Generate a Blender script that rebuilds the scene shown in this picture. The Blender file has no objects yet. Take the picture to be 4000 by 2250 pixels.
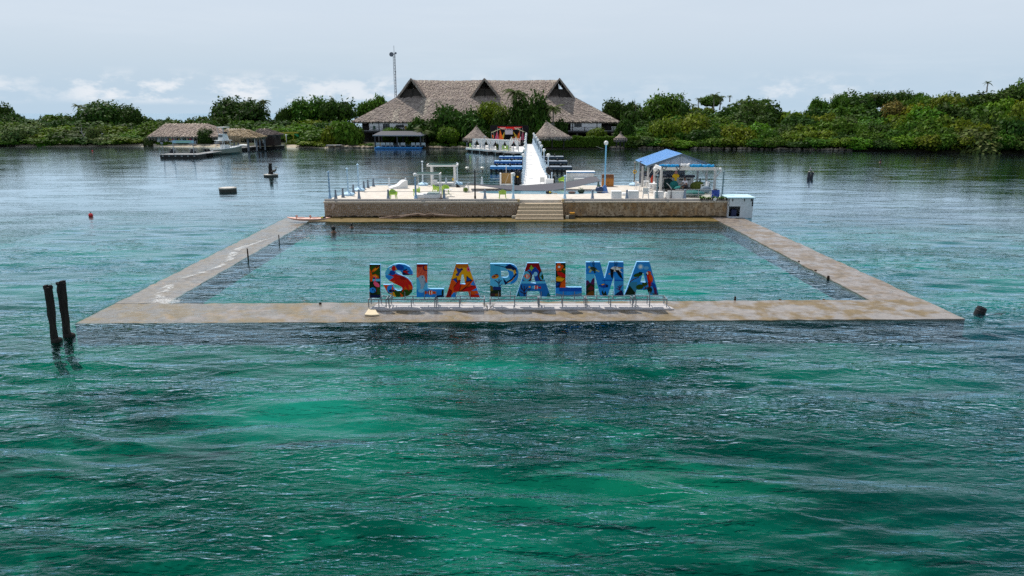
import bpy, bmesh, math, random
import numpy as np
from mathutils import Vector, Matrix, Euler
random.seed(7)
SC = bpy.context.scene
COL = SC.collection
R = math.radians
PI = math.pi
# ------------------------------------------------------------------ camera
FPX, PITCH, YAW, CAMH = 2750.0, R(14.3), R(1.42), 10.0
cam_data = bpy.data.cameras.new('camera')
cam_data.sensor_width = 36.0
cam_data.lens = 36.0 * FPX / 4000.0
cam_data.clip_start = 0.5
cam_data.clip_end = 6000
cam = bpy.data.objects.new('camera', cam_data)
cam.location = (0, 0, CAMH)
cam.rotation_euler = (PI / 2 - PITCH, 0, YAW)
COL.objects.link(cam)
SC.camera = cam
# ------------------------------------------------------------------ world, sun, exposure
SUN_ELEV, SUN_AZ = R(59), R(-38)          # azimuth from +Y, negative = to the left
world = bpy.data.worlds.new('World')
SC.world = world
world.use_nodes = True
wn, wl = world.node_tree.nodes, world.node_tree.links
wn.clear()
w_out = wn.new('ShaderNodeOutputWorld')
w_bg = wn.new('ShaderNodeBackground')
w_bg.inputs['Strength'].default_value = 0.1
sky = wn.new('ShaderNodeTexSky')
sky.sky_type = 'NISHITA'
sky.sun_disc = False
sky.sun_elevation = SUN_ELEV
sky.sun_rotation = SUN_AZ
sky.air_density = 1.0
sky.dust_density = 2.0
tcw = wn.new('ShaderNodeTexCoord')
sepw = wn.new('ShaderNodeSeparateXYZ')
wl.new(tcw.outputs['Generated'], sepw.inputs[0])
def wmath(op, a, b=None, c=None, clamp=False):
 n = wn.new('ShaderNodeMath')
 n.operation = op
 n.use_clamp = clamp
 for i, v in enumerate((a, b, c)):
  if v is None:
   continue
  if isinstance(v, (int, float)):
   n.inputs[i].default_value = v
  else:
   wl.new(v, n.inputs[i])
 return n.outputs[0]
def wnoise(scale_xyz, scale, detail, rough, off=(0, 0, 0)):
 mp = wn.new('ShaderNodeMapping')
 mp.inputs['Scale'].default_value = scale_xyz
 mp.inputs['Location'].default_value = off
 wl.new(tcw.outputs['Generated'], mp.inputs['Vector'])
 n = wn.new('ShaderNodeTexNoise')
 n.inputs['Scale'].default_value = scale
 n.inputs['Detail'].default_value = detail
 n.inputs['Roughness'].default_value = rough
 wl.new(mp.outputs[0], n.inputs['Vector'])
 return n.outputs['Fac']
def wramp(v, a, b):
 n = wn.new('ShaderNodeMapRange')
 n.interpolation_type = 'SMOOTHSTEP'
 n.inputs['From Min'].default_value = a
 n.inputs['From Max'].default_value = b
 wl.new(v, n.inputs['Value'])
 return n.outputs['Result']
def wmix(f, a, b):
 n = wn.new('ShaderNodeMix')
 n.data_type = 'RGBA'
 if isinstance(f, (int, float)):
  n.inputs[0].default_value = f
 else:
  wl.new(f, n.inputs[0])
 for i, v in ((6, a), (7, b)):
  if isinstance(v, tuple):
   n.inputs[i].default_value = (*v, 1)
  else:
   wl.new(v, n.inputs[i])
 return n.outputs[2]
zz = sepw.outputs['Z']
# thin high veil of cloud over the blue sky, thinning to blue near the horizon and high overhead
veil_n = wnoise((1.0, 1.0, 4.5), 1.7, 6, 0.55, (3.1, 0.4, 0))
veil = wmath('ADD', wmath('MULTIPLY', wramp(veil_n, 0.30, 0.68), 0.09), 0.885)
low = wramp(zz, 0.015, 0.13)
veil = wmath('MULTIPLY', veil, wmath('ADD', wmath('MULTIPLY', low, 0.14), 0.86))
veil = wmath('MULTIPLY', veil, wmath('SUBTRACT', 1.0, wmath('MULTIPLY', wramp(zz, 0.16, 0.75), 0.62)))
skyc = wmix(veil, sky.outputs[0], (6.5, 7.45, 8.55))
haze_low = wmix(wmath('MULTIPLY', wmath('SUBTRACT', 1.0, wramp(zz, 0.0, 0.12)), 0.85), skyc, (4.9, 6.45, 7.9))
# streaky cirrus
cir = wnoise((1.0, 1.0, 9.0), 2.6, 8, 0.6, (0.3, 7.7, 1.0))
cirm = wmath('MULTIPLY', wramp(cir, 0.47, 0.75), 0.28)
c1 = wmix(cirm, haze_low, (7.3, 8.1, 8.9))
# small cumulus heads standing on the horizon
cum = wnoise((1.0, 1.0, 2.2), 20.0, 9, 0.6, (1.7, 2.2, 0.1))
big = wnoise((1.0, 1.0, 0.4), 3.0, 3, 0.5, (5.0, 1.0, 0.0))
band = wmath('MULTIPLY', wramp(zz, 0.003, 0.014), wmath('SUBTRACT', 1.0, wramp(zz, 0.026, 0.052)))
cumm = wmath('MULTIPLY', wmath('MULTIPLY', wramp(cum, 0.44, 0.62), wramp(big, 0.40, 0.58)), band)
c2 = wmix(wmath('MULTIPLY', cumm, 0.95), c1, (8.3, 8.7, 9.2))
wl.new(c2, w_bg.inputs['Color'])
wl.new(w_bg.outputs[0], w_out.inputs['Surface'])
sun_d = bpy.data.lights.new('sun', 'SUN')
sun_d.energy = 4.2
sun_d.angle = R(0.6)
sun_d.color = (1.0, 0.955, 0.89)
sun = bpy.data.objects.new('sun', sun_d)
sd = Vector((math.sin(SUN_AZ) * math.cos(SUN_ELEV), math.cos(SUN_AZ) * math.cos(SUN_ELEV), math.sin(SUN_ELEV)))
sun.rotation_euler = sd.to_track_quat('Z', 'Y').to_euler()
sun.location = (0, 0, 60)
COL.objects.link(sun)
SC.view_settings.view_transform = 'Standard'
SC.view_settings.look = 'None'
SC.view_settings.gamma = 1.0
SC.view_settings.exposure = 0.0
SC.view_settings.use_curve_mapping = False
SC.cycles.use_denoising = False
SC.cycles.max_bounces = 8
SC.cycles.transparent_max_bounces = 12
SC.cycles.sample_clamp_direct = 1.6
SC.cycles.sample_clamp_indirect = 2.0
SC.cycles.caustics_reflective = False
SC.cycles.caustics_refractive = False
# ------------------------------------------------------------------ where a photo point stands in the place
RC = Euler((PI / 2 - PITCH, 0, YAW)).to_matrix()
def ray(px, py):
 return RC @ Vector(((px - 2000) / FPX, -(py - 1125) / FPX, -1))
def G(px, py, z=0.0):
 v = ray(px, py)
 t = (z - CAMH) / v.z
 return Vector((0, 0, CAMH)) + v * t
def D(px, py, Y):
 v = ray(px, py)
 return Vector((0, 0, CAMH)) + v * (Y / v.y)
# ------------------------------------------------------------------ object helpers
def tag(o, label=None, cat=None, group=None, kind=None):
 if label: o['label'] = label
 if cat: o['category'] = cat
 if group: o['group'] = group
 if kind: o['kind'] = kind
 return o
def thing(name, label, cat, loc=(0, 0, 0), rz=0.0, group=None):
 o = bpy.data.objects.new(name, None)
 o.empty_display_size = 0.3
 COL.objects.link(o)
 o.location = loc
 o.rotation_euler = (0, 0, rz)
 return tag(o, label, cat, group)
def kids(o):
 return [c for c in ALLKIDS.get(o.name, [])]
ALLKIDS = {}
def link_child(o, parent):
 o.parent = parent
 ALLKIDS.setdefault(parent.name, []).append(o)
def copy_tree(o, parent=None, label=None):
 c = o.copy()
 COL.objects.link(c)
 if parent is not None:
  link_child(c, parent)
 for ch in kids(o):
  copy_tree(ch, c)
 if label: c['label'] = label
 return c
class MB:
 """collects shapes into one mesh"""
 def __init__(s, origin=(0, 0, 0)):
  s.v, s.f, s.m, s.c = [], [], [], []
  s.o = Vector(origin)
  s.col = None
 def add(s, verts, faces, mi=0):
  b = len(s.v)
  o = s.o
  s.v.extend((p[0] - o.x, p[1] - o.y, p[2] - o.z) for p in verts)
  for f in faces:
   s.f.append([i + b for i in f])
   s.m.append(mi)
   s.c.append(s.col)
  return s
 def box(s, c, d, rz=0.0, mi=0, tilt=None):
  hx, hy, hz = d[0] / 2, d[1] / 2, d[2] / 2
  pts = [Vector((x, y, z)) for z in (-hz, hz) for x, y in ((-hx, -hy), (hx, -hy), (hx, hy), (-hx, hy))]
  m = Matrix.Rotation(rz, 3, 'Z')
  if tilt: m = m @ Euler(tilt).to_matrix()
  c = Vector(c)
  return s.add([c + m @ p for p in pts], [(3, 2, 1, 0), (4, 5, 6, 7), (0, 1, 5, 4), (1, 2, 6, 5), (2, 3, 7, 6), (3, 0, 4, 7)], mi)
 def bar(s, a, b, w, h=None, mi=0):
  a, b = Vector(a), Vector(b)
  h = h or w
  d = (b - a)
  up = Vector((0, 0, 1)) if abs(d.normalized().z) < 0.95 else Vector((0, 1, 0))
  x = d.cross(up).normalized() * w / 2
  y = x.cross(d).normalized() * h / 2
  pts = [a - x - y, a + x - y, a + x + y, a - x + y, b - x - y, b + x - y, b + x + y, b - x + y]
  return s.add(pts, [(3, 2, 1, 0), (4, 5, 6, 7), (0, 1, 5, 4), (1, 2, 6, 5), (2, 3, 7, 6), (3, 0, 4, 7)], mi)
 def tube(s, pts, rad, n=8, mi=0, cap=True):
  pts = [Vector(p) for p in pts]
  if isinstance(rad, (int, float)): rad = [rad] * len(pts)
  vs, fs = [], []
  for i, p in enumerate(pts):
   t = (pts[min(i + 1, len(pts) - 1)] - pts[max(i - 1, 0)]).normalized()
   up = Vector((0, 0, 1)) if abs(t.z) < 0.9 else Vector((0, 1, 0))
   x = t.cross(up).normalized()
   y = x.cross(t).normalized()
   for k in range(n):
    a = 2 * PI * k / n
    vs.append(p + (x * math.cos(a) + y * math.sin(a)) * rad[i])
  for i in range(len(pts) - 1):
   for k in range(n):
    k2 = (k + 1) % n
    fs.append((i * n + k, i * n + k2, (i + 1) * n + k2, (i + 1) * n + k))
  if cap:
   fs.append(tuple(range(n))[::-1])
   fs.append(tuple((len(pts) - 1) * n + k for k in range(n)))
  return s.add(vs, fs, mi)
 def lathe(s, c, prof, n=12, mi=0, jit=0.0, rnd=None):
  """prof: (r, z) pairs bottom to top"""
  c = Vector(c)
  vs, fs = [], []
  for r, z in prof:
   for k in range(n):
    a = 2 * PI * k / n
    j = 1 + (rnd.uniform(-jit, jit) if rnd else 0)
    vs.append(c + Vector((r * j * math.cos(a), r * j * math.sin(a), z)))
  for i in range(len(prof) - 1):
   for k in range(n):
    k2 = (k + 1) % n
    fs.append((i * n + k, i * n + k2, (i + 1) * n + k2, (i + 1) * n + k))
  fs.append(tuple(range(n))[::-1])
  fs.append(tuple((len(prof) - 1) * n + k for k in range(n)))
  return s.add(vs, fs, mi)
 def blob(s, c, r, n=10, m=6, mi=0, jit=0.0, rnd=None):
  rx, ry, rz_ = (r, r, r) if isinstance(r, (int, float)) else r
  c = Vector(c)
  vs, fs = [c + Vector((0, 0, -rz_))], []
  for i in range(1, m):
   t = -PI / 2 + PI * i / m
   for k in range(n):
    a = 2 * PI * k / n
    j = 1 + (rnd.uniform(-jit, jit) if rnd else 0)
    vs.append(c + Vector((rx * j * math.cos(t) * math.cos(a), ry * j * math.cos(t) * math.sin(a), rz_ * j * math.sin(t))))
  vs.append(c + Vector((0, 0, rz_)))
  for k in range(n):
   fs.append((0, 1 + (k + 1) % n, 1 + k))
  for i in range(m - 2):
   for k in range(n):
    k2 = (k + 1) % n
    a = 1 + i * n
    fs.append((a + k, a + k2, a + n + k2, a + n + k))
  l = len(vs) - 1
  a = 1 + (m - 2) * n
  for k in range(n):
   fs.append((a + k, a + (k + 1) % n, l))
  return s.add(vs, fs, mi)
 def prism(s, poly, z0, z1, mi=0):
  n = len(poly)
  vs = [(p[0], p[1], z0) for p in poly] + [(p[0], p[1], z1) for p in poly]
  fs = [tuple(range(n))[::-1], tuple(range(n, 2 * n))] + [(i, (i + 1) % n, n + (i + 1) % n, n + i) for i in range(n)]
  return s.add(vs, fs, mi)
 def slab(s, pts, th, mi=0):
  """polygon of 3D points thickened against its own normal"""
  pts = [Vector(p) for p in pts]
  nrm = Vector((0, 0, 0))
  for i in range(len(pts)):
   nrm += (pts[i] - pts[0]).cross(pts[(i + 1) % len(pts)] - pts[0])
  nrm.normalize()
  n = len(pts)
  vs = pts + [p - nrm * th for p in pts]
  fs = [tuple(range(n)), tuple(range(n, 2 * n))[::-1]] + [((i + 1) % n, i, n + i, n + (i + 1) % n) for i in range(n)]
  return s.add(vs, fs, mi)
 def build(s, name, mats, parent=None, smooth=False, bevel=0.0):
  me = bpy.data.meshes.new(name)
  me.from_pydata([tuple(p) for p in s.v], [], s.f)
  if not isinstance(mats, (list, tuple)): mats = [mats]
  for m in mats: me.materials.append(m)
  me.polygons.foreach_set('material_index', s.m)
  if smooth:
   me.polygons.foreach_set('use_smooth', [True] * len(s.f))
  if any(c is not None for c in s.c):
   ca = me.color_attributes.new('Col', 'FLOAT_COLOR', 'CORNER')
   buf = []
   for p, c in zip(s.f, s.c):
    buf.extend((*(c or (0.5, 0.5, 0.5)), 1.0) * len(p))
   ca.data.foreach_set('color', buf)
  me.update()
  o = bpy.data.objects.new(name, me)
  COL.objects.link(o)
  if parent is not None: link_child(o, parent)
  if smooth == 'auto':
   pass
  if bevel:
   b = o.modifiers.new('bevel', 'BEVEL')
   b.width = bevel
   b.segments = 2
   b.limit_method = 'ANGLE'
  return o
# ------------------------------------------------------------------ material helper
MATS = {}
def M(name, col, rough=0.75, var=0.18, scale=2.0, bump=0.0, bscale=12.0, metal=0.0, col2=None, mix=(0.42, 0.6), stretch=(1, 1, 1),
  rnd=0.0, attr=False, spec=0.35, trans=0.0, world_co=False, detail=6, sheen=0.0, fine=0.0):
 if name in MATS: return MATS[name]
 m = bpy.data.materials.new(name)
 m.use_nodes = True
 nt = m.node_tree
 N, L = nt.nodes, nt.links
 b = N['Principled BSDF']
 b.inputs['Roughness'].default_value = rough
 b.inputs['Metallic'].default_value = metal
 b.inputs['Specular IOR Level'].default_value = spec
 tc = N.new('ShaderNodeTexCoord')
 src = tc.outputs['Object']
 if world_co:
  src = N.new('ShaderNodeNewGeometry').outputs['Position']
 mp = N.new('ShaderNodeMapping')
 mp.inputs['Scale'].default_value = stretch
 L.new(src, mp.inputs['Vector'])
 no = N.new('ShaderNodeTexNoise')
 no.inputs['Scale'].default_value = scale
 no.inputs['Detail'].default_value = detail
 no.inputs['Roughness'].default_value = 0.62
 L.new(mp.outputs[0], no.inputs['Vector'])
 mr = N.new('ShaderNodeMapRange')
 mr.inputs['From Min'].default_value = mix[0] if col2 else 0.3
 mr.inputs['From Max'].default_value = mix[1] if col2 else 0.7
 L.new(no.outputs['Fac'], mr.inputs['Value'])
 if col2:
  mx = N.new('ShaderNodeMix')
  mx.data_type = 'RGBA'
  L.new(mr.outputs[0], mx.inputs[0])
  mx.inputs[6].default_value = (*col, 1)
  mx.inputs[7].default_value = (*col2, 1)
  cur = mx.outputs[2]
 elif attr:
  at = N.new('ShaderNodeAttribute')
  at.attribute_name = 'Col'
  cur = at.outputs['Color']
 else:
  rgb = N.new('ShaderNodeRGB')
  rgb.outputs[0].default_value = (*col, 1)
  cur = rgb.outputs[0]
 def vary(cur, fac_out, lo, hi):
  v = N.new('ShaderNodeMapRange')
  v.inputs['To Min'].default_value = lo
  v.inputs['To Max'].default_value = hi
  L.new(fac_out, v.inputs['Value'])
  h = N.new('ShaderNodeHueSaturation')
  L.new(v.outputs[0], h.inputs['Value'])
  L.new(cur, h.inputs['Color'])
  return h.outputs[0]
 n2 = N.new('ShaderNodeTexNoise')
 n2.inputs['Scale'].default_value = scale * 3.7
 n2.inputs['Detail'].default_value = 5
 L.new(mp.outputs[0], n2.inputs['Vector'])
 m2 = N.new('ShaderNodeMapRange')
 m2.inputs['From Min'].default_value = 0.3
 m2.inputs['From Max'].default_value = 0.7
 L.new(n2.outputs['Fac'], m2.inputs['Value'])
 cur = vary(cur, m2.outputs[0], 1 - var, 1 + var)
 if rnd:
  oi = N.new('ShaderNodeObjectInfo')
  cur = vary(cur, oi.outputs['Random'], 1 - rnd, 1 + rnd)
 L.new(cur, b.inputs['Base Color'])
 if trans:
  b.inputs['Transmission Weight'].default_value = trans
 if bump:
  bn = N.new('ShaderNodeTexNoise')
  bn.inputs['Scale'].default_value = bscale
  bn.inputs['Detail'].default_value = 6
  L.new(mp.outputs[0], bn.inputs['Vector'])
  bp = N.new('ShaderNodeBump')
  bp.inputs['Strength'].default_value = min(1.0, bump)
  bp.inputs['Distance'].default_value = 0.05 * max(1.0, bump)
  L.new(bn.outputs['Fac'], bp.inputs['Height'])
  L.new(bp.outputs[0], b.inputs['Normal'])
 MATS[name] = m
 return m
def translucent(m, col, fac):
 """thin leaf or cloth: part of the light passes through"""
 nt = m.node_tree
 N, L = nt.nodes, nt.links
 b = N['Principled BSDF']
 out = [n for n in N if n.type == 'OUTPUT_MATERIAL'][0]
 t = N.new('ShaderNodeBsdfTranslucent')
 t.inputs['Color'].default_value = (*col, 1)
 mx = N.new('ShaderNodeMixShader')
 mx.inputs[0].default_value = fac
 L.new(b.outputs[0], mx.inputs[1])
 L.new(t.outputs[0], mx.inputs[2])
 L.new(mx.outputs[0], out.inputs['Surface'])
 return m
white_paint = M('white_paint', (0.80, 0.79, 0.77), 0.6, 0.06, 1.5, 0.1)
white_plastic = M('white_plastic', (0.78, 0.78, 0.77), 0.45, 0.04, 2)
white_worn = M('white_worn_wood', (0.66, 0.65, 0.62), 0.75, 0.15, 3, 0.2, stretch=(4, 4, .6))
pale_blue = M('pale_blue_paint', (0.42, 0.62, 0.78), 0.55, 0.22, 2.5, 0.2)
iron_blue = M('blue_grey_iron', (0.22, 0.38, 0.55), 0.55, 0.35, 3, 0.3)
iron_grey = M('grey_iron', (0.17, 0.21, 0.26), 0.6, 0.35, 5, 0.3)
dark_metal = M('dark_metal', (0.02, 0.02, 0.022), 0.5, 0.2, 4)
steel = M('brushed_steel', (0.45, 0.46, 0.47), 0.35, 0.15, 4, metal=0.8)
dark_wood = M('dark_wood', (0.028, 0.024, 0.022), 0.85, 0.5, 2.0, 0.8, 7, stretch=(5, 5, .7))
black_plastic = M('black_plastic', (0.012, 0.012, 0.014), 0.4, 0.2, 4)
# ================================================================== WATER AND SEABED
PROT = R(2.1)                                        # the sea pool is turned a little
def PW(u, v, z=0.0):
 """sea pool frame: u along the front wall, v away from it"""
 return Vector((u * math.cos(PROT) - v * math.sin(PROT) + 1.15, 32.72 + u * math.sin(PROT) + v * math.cos(PROT), z))
def PWinv(X, Y):
 x, y = X - 1.15, Y - 32.72
 return x * math.cos(PROT) + y * math.sin(PROT), -x * math.sin(PROT) + y * math.cos(PROT)
# outer and inner rectangle of the sea pool in that frame
UO0, UO1, UI0, UI1 = -23.0, 20.15, -20.2, 17.3
VI, VB, VW = 3.55, 30.9, 33.55                       # inner front edge, inner back edge, foot of the platform wall
def axis(points):
 out = []
 for a, b, st in points:
  n = max(1, int(round((b - a) / st)))
  out += [a + (b - a) * i / n for i in range(n)]
 out.append(points[-1][1])
 return np.array(out)
xs = axis([(-1500, -300, 100), (-300, -80, 12), (-80, -40, 1.2), (-40, -26, 0.4), (-26, 24, 0.17), (24, 40, 0.4), (40, 80, 1.2), (80, 300, 12), (300, 1500, 100)])
ys = axis([(-300, -10, 40), (-10, 9, 2), (9, 24, 0.085), (24, 40, 0.11), (40, 66, 0.19), (66, 110, 0.5), (110, 200, 1.6), (200, 1500, 100)])
X, Y = np.meshgrid(xs, ys)
U, V = PWinv(X, Y)
def sstep(a, b, x):
 t = np.clip((x - a) / (b - a), 0, 1)
 return t * t * (3 - 2 * t)
rng = np.random.RandomState(11)
def vnoise(x, y, seed):
 """smooth value noise"""
 r = np.random.RandomState(seed).rand(256, 256)
 xi, yi = np.floor(x).astype(int), np.floor(y).astype(int)
 fx, fy = x - xi, y - yi
 fx, fy = fx * fx * (3 - 2 * fx), fy * fy * (3 - 2 * fy)
 g = lambda a, b: r[a % 256, b % 256]
 return (g(xi, yi) * (1 - fx) + g(xi + 1, yi) * fx) * (1 - fy) + (g(xi, yi + 1) * (1 - fx) + g(xi + 1, yi + 1) * fx) * fy
# signed distance to the wall bands (positive inside a wall)
outer = np.minimum(np.minimum(U - UO0, UO1 - U), np.minimum(V - 0, VW - V))
inner = np.minimum(np.minimum(U - UI0, UI1 - U), np.minimum(V - VI, VB - V))
wall_d = np.minimum(outer, -inner)
onwall = sstep(-0.12, 0.05, wall_d)
inpool = sstep(-0.2, 0.6, inner)
Hh = np.zeros_like(X)
patch = 0.35 + 1.1 * vnoise(X / 7.0 + 40, Y / 3.2, 3) * 1.0
patch2 = 0.5 + 1.0 * vnoise(X / 2.7 + 9, Y / 1.3 + 5, 4)
for i in range(64):
 lam = 0.34 * (1.052 ** i)                         # 0.34 .. 8 m
 ang = rng.normal(0.03, 0.20 if lam > 1.4 else 0.26)
 k = 2 * PI / lam
 kx, ky = k * math.sin(ang), k * math.cos(ang)
 ph = rng.uniform(0, 2 * PI)
 amp = lam * (0.0056 if lam < 0.8 else 0.0056 if lam < 1.3 else 0.0058 if lam < 2.4 else 0.0026 if lam < 4.5 else 0.0012)
 warp = 0.9 * vnoise(X / (lam * 4.5) + i * 7.3, Y / (lam * 3) + i * 3.1, 20 + i % 9)
 w = np.sin(kx * X + ky * Y + ph + warp * 4.0)
 w = 1 - 2 * np.sqrt(0.5 - 0.499 * w) if lam < 2.0 else w
 grid = np.where(Y < 40, 0.11, np.where(Y < 66, 0.19, np.where(Y < 110, 0.5, 3.0)))
 grid = np.maximum(grid, np.where(np.abs(X) < 27, 0.17, np.where(np.abs(X) < 40, 0.4, 3.0)) * 0.6)
 vis = np.clip((lam - 2.5 * grid) / (1.5 * grid), 0, 1)
 Hh += amp * w * vis * (patch if lam > 1.2 else patch2 * patch)
Hh -= 0.0
near_fade = sstep(-4, 6, Y - 9) * (1 - sstep(110, 190, Y)) * (1 - .80 * sstep(32, 80, Y))
Hh *= near_fade
Hh *= 1 - 0.86 * sstep(-0.9, 0.05, wall_d)
Hh *= 1 - 0.15 * inpool
# swell piling up against the left wall and running over it
lw = np.exp(-((U - (UO0 + 1.7 + 0.5 * np.sin(V * 0.6))) / 0.32) ** 2) * sstep(0, 2, V) * (1 - sstep(22, 32, V))
Hh += 0.05 * lw
foam = np.zeros_like(X)
n1, n2 = vnoise(X * 2.3, Y * 2.3, 61), vnoise(X * 0.7, Y * 0.7, 62)
foam += 1.3 * np.exp(-(((U + 20.4) / 1.0) ** 2 + ((V - 3.9) / 0.75) ** 2))
foam += 0.75 * lw * (n2 > 0.35)
foam += 0.60 * np.exp(-((V - (VI + 0.9)) / 1.0) ** 2) * sstep(UI0, UI0 + 4, U) * (1 - sstep(-4, 0, U)) * sstep(0, 0.3, inner)
foam += 0.62 * np.exp(-((V - VI + 0.35) / 0.4) ** 2) * sstep(UI0, UI0 + 3, U) * (1 - sstep(-8, -4, U))
foam += 0.95 * np.exp(-((V - 0.35 - 0.25 * np.sin(U * 0.8)) / 0.22) ** 2) * sstep(-12, -3, U) * (1 - sstep(5, 9, U)) * onwall
foam += 0.5 * np.exp(-((V - 1.3 - 0.5 * np.sin(U * 0.45 + 1)) / 0.25) ** 2) * sstep(-10, -3, U) * (1 - sstep(3, 7, U)) * onwall
rw = np.exp(-((U - (UO1 - 1.25 + 0.55 * np.sin(V * 0.45) + 0.3 * np.sin(V * 1.1))) / 0.14) ** 2) * sstep(12, 14, V) * (1 - sstep(29, 31, V))
foam += 0.35 * rw * (n2 > 0.5)
foam += 0.55 * np.exp(-((U - UO0 - 1.3) / 1.1) ** 2) * sstep(3, 6, V) * (1 - sstep(18, 26, V)) * (n1 > 0.3)
foam = np.clip(foam, 0, 1)
nx, ny = len(xs), len(ys)
verts = np.stack([X, Y, Hh], -1).reshape(-1, 3)
idx = np.arange(nx * ny).reshape(ny, nx)
quads = np.stack([idx[:-1, :-1], idx[:-1, 1:], idx[1:, 1:], idx[1:, :-1]], -1).reshape(-1, 4)
me = bpy.data.meshes.new('sea')
me.vertices.add(len(verts))
me.vertices.foreach_set('co', verts.ravel())
me.loops.add(quads.size)
me.loops.foreach_set('vertex_index', quads.ravel())
me.polygons.add(len(quads))
me.polygons.foreach_set('loop_start', np.arange(0, quads.size, 4))
me.polygons.foreach_set('use_smooth', np.ones(len(quads), bool))
me.update()
for nm, arr in (('film', onwall), ('foam', foam), ('pool', inpool)):
 a = me.attributes.new(nm, 'FLOAT', 'POINT')
 a.data.foreach_set('value', arr.ravel().astype(np.float32))
me.validate()
sea = bpy.data.objects.new('sea', me)
COL.objects.link(sea)
tag(sea, 'rippled teal sea water around the walled pool and along the shore', None, kind='structure')
def water_material():
 m = bpy.data.materials.new('sea_water')
 m.use_nodes = True
 nt = m.node_tree
 N, L = nt.nodes, nt.links
 N.clear()
 out = N.new('ShaderNodeOutputMaterial')
 geo = N.new('ShaderNodeNewGeometry')
 pos = geo.outputs['Position']
 def math_(op, a, b=None, clamp=False):
  n = N.new('ShaderNodeMath')
  n.operation = op
  n.use_clamp = clamp
  for i, v in enumerate((a, b)):
   if v is None: continue
   if isinstance(v, (int, float)): n.inputs[i].default_value = v
   else: L.new(v, n.inputs[i])
  return n.outputs[0]
 def noise(sc, scale, detail=4, rough=0.55, off=(0, 0, 0), rz=0.0, dist=0.0):
  mp = N.new('ShaderNodeMapping')
  mp.inputs['Scale'].default_value = sc
  mp.inputs['Location'].default_value = off
  mp.inputs['Rotation'].default_value = (0, 0, rz)
  L.new(pos, mp.inputs['Vector'])
  n = N.new('ShaderNodeTexNoise')
  n.inputs['Scale'].default_value = scale
  n.inputs['Detail'].default_value = detail
  n.inputs['Roughness'].default_value = rough
  n.inputs['Distortion'].default_value = dist
  L.new(mp.outputs[0], n.inputs['Vector'])
  return n.outputs['Fac']
 def ramp(v, a, b):
  n = N.new('ShaderNodeMapRange')
  n.interpolation_type = 'SMOOTHSTEP'
  n.inputs['From Min'].default_value = a
  n.inputs['From Max'].default_value = b
  L.new(v, n.inputs['Value'])
  return n.outputs[0]
 def mixc(f, a, b):
  n = N.new('ShaderNodeMix')
  n.data_type = 'RGBA'
  if isinstance(f, (int, float)): n.inputs[0].default_value = f
  else: L.new(f, n.inputs[0])
  for i, v in ((6, a), (7, b)):
   if isinstance(v, tuple): n.inputs[i].default_value = (*v, 1)
   else: L.new(v, n.inputs[i])
  return n.outputs[2]
 def attr(nm):
  a = N.new('ShaderNodeAttribute')
  a.attribute_name = nm
  return a.outputs['Fac']
 film, foam_a = attr('film'), attr('foam')
 # colour of the water body itself (what it scatters back)
 c = mixc(ramp(noise((1, 1, 0.1), 0.045, 3), 0.40, 0.62), (0.001, 0.056, 0.038), (0.002, 0.034, 0.038))
 sep = N.new('ShaderNodeSeparateXYZ')
 L.new(pos, sep.inputs[0])
 calmer = ramp(sep.outputs['Y'], 26, 78)              # open chop in front, sheltered bay behind the platform
 c = mixc(math_('MULTIPLY', ramp(sep.outputs['X'], 4, 24), 0.8), c, (0.003, 0.040, 0.062))
 # bump: wind ripples with sharp crests
 def ridge(v):
  return math_('SUBTRACT', 1.0, math_('ABSOLUTE', math_('MULTIPLY', math_('SUBTRACT', v, 0.5), 4.0)))
 b1 = ridge(noise((0.36, 1.0, 1), 2.3, 2, 0.5, rz=R(4), dist=0.35))
 b1b = ridge(noise((0.40, 1.0, 1), 4.6, 2, 0.5, rz=R(-7), dist=0.3))
 b2 = noise((0.3, 1.1, 1), 11.0, 2, 0.5, rz=R(-3), dist=0.3)
 gust = ramp(noise((0.35, 1.0, 1), 0.30, 3, 0.5, off=(2, 7, 0)), 0.36, 0.60)
 gust = math_('ADD', 0.35, math_('MULTIPLY', gust, 0.65))
 h = math_('MULTIPLY', math_('ADD', math_('ADD', math_('MULTIPLY', b1, 0.062), math_('MULTIPLY', b1b, 0.036)), math_('MULTIPLY', b2, 0.015)), gust)
 # lone cat's-paw ripples that stay visible far out
 st = noise((0.16, 1.0, 1), 0.9, 3, 0.5, rz=R(2), dist=0.6)
 h = math_('ADD', h, math_('MULTIPLY', math_('MULTIPLY', ramp(st, 0.55, 0.72), calmer), 0.16))
 wind = ramp(noise((0.3, 1.0, 1), 0.12, 3, 0.5), 0.32, 0.66)
 calm = math_('MULTIPLY', math_('ADD', 0.5, math_('MULTIPLY', wind, 0.5)), math_('SUBTRACT', 1.0, math_('MULTIPLY', film, 0.72)))
 calm = math_('MULTIPLY', calm, math_('SUBTRACT', 1.0, math_('MULTIPLY', calmer, 0.90)))
 bp = N.new('ShaderNodeBump')
 bp.inputs['Distance'].default_value = 1.0
 L.new(calm, bp.inputs['Strength'])
 L.new(h, bp.inputs['Height'])
 nrm = bp.outputs[0]
 dif = N.new('ShaderNodeBsdfDiffuse')
 L.new(c, dif.inputs['Color'])
 tr = N.new('ShaderNodeBsdfTransparent')
 L.new(mixc(film, (0.74, 0.97, 0.95), (0.97, 0.97, 0.955)), tr.inputs['Color'])
 body = N.new('ShaderNodeMixShader')
 L.new(math_('SUBTRACT', 0.24, math_('MULTIPLY', film, 0.235)), body.inputs[0])
 L.new(tr.outputs[0], body.inputs[1])
 L.new(dif.outputs[0], body.inputs[2])
 gl = N.new('ShaderNodeBsdfGlossy')
 L.new(math_('ADD', 0.02, math_('MULTIPLY', ramp(sep.outputs['Y'], 85, 150), 0.075)), gl.inputs['Roughness'])
 gl.inputs['Color'].default_value = (0.79, 0.92, 1.0, 1)
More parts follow.
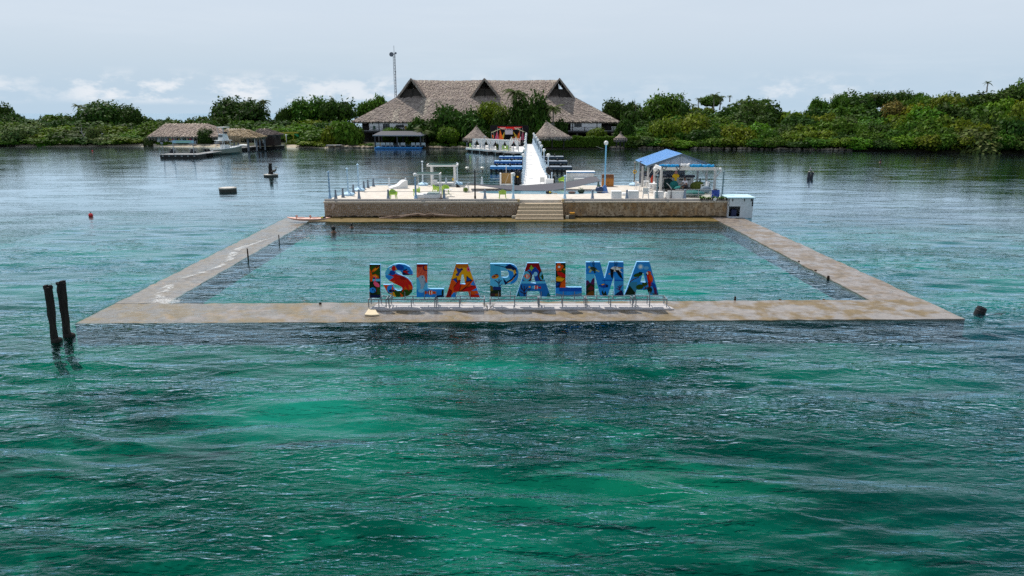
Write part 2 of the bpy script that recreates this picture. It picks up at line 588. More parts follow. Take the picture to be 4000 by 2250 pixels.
 L.new(nrm, gl.inputs['Normal'])
 fr = N.new('ShaderNodeFresnel')
 fr.inputs['IOR'].default_value = 1.38
 L.new(nrm, fr.inputs['Normal'])
 surf = N.new('ShaderNodeMixShader')
 L.new(math_('MULTIPLY', math_('POWER', math_('MULTIPLY', math_('SUBTRACT', fr.outputs[0], 0.045), 1.8, True), 1.15), math_('SUBTRACT', 1.0, math_('MULTIPLY', film, 0.62))), surf.inputs[0])
 L.new(body.outputs[0], surf.inputs[1])
 L.new(gl.outputs[0], surf.inputs[2])
 fo = N.new('ShaderNodeBsdfDiffuse')
 fo.inputs['Color'].default_value = (0.78, 0.80, 0.80, 1)
 fn = noise((1, 1, 1), 5.5, 7, 0.8, dist=1.5)
 fm = ramp(math_('ADD', fn, math_('MULTIPLY', foam_a, 0.34)), 0.74, 0.95)
 fm = math_('MULTIPLY', fm, 0.62)
 fin = N.new('ShaderNodeMixShader')
 L.new(fm, fin.inputs[0])
 L.new(surf.outputs[0], fin.inputs[1])
 L.new(fo.outputs[0], fin.inputs[2])
 L.new(fin.outputs[0], out.inputs['Surface'])
 return m
me.materials.append(water_material())
# seabed: bright sand and dark weed seen through a metre of water, plus a painted far sheen
def seabed_material():
 m = bpy.data.materials.new('seabed_sand_weed_sky_sheen')
 m.use_nodes = True
 nt = m.node_tree
 N, L = nt.nodes, nt.links
 b = N['Principled BSDF']
 b.inputs['Roughness'].default_value = 1.0
 b.inputs['Specular IOR Level'].default_value = 0
 pos = N.new('ShaderNodeNewGeometry').outputs['Position']
 def noise(scale, detail, sc=(1, 1, 1), off=(0, 0, 0), dist=0.0):
  mp = N.new('ShaderNodeMapping')
  mp.inputs['Scale'].default_value = sc
  mp.inputs['Location'].default_value = off
  L.new(pos, mp.inputs['Vector'])
  n = N.new('ShaderNodeTexNoise')
  n.inputs['Scale'].default_value = scale
  n.inputs['Detail'].default_value = detail
  n.inputs['Roughness'].default_value = 0.6
  n.inputs['Distortion'].default_value = dist
  L.new(mp.outputs[0], n.inputs['Vector'])
  return n.outputs['Fac']
 def ramp(v, a, bb):
  n = N.new('ShaderNodeMapRange')
  n.interpolation_type = 'SMOOTHSTEP'
  n.inputs['From Min'].default_value = a
  n.inputs['From Max'].default_value = bb
  L.new(v, n.inputs['Value'])
  return n.outputs[0]
 def mixc(f, a, bb):
  n = N.new('ShaderNodeMix')
  n.data_type = 'RGBA'
  L.new(f, n.inputs[0])
  for i, v in ((6, a), (7, bb)):
   if isinstance(v, tuple): n.inputs[i].default_value = (*v, 1)
   else: L.new(v, n.inputs[i])
  return n.outputs[2]
 c = mixc(ramp(noise(0.11, 5, (0.6, 1, 1), (3, 8, 0), 0.6), 0.42, 0.62), (0.001, 0.050, 0.037), (0.003, 0.130, 0.088))
 c = mixc(ramp(noise(0.45, 6, (0.8, 1, 1), (1, 2, 0), 0.8), 0.48, 0.80), c, (0.014, 0.24, 0.165))
 c = mixc(ramp(noise(1.6, 6, (0.9, 1, 1), (7, 2, 0), 0.5), 0.56, 0.74), c, (0.004, 0.045, 0.028))
 sep = N.new('ShaderNodeSeparateXYZ')
 L.new(pos, sep.inputs[0])
 c = mixc(ramp(sep.outputs['X'], 6, 26), c, (0.003, 0.055, 0.080))
 c = mixc(ramp(noise(0.07, 3, (1, 1, 1), (4, 4, 0)), 0.48, 0.68), c, (0.009, 0.22, 0.15))
 # a bank of bright sand left of the middle
 for cx_, cy_, rx_, ry_, col_ in ((-8.5, 24.5, 5.5, 4.5, (0.030, 0.35, 0.27)), (4.0, 19.0, 6.0, 2.2, (0.008, 0.22, 0.13)), (-3.0, 29.0, 9.0, 2.0, (0.02, 0.33, 0.25))):
  mp = N.new('ShaderNodeMapping')
  mp.vector_type = 'TEXTURE'
  mp.inputs['Location'].default_value = (cx_, cy_, -1)
  mp.inputs['Scale'].default_value = (rx_, ry_, 1)
  L.new(pos, mp.inputs['Vector'])
  ln = N.new('ShaderNodeVectorMath')
  ln.operation = 'LENGTH'
  L.new(mp.outputs[0], ln.inputs[0])
  ad = N.new('ShaderNodeMath')
  ad.operation = 'MULTIPLY_ADD'
  L.new(noise(0.5, 5, (1, 1, 1), (cx_, 0, 0)), ad.inputs[0])
  ad.inputs[1].default_value = 1.6
  L.new(ln.outputs['Value'], ad.inputs[2])
  c = mixc(ramp(ad.outputs[0], 1.95, 0.55), c, col_)
 inside = N.new('ShaderNodeMath')
 inside.operation = 'MULTIPLY'
 L.new(ramp(sep.outputs['Y'], 35, 42), inside.inputs[0])
 L.new(ramp(sep.outputs['Y'], 75, 60), inside.inputs[1])
 c = mixc(inside.outputs[0], c, mixc(ramp(noise(0.12, 4), 0.38, 0.62), (0.008, 0.17, 0.165), (0.018, 0.31, 0.265)))
 far = ramp(sep.outputs['Y'], 50, 110)  # pale blue far out: sky reflection put into the bottom colour
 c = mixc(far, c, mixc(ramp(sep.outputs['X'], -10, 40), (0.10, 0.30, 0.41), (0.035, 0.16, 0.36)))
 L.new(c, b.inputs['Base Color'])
 return m
mb = MB()
sx, sy = [-1500, -200, -60, -25, 0, 25, 60, 200, 1500], [-300, 5, 20, 35, 50, 70, 100, 150, 300, 1500]
mb.add([(x, y, -1.0) for y in sy for x in sx], [(j * 9 + i, j * 9 + i + 1, (j + 1) * 9 + i + 1, (j + 1) * 9 + i) for j in range(9) for i in range(8)])
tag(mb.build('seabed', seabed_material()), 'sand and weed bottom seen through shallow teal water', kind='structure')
# ================================================================== SEA POOL WALLS
wall_mat = M('wet_concrete', (0.245, 0.208, 0.183), 0.36, 0.28, 0.7, 0.35, 9, col2=(0.165, 0.13, 0.092), mix=(0.42, 0.62), world_co=True, spec=0.5)
algae_wall = M('wet_concrete_algae', (0.235, 0.20, 0.17), 0.35, 0.22, 0.7, 0.3, 9, col2=(0.165, 0.118, 0.055), mix=(0.44, 0.58), world_co=True, spec=0.5)
ledge_mat = M('olive_algae_ledge', (0.125, 0.085, 0.018), 0.6, 0.3, 1.4, 0.4, 9, col2=(0.17, 0.115, 0.04), world_co=True, spec=0.2)
for m_ in (wall_mat, algae_wall):                   # wet films and puddles: glossy next to dull
 nt_ = m_.node_tree
 n_ = [n for n in nt_.nodes if n.type == 'TEX_NOISE'][0]
 r_ = nt_.nodes.new('ShaderNodeMapRange')
 r_.inputs['From Min'].default_value, r_.inputs['From Max'].default_value = 0.44, 0.56
 r_.inputs['To Min'].default_value, r_.inputs['To Max'].default_value = 0.16, 0.6
 nt_.links.new(n_.outputs['Fac'], r_.inputs['Value'])
 nt_.links.new(r_.outputs[0], nt_.nodes['Principled BSDF'].inputs['Roughness'])
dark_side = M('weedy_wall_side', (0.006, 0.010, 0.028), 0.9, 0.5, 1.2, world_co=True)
def wall_piece(name, label, poly, top, mats, tops=None, cut=14):
 """concrete wall: top face in strips, thick sides running down under the water"""
 t = thing(name, label, 'wall', PW(*poly[0], 0))
 mb = MB(t.location)
 a, b, c, d = [Vector((p[0], p[1])) for p in poly]     # a-b one long edge, d-c the other
 rnd = random.Random(3 + int(abs(a.x) * 10))
 n = cut
 rows = 5
 vs = []
 for i in range(n + 1):
  e0, e1 = a.lerp(b, i / n), d.lerp(c, i / n)
  for j in range(rows + 1):
   q = e0.lerp(e1, j / rows)
   z = top if tops is None else top + tops(i / n, j / rows)
   if i in (0, n): e_ = 0
   else: e_ = {0: -1, rows: 1}.get(j, 0) * rnd.uniform(-.05, .05)
   q = q + (d - a).normalized() * e_
   vs.append(PW(q.x, q.y, z + rnd.uniform(-0.018, 0.018)))
 r1 = rows + 1
 fs = [(i * r1 + j, (i + 1) * r1 + j, (i + 1) * r1 + j + 1, i * r1 + j + 1) for i in range(n) for j in range(rows)]
 mb.add(vs, [f[::-1] for f in fs], 0)
 top_o = mb.build('wall_top', mats[0], t)
 ms = MB(t.location)
 ring = [i * r1 for i in range(n + 1)] + [n * r1 + j for j in range(1, rows + 1)] + [i * r1 + rows for i in range(n - 1, -1, -1)] + [j for j in range(rows - 1, 0, -1)]
 pts = [vs[k] for k in ring]
 m_ = len(pts)
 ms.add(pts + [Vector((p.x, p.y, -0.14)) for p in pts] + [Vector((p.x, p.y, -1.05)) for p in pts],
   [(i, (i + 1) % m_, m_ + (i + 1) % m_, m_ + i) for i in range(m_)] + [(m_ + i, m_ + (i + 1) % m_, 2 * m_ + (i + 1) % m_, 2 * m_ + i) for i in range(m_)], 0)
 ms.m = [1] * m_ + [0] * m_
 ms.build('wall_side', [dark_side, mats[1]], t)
 return t
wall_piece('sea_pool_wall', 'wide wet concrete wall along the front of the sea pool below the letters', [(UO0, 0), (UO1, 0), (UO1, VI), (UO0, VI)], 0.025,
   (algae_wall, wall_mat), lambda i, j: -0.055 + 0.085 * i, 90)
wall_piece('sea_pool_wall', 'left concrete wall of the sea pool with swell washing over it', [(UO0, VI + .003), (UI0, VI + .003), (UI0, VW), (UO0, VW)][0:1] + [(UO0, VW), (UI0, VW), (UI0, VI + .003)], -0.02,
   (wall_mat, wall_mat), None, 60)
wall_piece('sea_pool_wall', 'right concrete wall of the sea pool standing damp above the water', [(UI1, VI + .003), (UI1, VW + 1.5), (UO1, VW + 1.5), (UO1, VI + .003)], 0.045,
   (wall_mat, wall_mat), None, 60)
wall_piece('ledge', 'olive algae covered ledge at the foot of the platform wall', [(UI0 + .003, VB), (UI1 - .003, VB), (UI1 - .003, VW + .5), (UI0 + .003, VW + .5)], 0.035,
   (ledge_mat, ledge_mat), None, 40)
# ================================================================== PLATFORM
DZ = 1.62                                             # deck level
CF0, CF1, CB1, CB0 = Vector((-19.35, 65.80)), Vector((18.75, 66.95)), Vector((18.95, 80.2)), Vector((-17.5, 79.2))
stone_mat = M('brown_field_stone', (0.27, 0.18, 0.105), 0.9, 0.45, 3.0, 0.5, 10, rnd=0.0, col2=(0.36, 0.26, 0.165), world_co=True)
mortar_mat = M('grey_mortar', (0.44, 0.36, 0.30), 0.9, 0.25, 2.5, 0.4, 9, world_co=True)
render_mat = M('stained_render', (0.42, 0.32, 0.215), 0.9, 0.3, 1.3, 0.5, 8, col2=(0.29, 0.175, 0.08), world_co=True, stretch=(1, 1, .45))
coping_mat = M('pale_concrete', (0.60, 0.53, 0.43), 0.85, 0.14, 1.5, 0.25, 10, world_co=True)  # paler than the kerb concrete
kerb_mat = M('kerb_concrete', (0.40, 0.37, 0.345), 0.9, 0.25, 2.5, 0.4, 12, world_co=True)
deck_mat = M('bleached_deck', (0.60, 0.55, 0.48), 0.85, 0.12, 0.5, 0.12, 10, col2=(0.52, 0.44, 0.345), mix=(0.5, 0.75), world_co=True)
pool_blue = M('plunge_pool_water', (0.12, 0.28, 0.36), 0.12, 0.1, 0.8, 0.1, 5, world_co=True)
weed_mat = M('waterline_weed', (0.022, 0.017, 0.010), 0.9, 0.4, 2.0, 0.5, 8, world_co=True)
plat = thing('swimming_platform', 'bleached stone walled platform with steps behind the sea pool', 'platform', (CF0.x, CF0.y, 0))
po = plat.location
fdir = (CF1 - CF0).normalized()
fn = Vector((fdir.y, -fdir.x))                        # outward, to the camera
flen = (CF1 - CF0).length
def FW(s, out=0.0, z=0.0):
 p = CF0 + fdir * s + fn * out
 return Vector((p.x, p.y, z))
def s_of(px, py=800):
 """distance along the front wall under a photo column"""
 p = D(px, py, 66.4)
 return (Vector((p.x, p.y)) - CF0).dot(fdir)
ST0, ST1 = s_of(2029), s_of(2196)
# deck slab
mb = MB(po)
mb.prism([(p.x, p.y) for p in (CF0 - fn * 0.3, CF1 - fn * 0.3, CB1, CB0)], -1.0, DZ)
mb.build('deck', deck_mat, plat)
mb = MB(po)
for a, b in ((0, ST0), (ST1, flen)):
 mb.prism([tuple(FW(a, 0)[:2]), tuple(FW(b, 0)[:2]), tuple(FW(b, -0.45)[:2]), tuple(FW(a, -0.45)[:2])], -1.0, 1.40)
mb.m = [0] * 6 + [1] * 6
mb.build('retaining_wall', [mortar_mat, render_mat], plat)
mb = MB(po)
for a, b in ((-0.06, ST0 + .05), (ST1 - .05, flen + .03)):
 mb.prism([tuple(FW(a, 0.06)[:2]), tuple(FW(b, 0.06)[:2]), tuple(FW(b, -0.44)[:2]), tuple(FW(a, -0.44)[:2])], 1.402, 1.50)
mb.build('coping', coping_mat, plat, bevel=0.02)
mb = MB(po)
for a, b in ((0.0, ST0 + .02), (ST1 - .02, flen)):
 mb.prism([tuple(FW(a, -0.16)[:2]), tuple(FW(b, -0.16)[:2]), tuple(FW(b, -0.42)[:2]), tuple(FW(a, -0.42)[:2])], 1.502, 1.71)
mb.build('kerb', kerb_mat, plat, bevel=0.02)
# stones of the left wall, irregular, proud of the mortar
rnd = random.Random(21)
def stones(a, b, depth, dens):
 mb = MB(po)
 hs = 0.185
 rows = int(1.42 / (hs * 0.86))
 for r in range(rows):
  z = 0.03 + r * hs * 0.86 + 0.08
  s = a + rnd.uniform(0, hs)
  while s < b - 0.05:
   w = hs * rnd.uniform(0.75, 1.3)
   c = (s + w / 2, z + rnd.uniform(-0.03, 0.03))
   s += w
   if rnd.random() > dens: continue
   n = rnd.choice((5, 6, 6, 7))
   ph = rnd.uniform(0, 6)
   pts = []
   for k in range(n):
    an = ph + 2 * PI * k / n
    rr = rnd.uniform(0.38, 0.5)
    pts.append((c[0] + math.cos(an) * rr * w, min(1.395, c[1] + math.sin(an) * rr * hs * 1.05)))
   d = depth * rnd.uniform(0.6, 1.2)
   base = [FW(p[0], 0.002, p[1]) for p in pts]
   top = [FW(c[0] + (p[0] - c[0]) * 0.8, d, c[1] + (p[1] - c[1]) * 0.8) for p in pts]
   fs = [tuple(range(n, 2 * n))] + [(i, (i + 1) % n, n + (i + 1) % n, n + i) for i in range(n)]
   mb.add(base + top, fs)
 return mb
st = stones(0.02, ST0 - 0.02, 0.045, 0.97).build('wall_stones', stone_mat, plat)
st['kind'] = 'stuff'
st = stones(ST1 + 0.02, flen - 0.02, 0.02, 0.42).build('wall_stones', M('worn_stone', (0.24, 0.165, 0.10), 0.9, 0.35, 3, 0.5, 10, world_co=True), plat)
st['kind'] = 'stuff'
# dark weed band at the foot of the wall
mb = MB(po)
for a, b in ((0.0, ST0 - .02), (ST1 + .02, flen)):
 n = int((b - a) / 0.22)
 vs, fs = [], []
 for i in range(n + 1):
  s = a + (b - a) * i / n
  vs += [FW(s, 0.055, -0.05), FW(s, 0.05, 0.08 + rnd.uniform(0, 0.12)), ]
 for i in range(n): fs.append((2 * i, 2 * i + 2, 2 * i + 3, 2 * i + 1))
 mb.add(vs, fs)
w = mb.build('weed_band', weed_mat, plat)
w['kind'] = 'stuff'
# steps: five, each its own slab
for i in range(5):
 z1 = 1.36 - 0.29 * i
 grow = 0.10 * i
 m_ = MB(po)
 o0, o1 = 0.05 + 0.36 * i, 0.05 + 0.36 * (i + 1)
 m_.prism([tuple(FW(ST0 - grow, o1)[:2]), tuple(FW(ST1 + .02, o1)[:2]), tuple(FW(ST1 + .02, -0.3 if i == 0 else o0 - 0.02)[:2]), tuple(FW(ST0 - grow, -0.3 if i == 0 else o0 - 0.02)[:2])], z1 - 0.30, z1)
 m_.build('step', M('step_concrete', (0.50, 0.40, 0.28), 0.9, 0.2, 2, 0.3, 10, world_co=True), plat, bevel=0.03)
m_ = MB(po)
m_.prism([tuple(FW(ST0 - .5, 1.86)[:2]), tuple(FW(ST1 + .02, 1.86)[:2]), tuple(FW(ST1 + .02, 0.1)[:2]), tuple(FW(ST0 - .5, 0.1)[:2])], -1.0, -0.12)
m_.build('step_base', weed_mat, plat)
# end posts of the wall beside the steps
for s in (ST0 - 0.08, ST1 + 0.08):
 m_ = MB(po)
 m_.box(FW(s, -0.05, 1.61), (0.2, 0.42, 0.22), math.atan2(fdir.y, fdir.x))
 m_.build('end_post', M('ochre_concrete', (0.52, 0.38, 0.2), 0.9, 0.2, 2, world_co=True), plat, bevel=0.02)
# the plunge pool let into the deck: crescent basin with a pale rim
cpts = [(1870, 751), (1905, 745), (1960, 742), (2100, 742), (2230, 742), (2300, 744), (2370, 747), (2345, 754), (2260, 758), (2120, 758), (1990, 757), (1910, 755)]
rim = [G(x, y, DZ + 0.004) for x, y in cpts]
cen = sum(rim, Vector()) / len(rim)
mb = MB(po)
mb.add([cen + (p - cen) * 1.04 for p in rim], [tuple(range(len(rim)))[::-1]])
mb.build('pool_rim', M('pale_pool_rim', (0.62, 0.68, 0.70), 0.6, 0.08, 2, world_co=True), plat)
mb = MB(po)
mb.add([p + Vector((0, 0, 0.004)) for p in rim], [tuple(range(len(rim)))[::-1]])
mb.build('plunge_pool', pool_blue, plat)
# low kiosk at the right end
kx0, kx1 = D(2846, 800, 66.5).x, D(2942, 800, 66.5).x
kb = thing('pump_house', 'small white kiosk with pale blue lid and dark opening at platform end', 'kiosk', ((kx0 + kx1) / 2, 67.6, 0))
kw, ko = kx1 - kx0, kb.location
kz = D(2900, 775, 66.5).z
mb = MB()
Wd = 0.12
op0, op1 = -kw / 2 + 0.06, -kw / 2 + 0.06 + kw * 0.46
zt, zb = kz - 0.75, 0.12
mb.box((-kw / 2 + 0.03, 0, kz / 2), (0.06, 2.2, kz)).box((kw / 2 - 0.06, 0, kz / 2), (0.12, 2.2, kz)).box((0, 1.05, kz / 2), (kw - .02, 0.1, kz - .01))
mb.box((0, -1.04, (zt + kz) / 2), (kw - 0.004, 0.12, kz - zt)).box(((op1 + kw / 2) / 2, -1.04, zt / 2), (kw / 2 - op1 - 0.004, 0.116, zt)).box(((op0 + op1) / 2, -1.04, zb / 2), (op1 - op0, 0.116, zb))
mb.build('wall', M('kiosk_white', (0.62, 0.66, 0.69), 0.8, 0.12, 1.5, 0.2, 8, col2=(0.42, 0.43, 0.42), mix=(0.62, 0.8)), kb)
mb = MB()
mb.box((0, 0, kz + 0.06), (kw + 0.3, 2.5, 0.11))
mb.build('lid', M('pale_cyan_lid', (0.50, 0.72, 0.80), 0.6, 0.08, 1.5), kb, bevel=0.02)
mb = MB()
mb.box((0, 0.1, 0.06), (kw - 0.2, 2.0, 0.1))
mb.build('floor', weed_mat, kb)
mb = MB()
mb.box((op1 - 0.45, -0.5, 0.42), (0.5, 0.5, 0.6)).box((op1 - 0.45, -0.5, 0.745), (0.34, 0.34, 0.05))
mb.build('tank', M('navy_tank', (0.02, 0.03, 0.09), 0.5), kb, bevel=0.03)
for dx in (-kw / 2 + 0.35, 0.3, kw / 2 - 0.2):
 mb = MB()
 mb.box((dx, -1.12, kz - 0.14), (0.07, 0.04, 0.26))
 mb.build('bracket', dark_wood, kb)
# ================================================================== THE LETTERS
SY = 34.75                                            # plane of the letter fronts
SROT = R(1.6)
sign_paint = M('sign_paint', (1, 1, 1), 0.6, 0.10, 6.0, attr=True, spec=0.1)
letter_side = M('letter_side_blue', (0.20, 0.50, 0.80), 0.5, 0.06, 3)
frame_metal = M('galvanised_frame', (0.20, 0.225, 0.25), 0.5, 0.25, 6, metal=0.3)
def ZA(x, y): return 1400 + x * 600 / 2576, 980 + y * 600 / 2576
def ZB(x, y): return 1880 + x * 760 / 2576, 980 + y * 760 / 2576
def sgn(px, py):
 """photo point on the plane of the letters -> local (along, up)"""
 v = ray(px, py)
 # plane through (0, SY) turned by SROT
 n = Vector((-math.sin(SROT), math.cos(SROT), 0))
 p0 = Vector((0, SY + 0.33, 0))
 t = (p0 - Vector((0, 0, CAMH))).dot(n) / v.dot(n)
 p = Vector((0, 0, CAMH)) + v * t
 return ((p - p0).dot(Vector((math.cos(SROT), math.sin(SROT), 0))), p.z)
def clip(sub, cv):
 """Sutherland-Hodgman: any polygon against a convex one"""
 area = sum(cv[i][0] * cv[(i + 1) % len(cv)][1] - cv[(i + 1) % len(cv)][0] * cv[i][1] for i in range(len(cv)))
 if area < 0: cv = cv[::-1]
 out = list(sub)
 for i in range(len(cv)):
  a, b = cv[i], cv[(i + 1) % len(cv)]
  inp, out = out, []
  if not inp: return []
  side = lambda p: (b[0] - a[0]) * (p[1] - a[1]) - (b[1] - a[1]) * (p[0] - a[0])
  for k in range(len(inp)):
   p, q = inp[k], inp[(k + 1) % len(inp)]
   sp, sq = side(p), side(q)
   if sp >= 0: out.append(p)
   if (sp >= 0) != (sq >= 0):
    t = sp / (sp - sq)
    out.append((p[0] + (q[0] - p[0]) * t, p[1] + (q[1] - p[1]) * t))
 return out
def srgb(r, g, b):
 return tuple((((c / 255) / 12.92 if c / 255 <= 0.04045 else ((c / 255 + 0.055) / 1.055) ** 2.4)) ** 1.12 * .92 for c in (r, g, b))
C_BLUE, C_SKY, C_DEEP, C_NAVY = srgb(42, 148, 226), srgb(98, 194, 232), srgb(25, 80, 170), srgb(20, 35, 80)
C_ORG, C_YEL, C_RED, C_CRIM = srgb(225, 95, 20), srgb(240, 175, 25), srgb(205, 35, 30), srgb(150, 25, 30)
C_GRN, C_DGRN, C_PINK, C_GREY = srgb(50, 85, 25), srgb(25, 50, 30), srgb(240, 100, 135), srgb(165, 185, 200)
C_WHT, C_BLK, C_BRN, C_TEAL, C_PUR = srgb(235, 235, 230), srgb(15, 15, 20), srgb(90, 45, 25), srgb(25, 110, 120), srgb(90, 40, 90)
def ell(cx, cy, rx, ry, rot=0, n=18):
 c, s = math.cos(R(rot)), math.sin(R(rot))
 return [(cx + rx * math.cos(a) * c - ry * math.sin(a) * s, cy + rx * math.cos(a) * s + ry * math.sin(a) * c) for a in [2 * PI * k / n for k in range(n)]]
def stroke(pts, w):
 """open line with width -> list of quads"""
 out = []
 for (x0, y0), (x1, y1) in zip(pts, pts[1:]):
  l = math.hypot(x1 - x0, y1 - y0) or 1
  nx_, ny_ = -(y1 - y0) / l * w / 2, (x1 - x0) / l * w / 2
  ex, ey = (x1 - x0) / l * w * .3, (y1 - y0) / l * w * .3
  out.append([(x0 + nx_ - ex, y0 + ny_ - ey), (x1 + nx_ + ex, y1 + ny_ + ey), (x1 - nx_ + ex, y1 - ny_ + ey), (x0 - nx_ - ex, y0 - ny_ - ey)])
 return out
def petals(cx, cy, r0, r1, n, a0, a1, wdt):
 out = []
 for k in range(n):
  a = R(a0 + (a1 - a0) * k / max(1, n - 1))
  c, s = math.cos(a), math.sin(a)
  m_ = (r0 + r1) / 2
  out.append([(cx + c * r0, cy + s * r0), (cx + c * m_ - s * wdt, cy + s * m_ + c * wdt), (cx + c * r1, cy + s * r1), (cx + c * m_ + s * wdt, cy + s * m_ - c * wdt)])
 return out
def triangulate_poly(poly):
 """ear clipping, so that concave pictures are clipped correctly"""
 P = list(poly)
 if len(P) < 4: return [P]
 ar = sum(P[i][0] * P[(i + 1) % len(P)][1] - P[(i + 1) % len(P)][0] * P[i][1] for i in range(len(P)))
 if ar < 0: P = P[::-1]
 tris, guard = [], 0
 cr = lambda a, b, c: (b[0] - a[0]) * (c[1] - a[1]) - (b[1] - a[1]) * (c[0] - a[0])
 while len(P) > 3 and guard < 400:
  guard += 1
  for i in range(len(P)):
   a, b, c = P[i - 1], P[i], P[(i + 1) % len(P)]
   if cr(a, b, c) <= 1e-9: continue
   if any(cr(a, b, q) > 0 and cr(b, c, q) > 0 and cr(c, a, q) > 0 for q in P if q not in (a, b, c)): continue
   tris.append([a, b, c])
   P.pop(i)
   break
  else:
   break
 tris.append(P)
 return tris
S_SPINE = [(835, 400), (815, 330), (760, 280), (690, 262), (610, 275), (550, 315), (535, 385), (560, 440), (620, 480), (690, 515), (760, 555), (820, 610), (832, 660), (800, 705), (740, 728), (670, 732), (590, 715), (530, 680), (505, 625), (503, 560)]
def s_quads():
 # outline of the S: outer and inner edge read from the photo, paired
 left = [(915, 400), (905, 330), (860, 262), (780, 222), (690, 210), (590, 222), (500, 275), (455, 350), (460, 430), (520, 490), (600, 535), (680, 570), (735, 600), (745, 635), (715, 662), (660, 662), (610, 635), (588, 595), (584, 560)]
 right = [(750, 400), (735, 365), (712, 335), (685, 322), (650, 320), (628, 335), (625, 355), (650, 375), (700, 395), (770, 425), (835, 460), (890, 520), (918, 600), (905, 680), (850, 738), (745, 768), (620, 762), (500, 700), (420, 560)]
 return [[left[i], left[i + 1], right[i + 1], right[i]] for i in range(len(left) - 1)]
def rectq(x0, y0, x1, y1): return [(x0, y0), (x1, y0), (x1, y1), (x0, y1)]
def a_pieces(x0, x1, t0, t1, top, bot, hx0, hx1, hty, hbx0, hbx1, hby, lx, rx, leg):
 """letter A: feet x0..x1, flat top t0..t1, counter apex hx0..hx1 at hty and base hbx0..hbx1 at hby, legs open below leg between lx and rx"""
 def lx_at(y): return t0 + (x0 - t0) * (y - top) / (bot - top)
 def rx_at(y): return t1 + (x1 - t1) * (y - top) / (bot - top)
 return [[(t0, top), (t1, top), (rx_at(hty), hty), (lx_at(hty), hty)],
   [(lx_at(hty), hty), (hx0, hty), (hbx0, hby), (lx_at(hby), hby)],
   [(hx1, hty), (rx_at(hty), hty), (rx_at(hby), hby), (hbx1, hby)],
   [(lx_at(hby), hby), (rx_at(hby), hby), (rx_at(leg), leg), (lx_at(leg), leg)],
   [(lx_at(leg), leg), (lx[0], leg), (lx[1], bot), (x0, bot)],
   [(rx[0], leg), (rx_at(leg), leg), (x1, bot), (rx[1], bot)]]
def p_pieces():
 x0, xs_, top, bot = 118, 262, 165, 600
 outer = [(262, 165), (380, 165), (432, 180), (470, 215), (492, 270), (492, 330), (470, 385), (430, 422), (375, 440), (262, 440)]
 innr = [(262, 258), (330, 258), (345, 262), (358, 272), (366, 290), (366, 312), (358, 332), (345, 345), (330, 349), (262, 349)]
 return [rectq(x0, top, xs_, bot)] + [[outer[i], outer[i + 1], innr[i + 1], innr[i]] for i in range(len(outer) - 1)]
LETTERS = []
# ---- I
LETTERS.append(('I', ZA, 0, [rectq(192, 222, 372, 780)], C_DGRN, [
 (C_GRN, rectq(200, 240, 370, 420)),
 (C_ORG, [(190, 270), (215, 330), (250, 420), (240, 500), (215, 510), (190, 460)]), (C_ORG, ell(290, 300, 75, 24, -38)), (C_YEL, ell(300, 295, 50, 12, -38)),
 (C_BRN, ell(325, 260, 40, 16, -40)), (C_BRN, ell(205, 240, 12, 34, 10)),
 (C_ORG, [(228, 400), (290, 380), (340, 410), (355, 455), (300, 450)]), (C_YEL, [(240, 405), (300, 400), (330, 430), (290, 440)]),
 (C_SKY, rectq(245, 462, 370, 500)),
 (C_PINK, ell(310, 555, 62, 34, 40))] + [(C_PINK, q) for q in stroke([(258, 430), (285, 420), (298, 450), (285, 490), (268, 520), (275, 550)], 16)] +
 [(C_CRIM, q) for q in stroke([(318, 590), (305, 680)], 6)] + [(C_CRIM, q) for q in stroke([(335, 600), (340, 690)], 6)] +
 [(C_BLUE, ell(245, 650, 55, 45)), (C_NAVY, ell(250, 640, 12, 14)), (C_NAVY, ell(275, 665, 8, 12)), (C_NAVY, rectq(190, 728, 372, 782)), (C_GRN, rectq(320, 600, 370, 720))]))
# ---- S
LETTERS.append(('S', ZA, 0, s_quads(), C_BLUE, [
 (C_SKY, rectq(440, 200, 640, 400)), (C_ORG, [(520, 490), (640, 400), (780, 400), (930, 520), (930, 660), (760, 680), (600, 560)]),
 (C_GRN, [(420, 640), (930, 640), (930, 790), (420, 790)]), (C_ORG, [(420, 555), (600, 555), (620, 660), (470, 690)]),
 (C_ORG, [(680, 770), (700, 700), (740, 690), (760, 760)]), (C_YEL, [(520, 690), (600, 680), (640, 760), (590, 765)])] +
 [(C_RED, q) for q in petals(760, 430, 20, 265, 9, -5, 190, 30)] + [(C_CRIM, ell(760, 440, 62, 40)), (C_BLUE, ell(545, 630, 60, 68)), (C_NAVY, ell(560, 660, 46, 24)), (C_ORG, ell(580, 620, 14, 30)),
 (C_RED, ell(600, 285, 36, 45)), (C_YEL, ell(645, 275, 18, 40, 10)), (C_DEEP, ell(700, 270, 70, 45, 12)), (C_DEEP, ell(575, 360, 50, 40)), (C_WHT, ell(543, 297, 16, 18)), (C_BLK, ell(540, 300, 7, 9)),
 (C_NAVY, [(740, 380), (760, 310), (830, 290), (800, 330), (870, 330), (810, 360), (900, 400), (760, 395)]), (C_RED, [(745, 330), (850, 322), (810, 345), (870, 390), (780, 355)])] +
 [(C_NAVY, q) for q in stroke([(512, 380), (540, 385), (560, 370)], 8)] + [(C_GRN, q) for q in petals(700, 690, 10, 90, 3, 20, 160, 16)]))
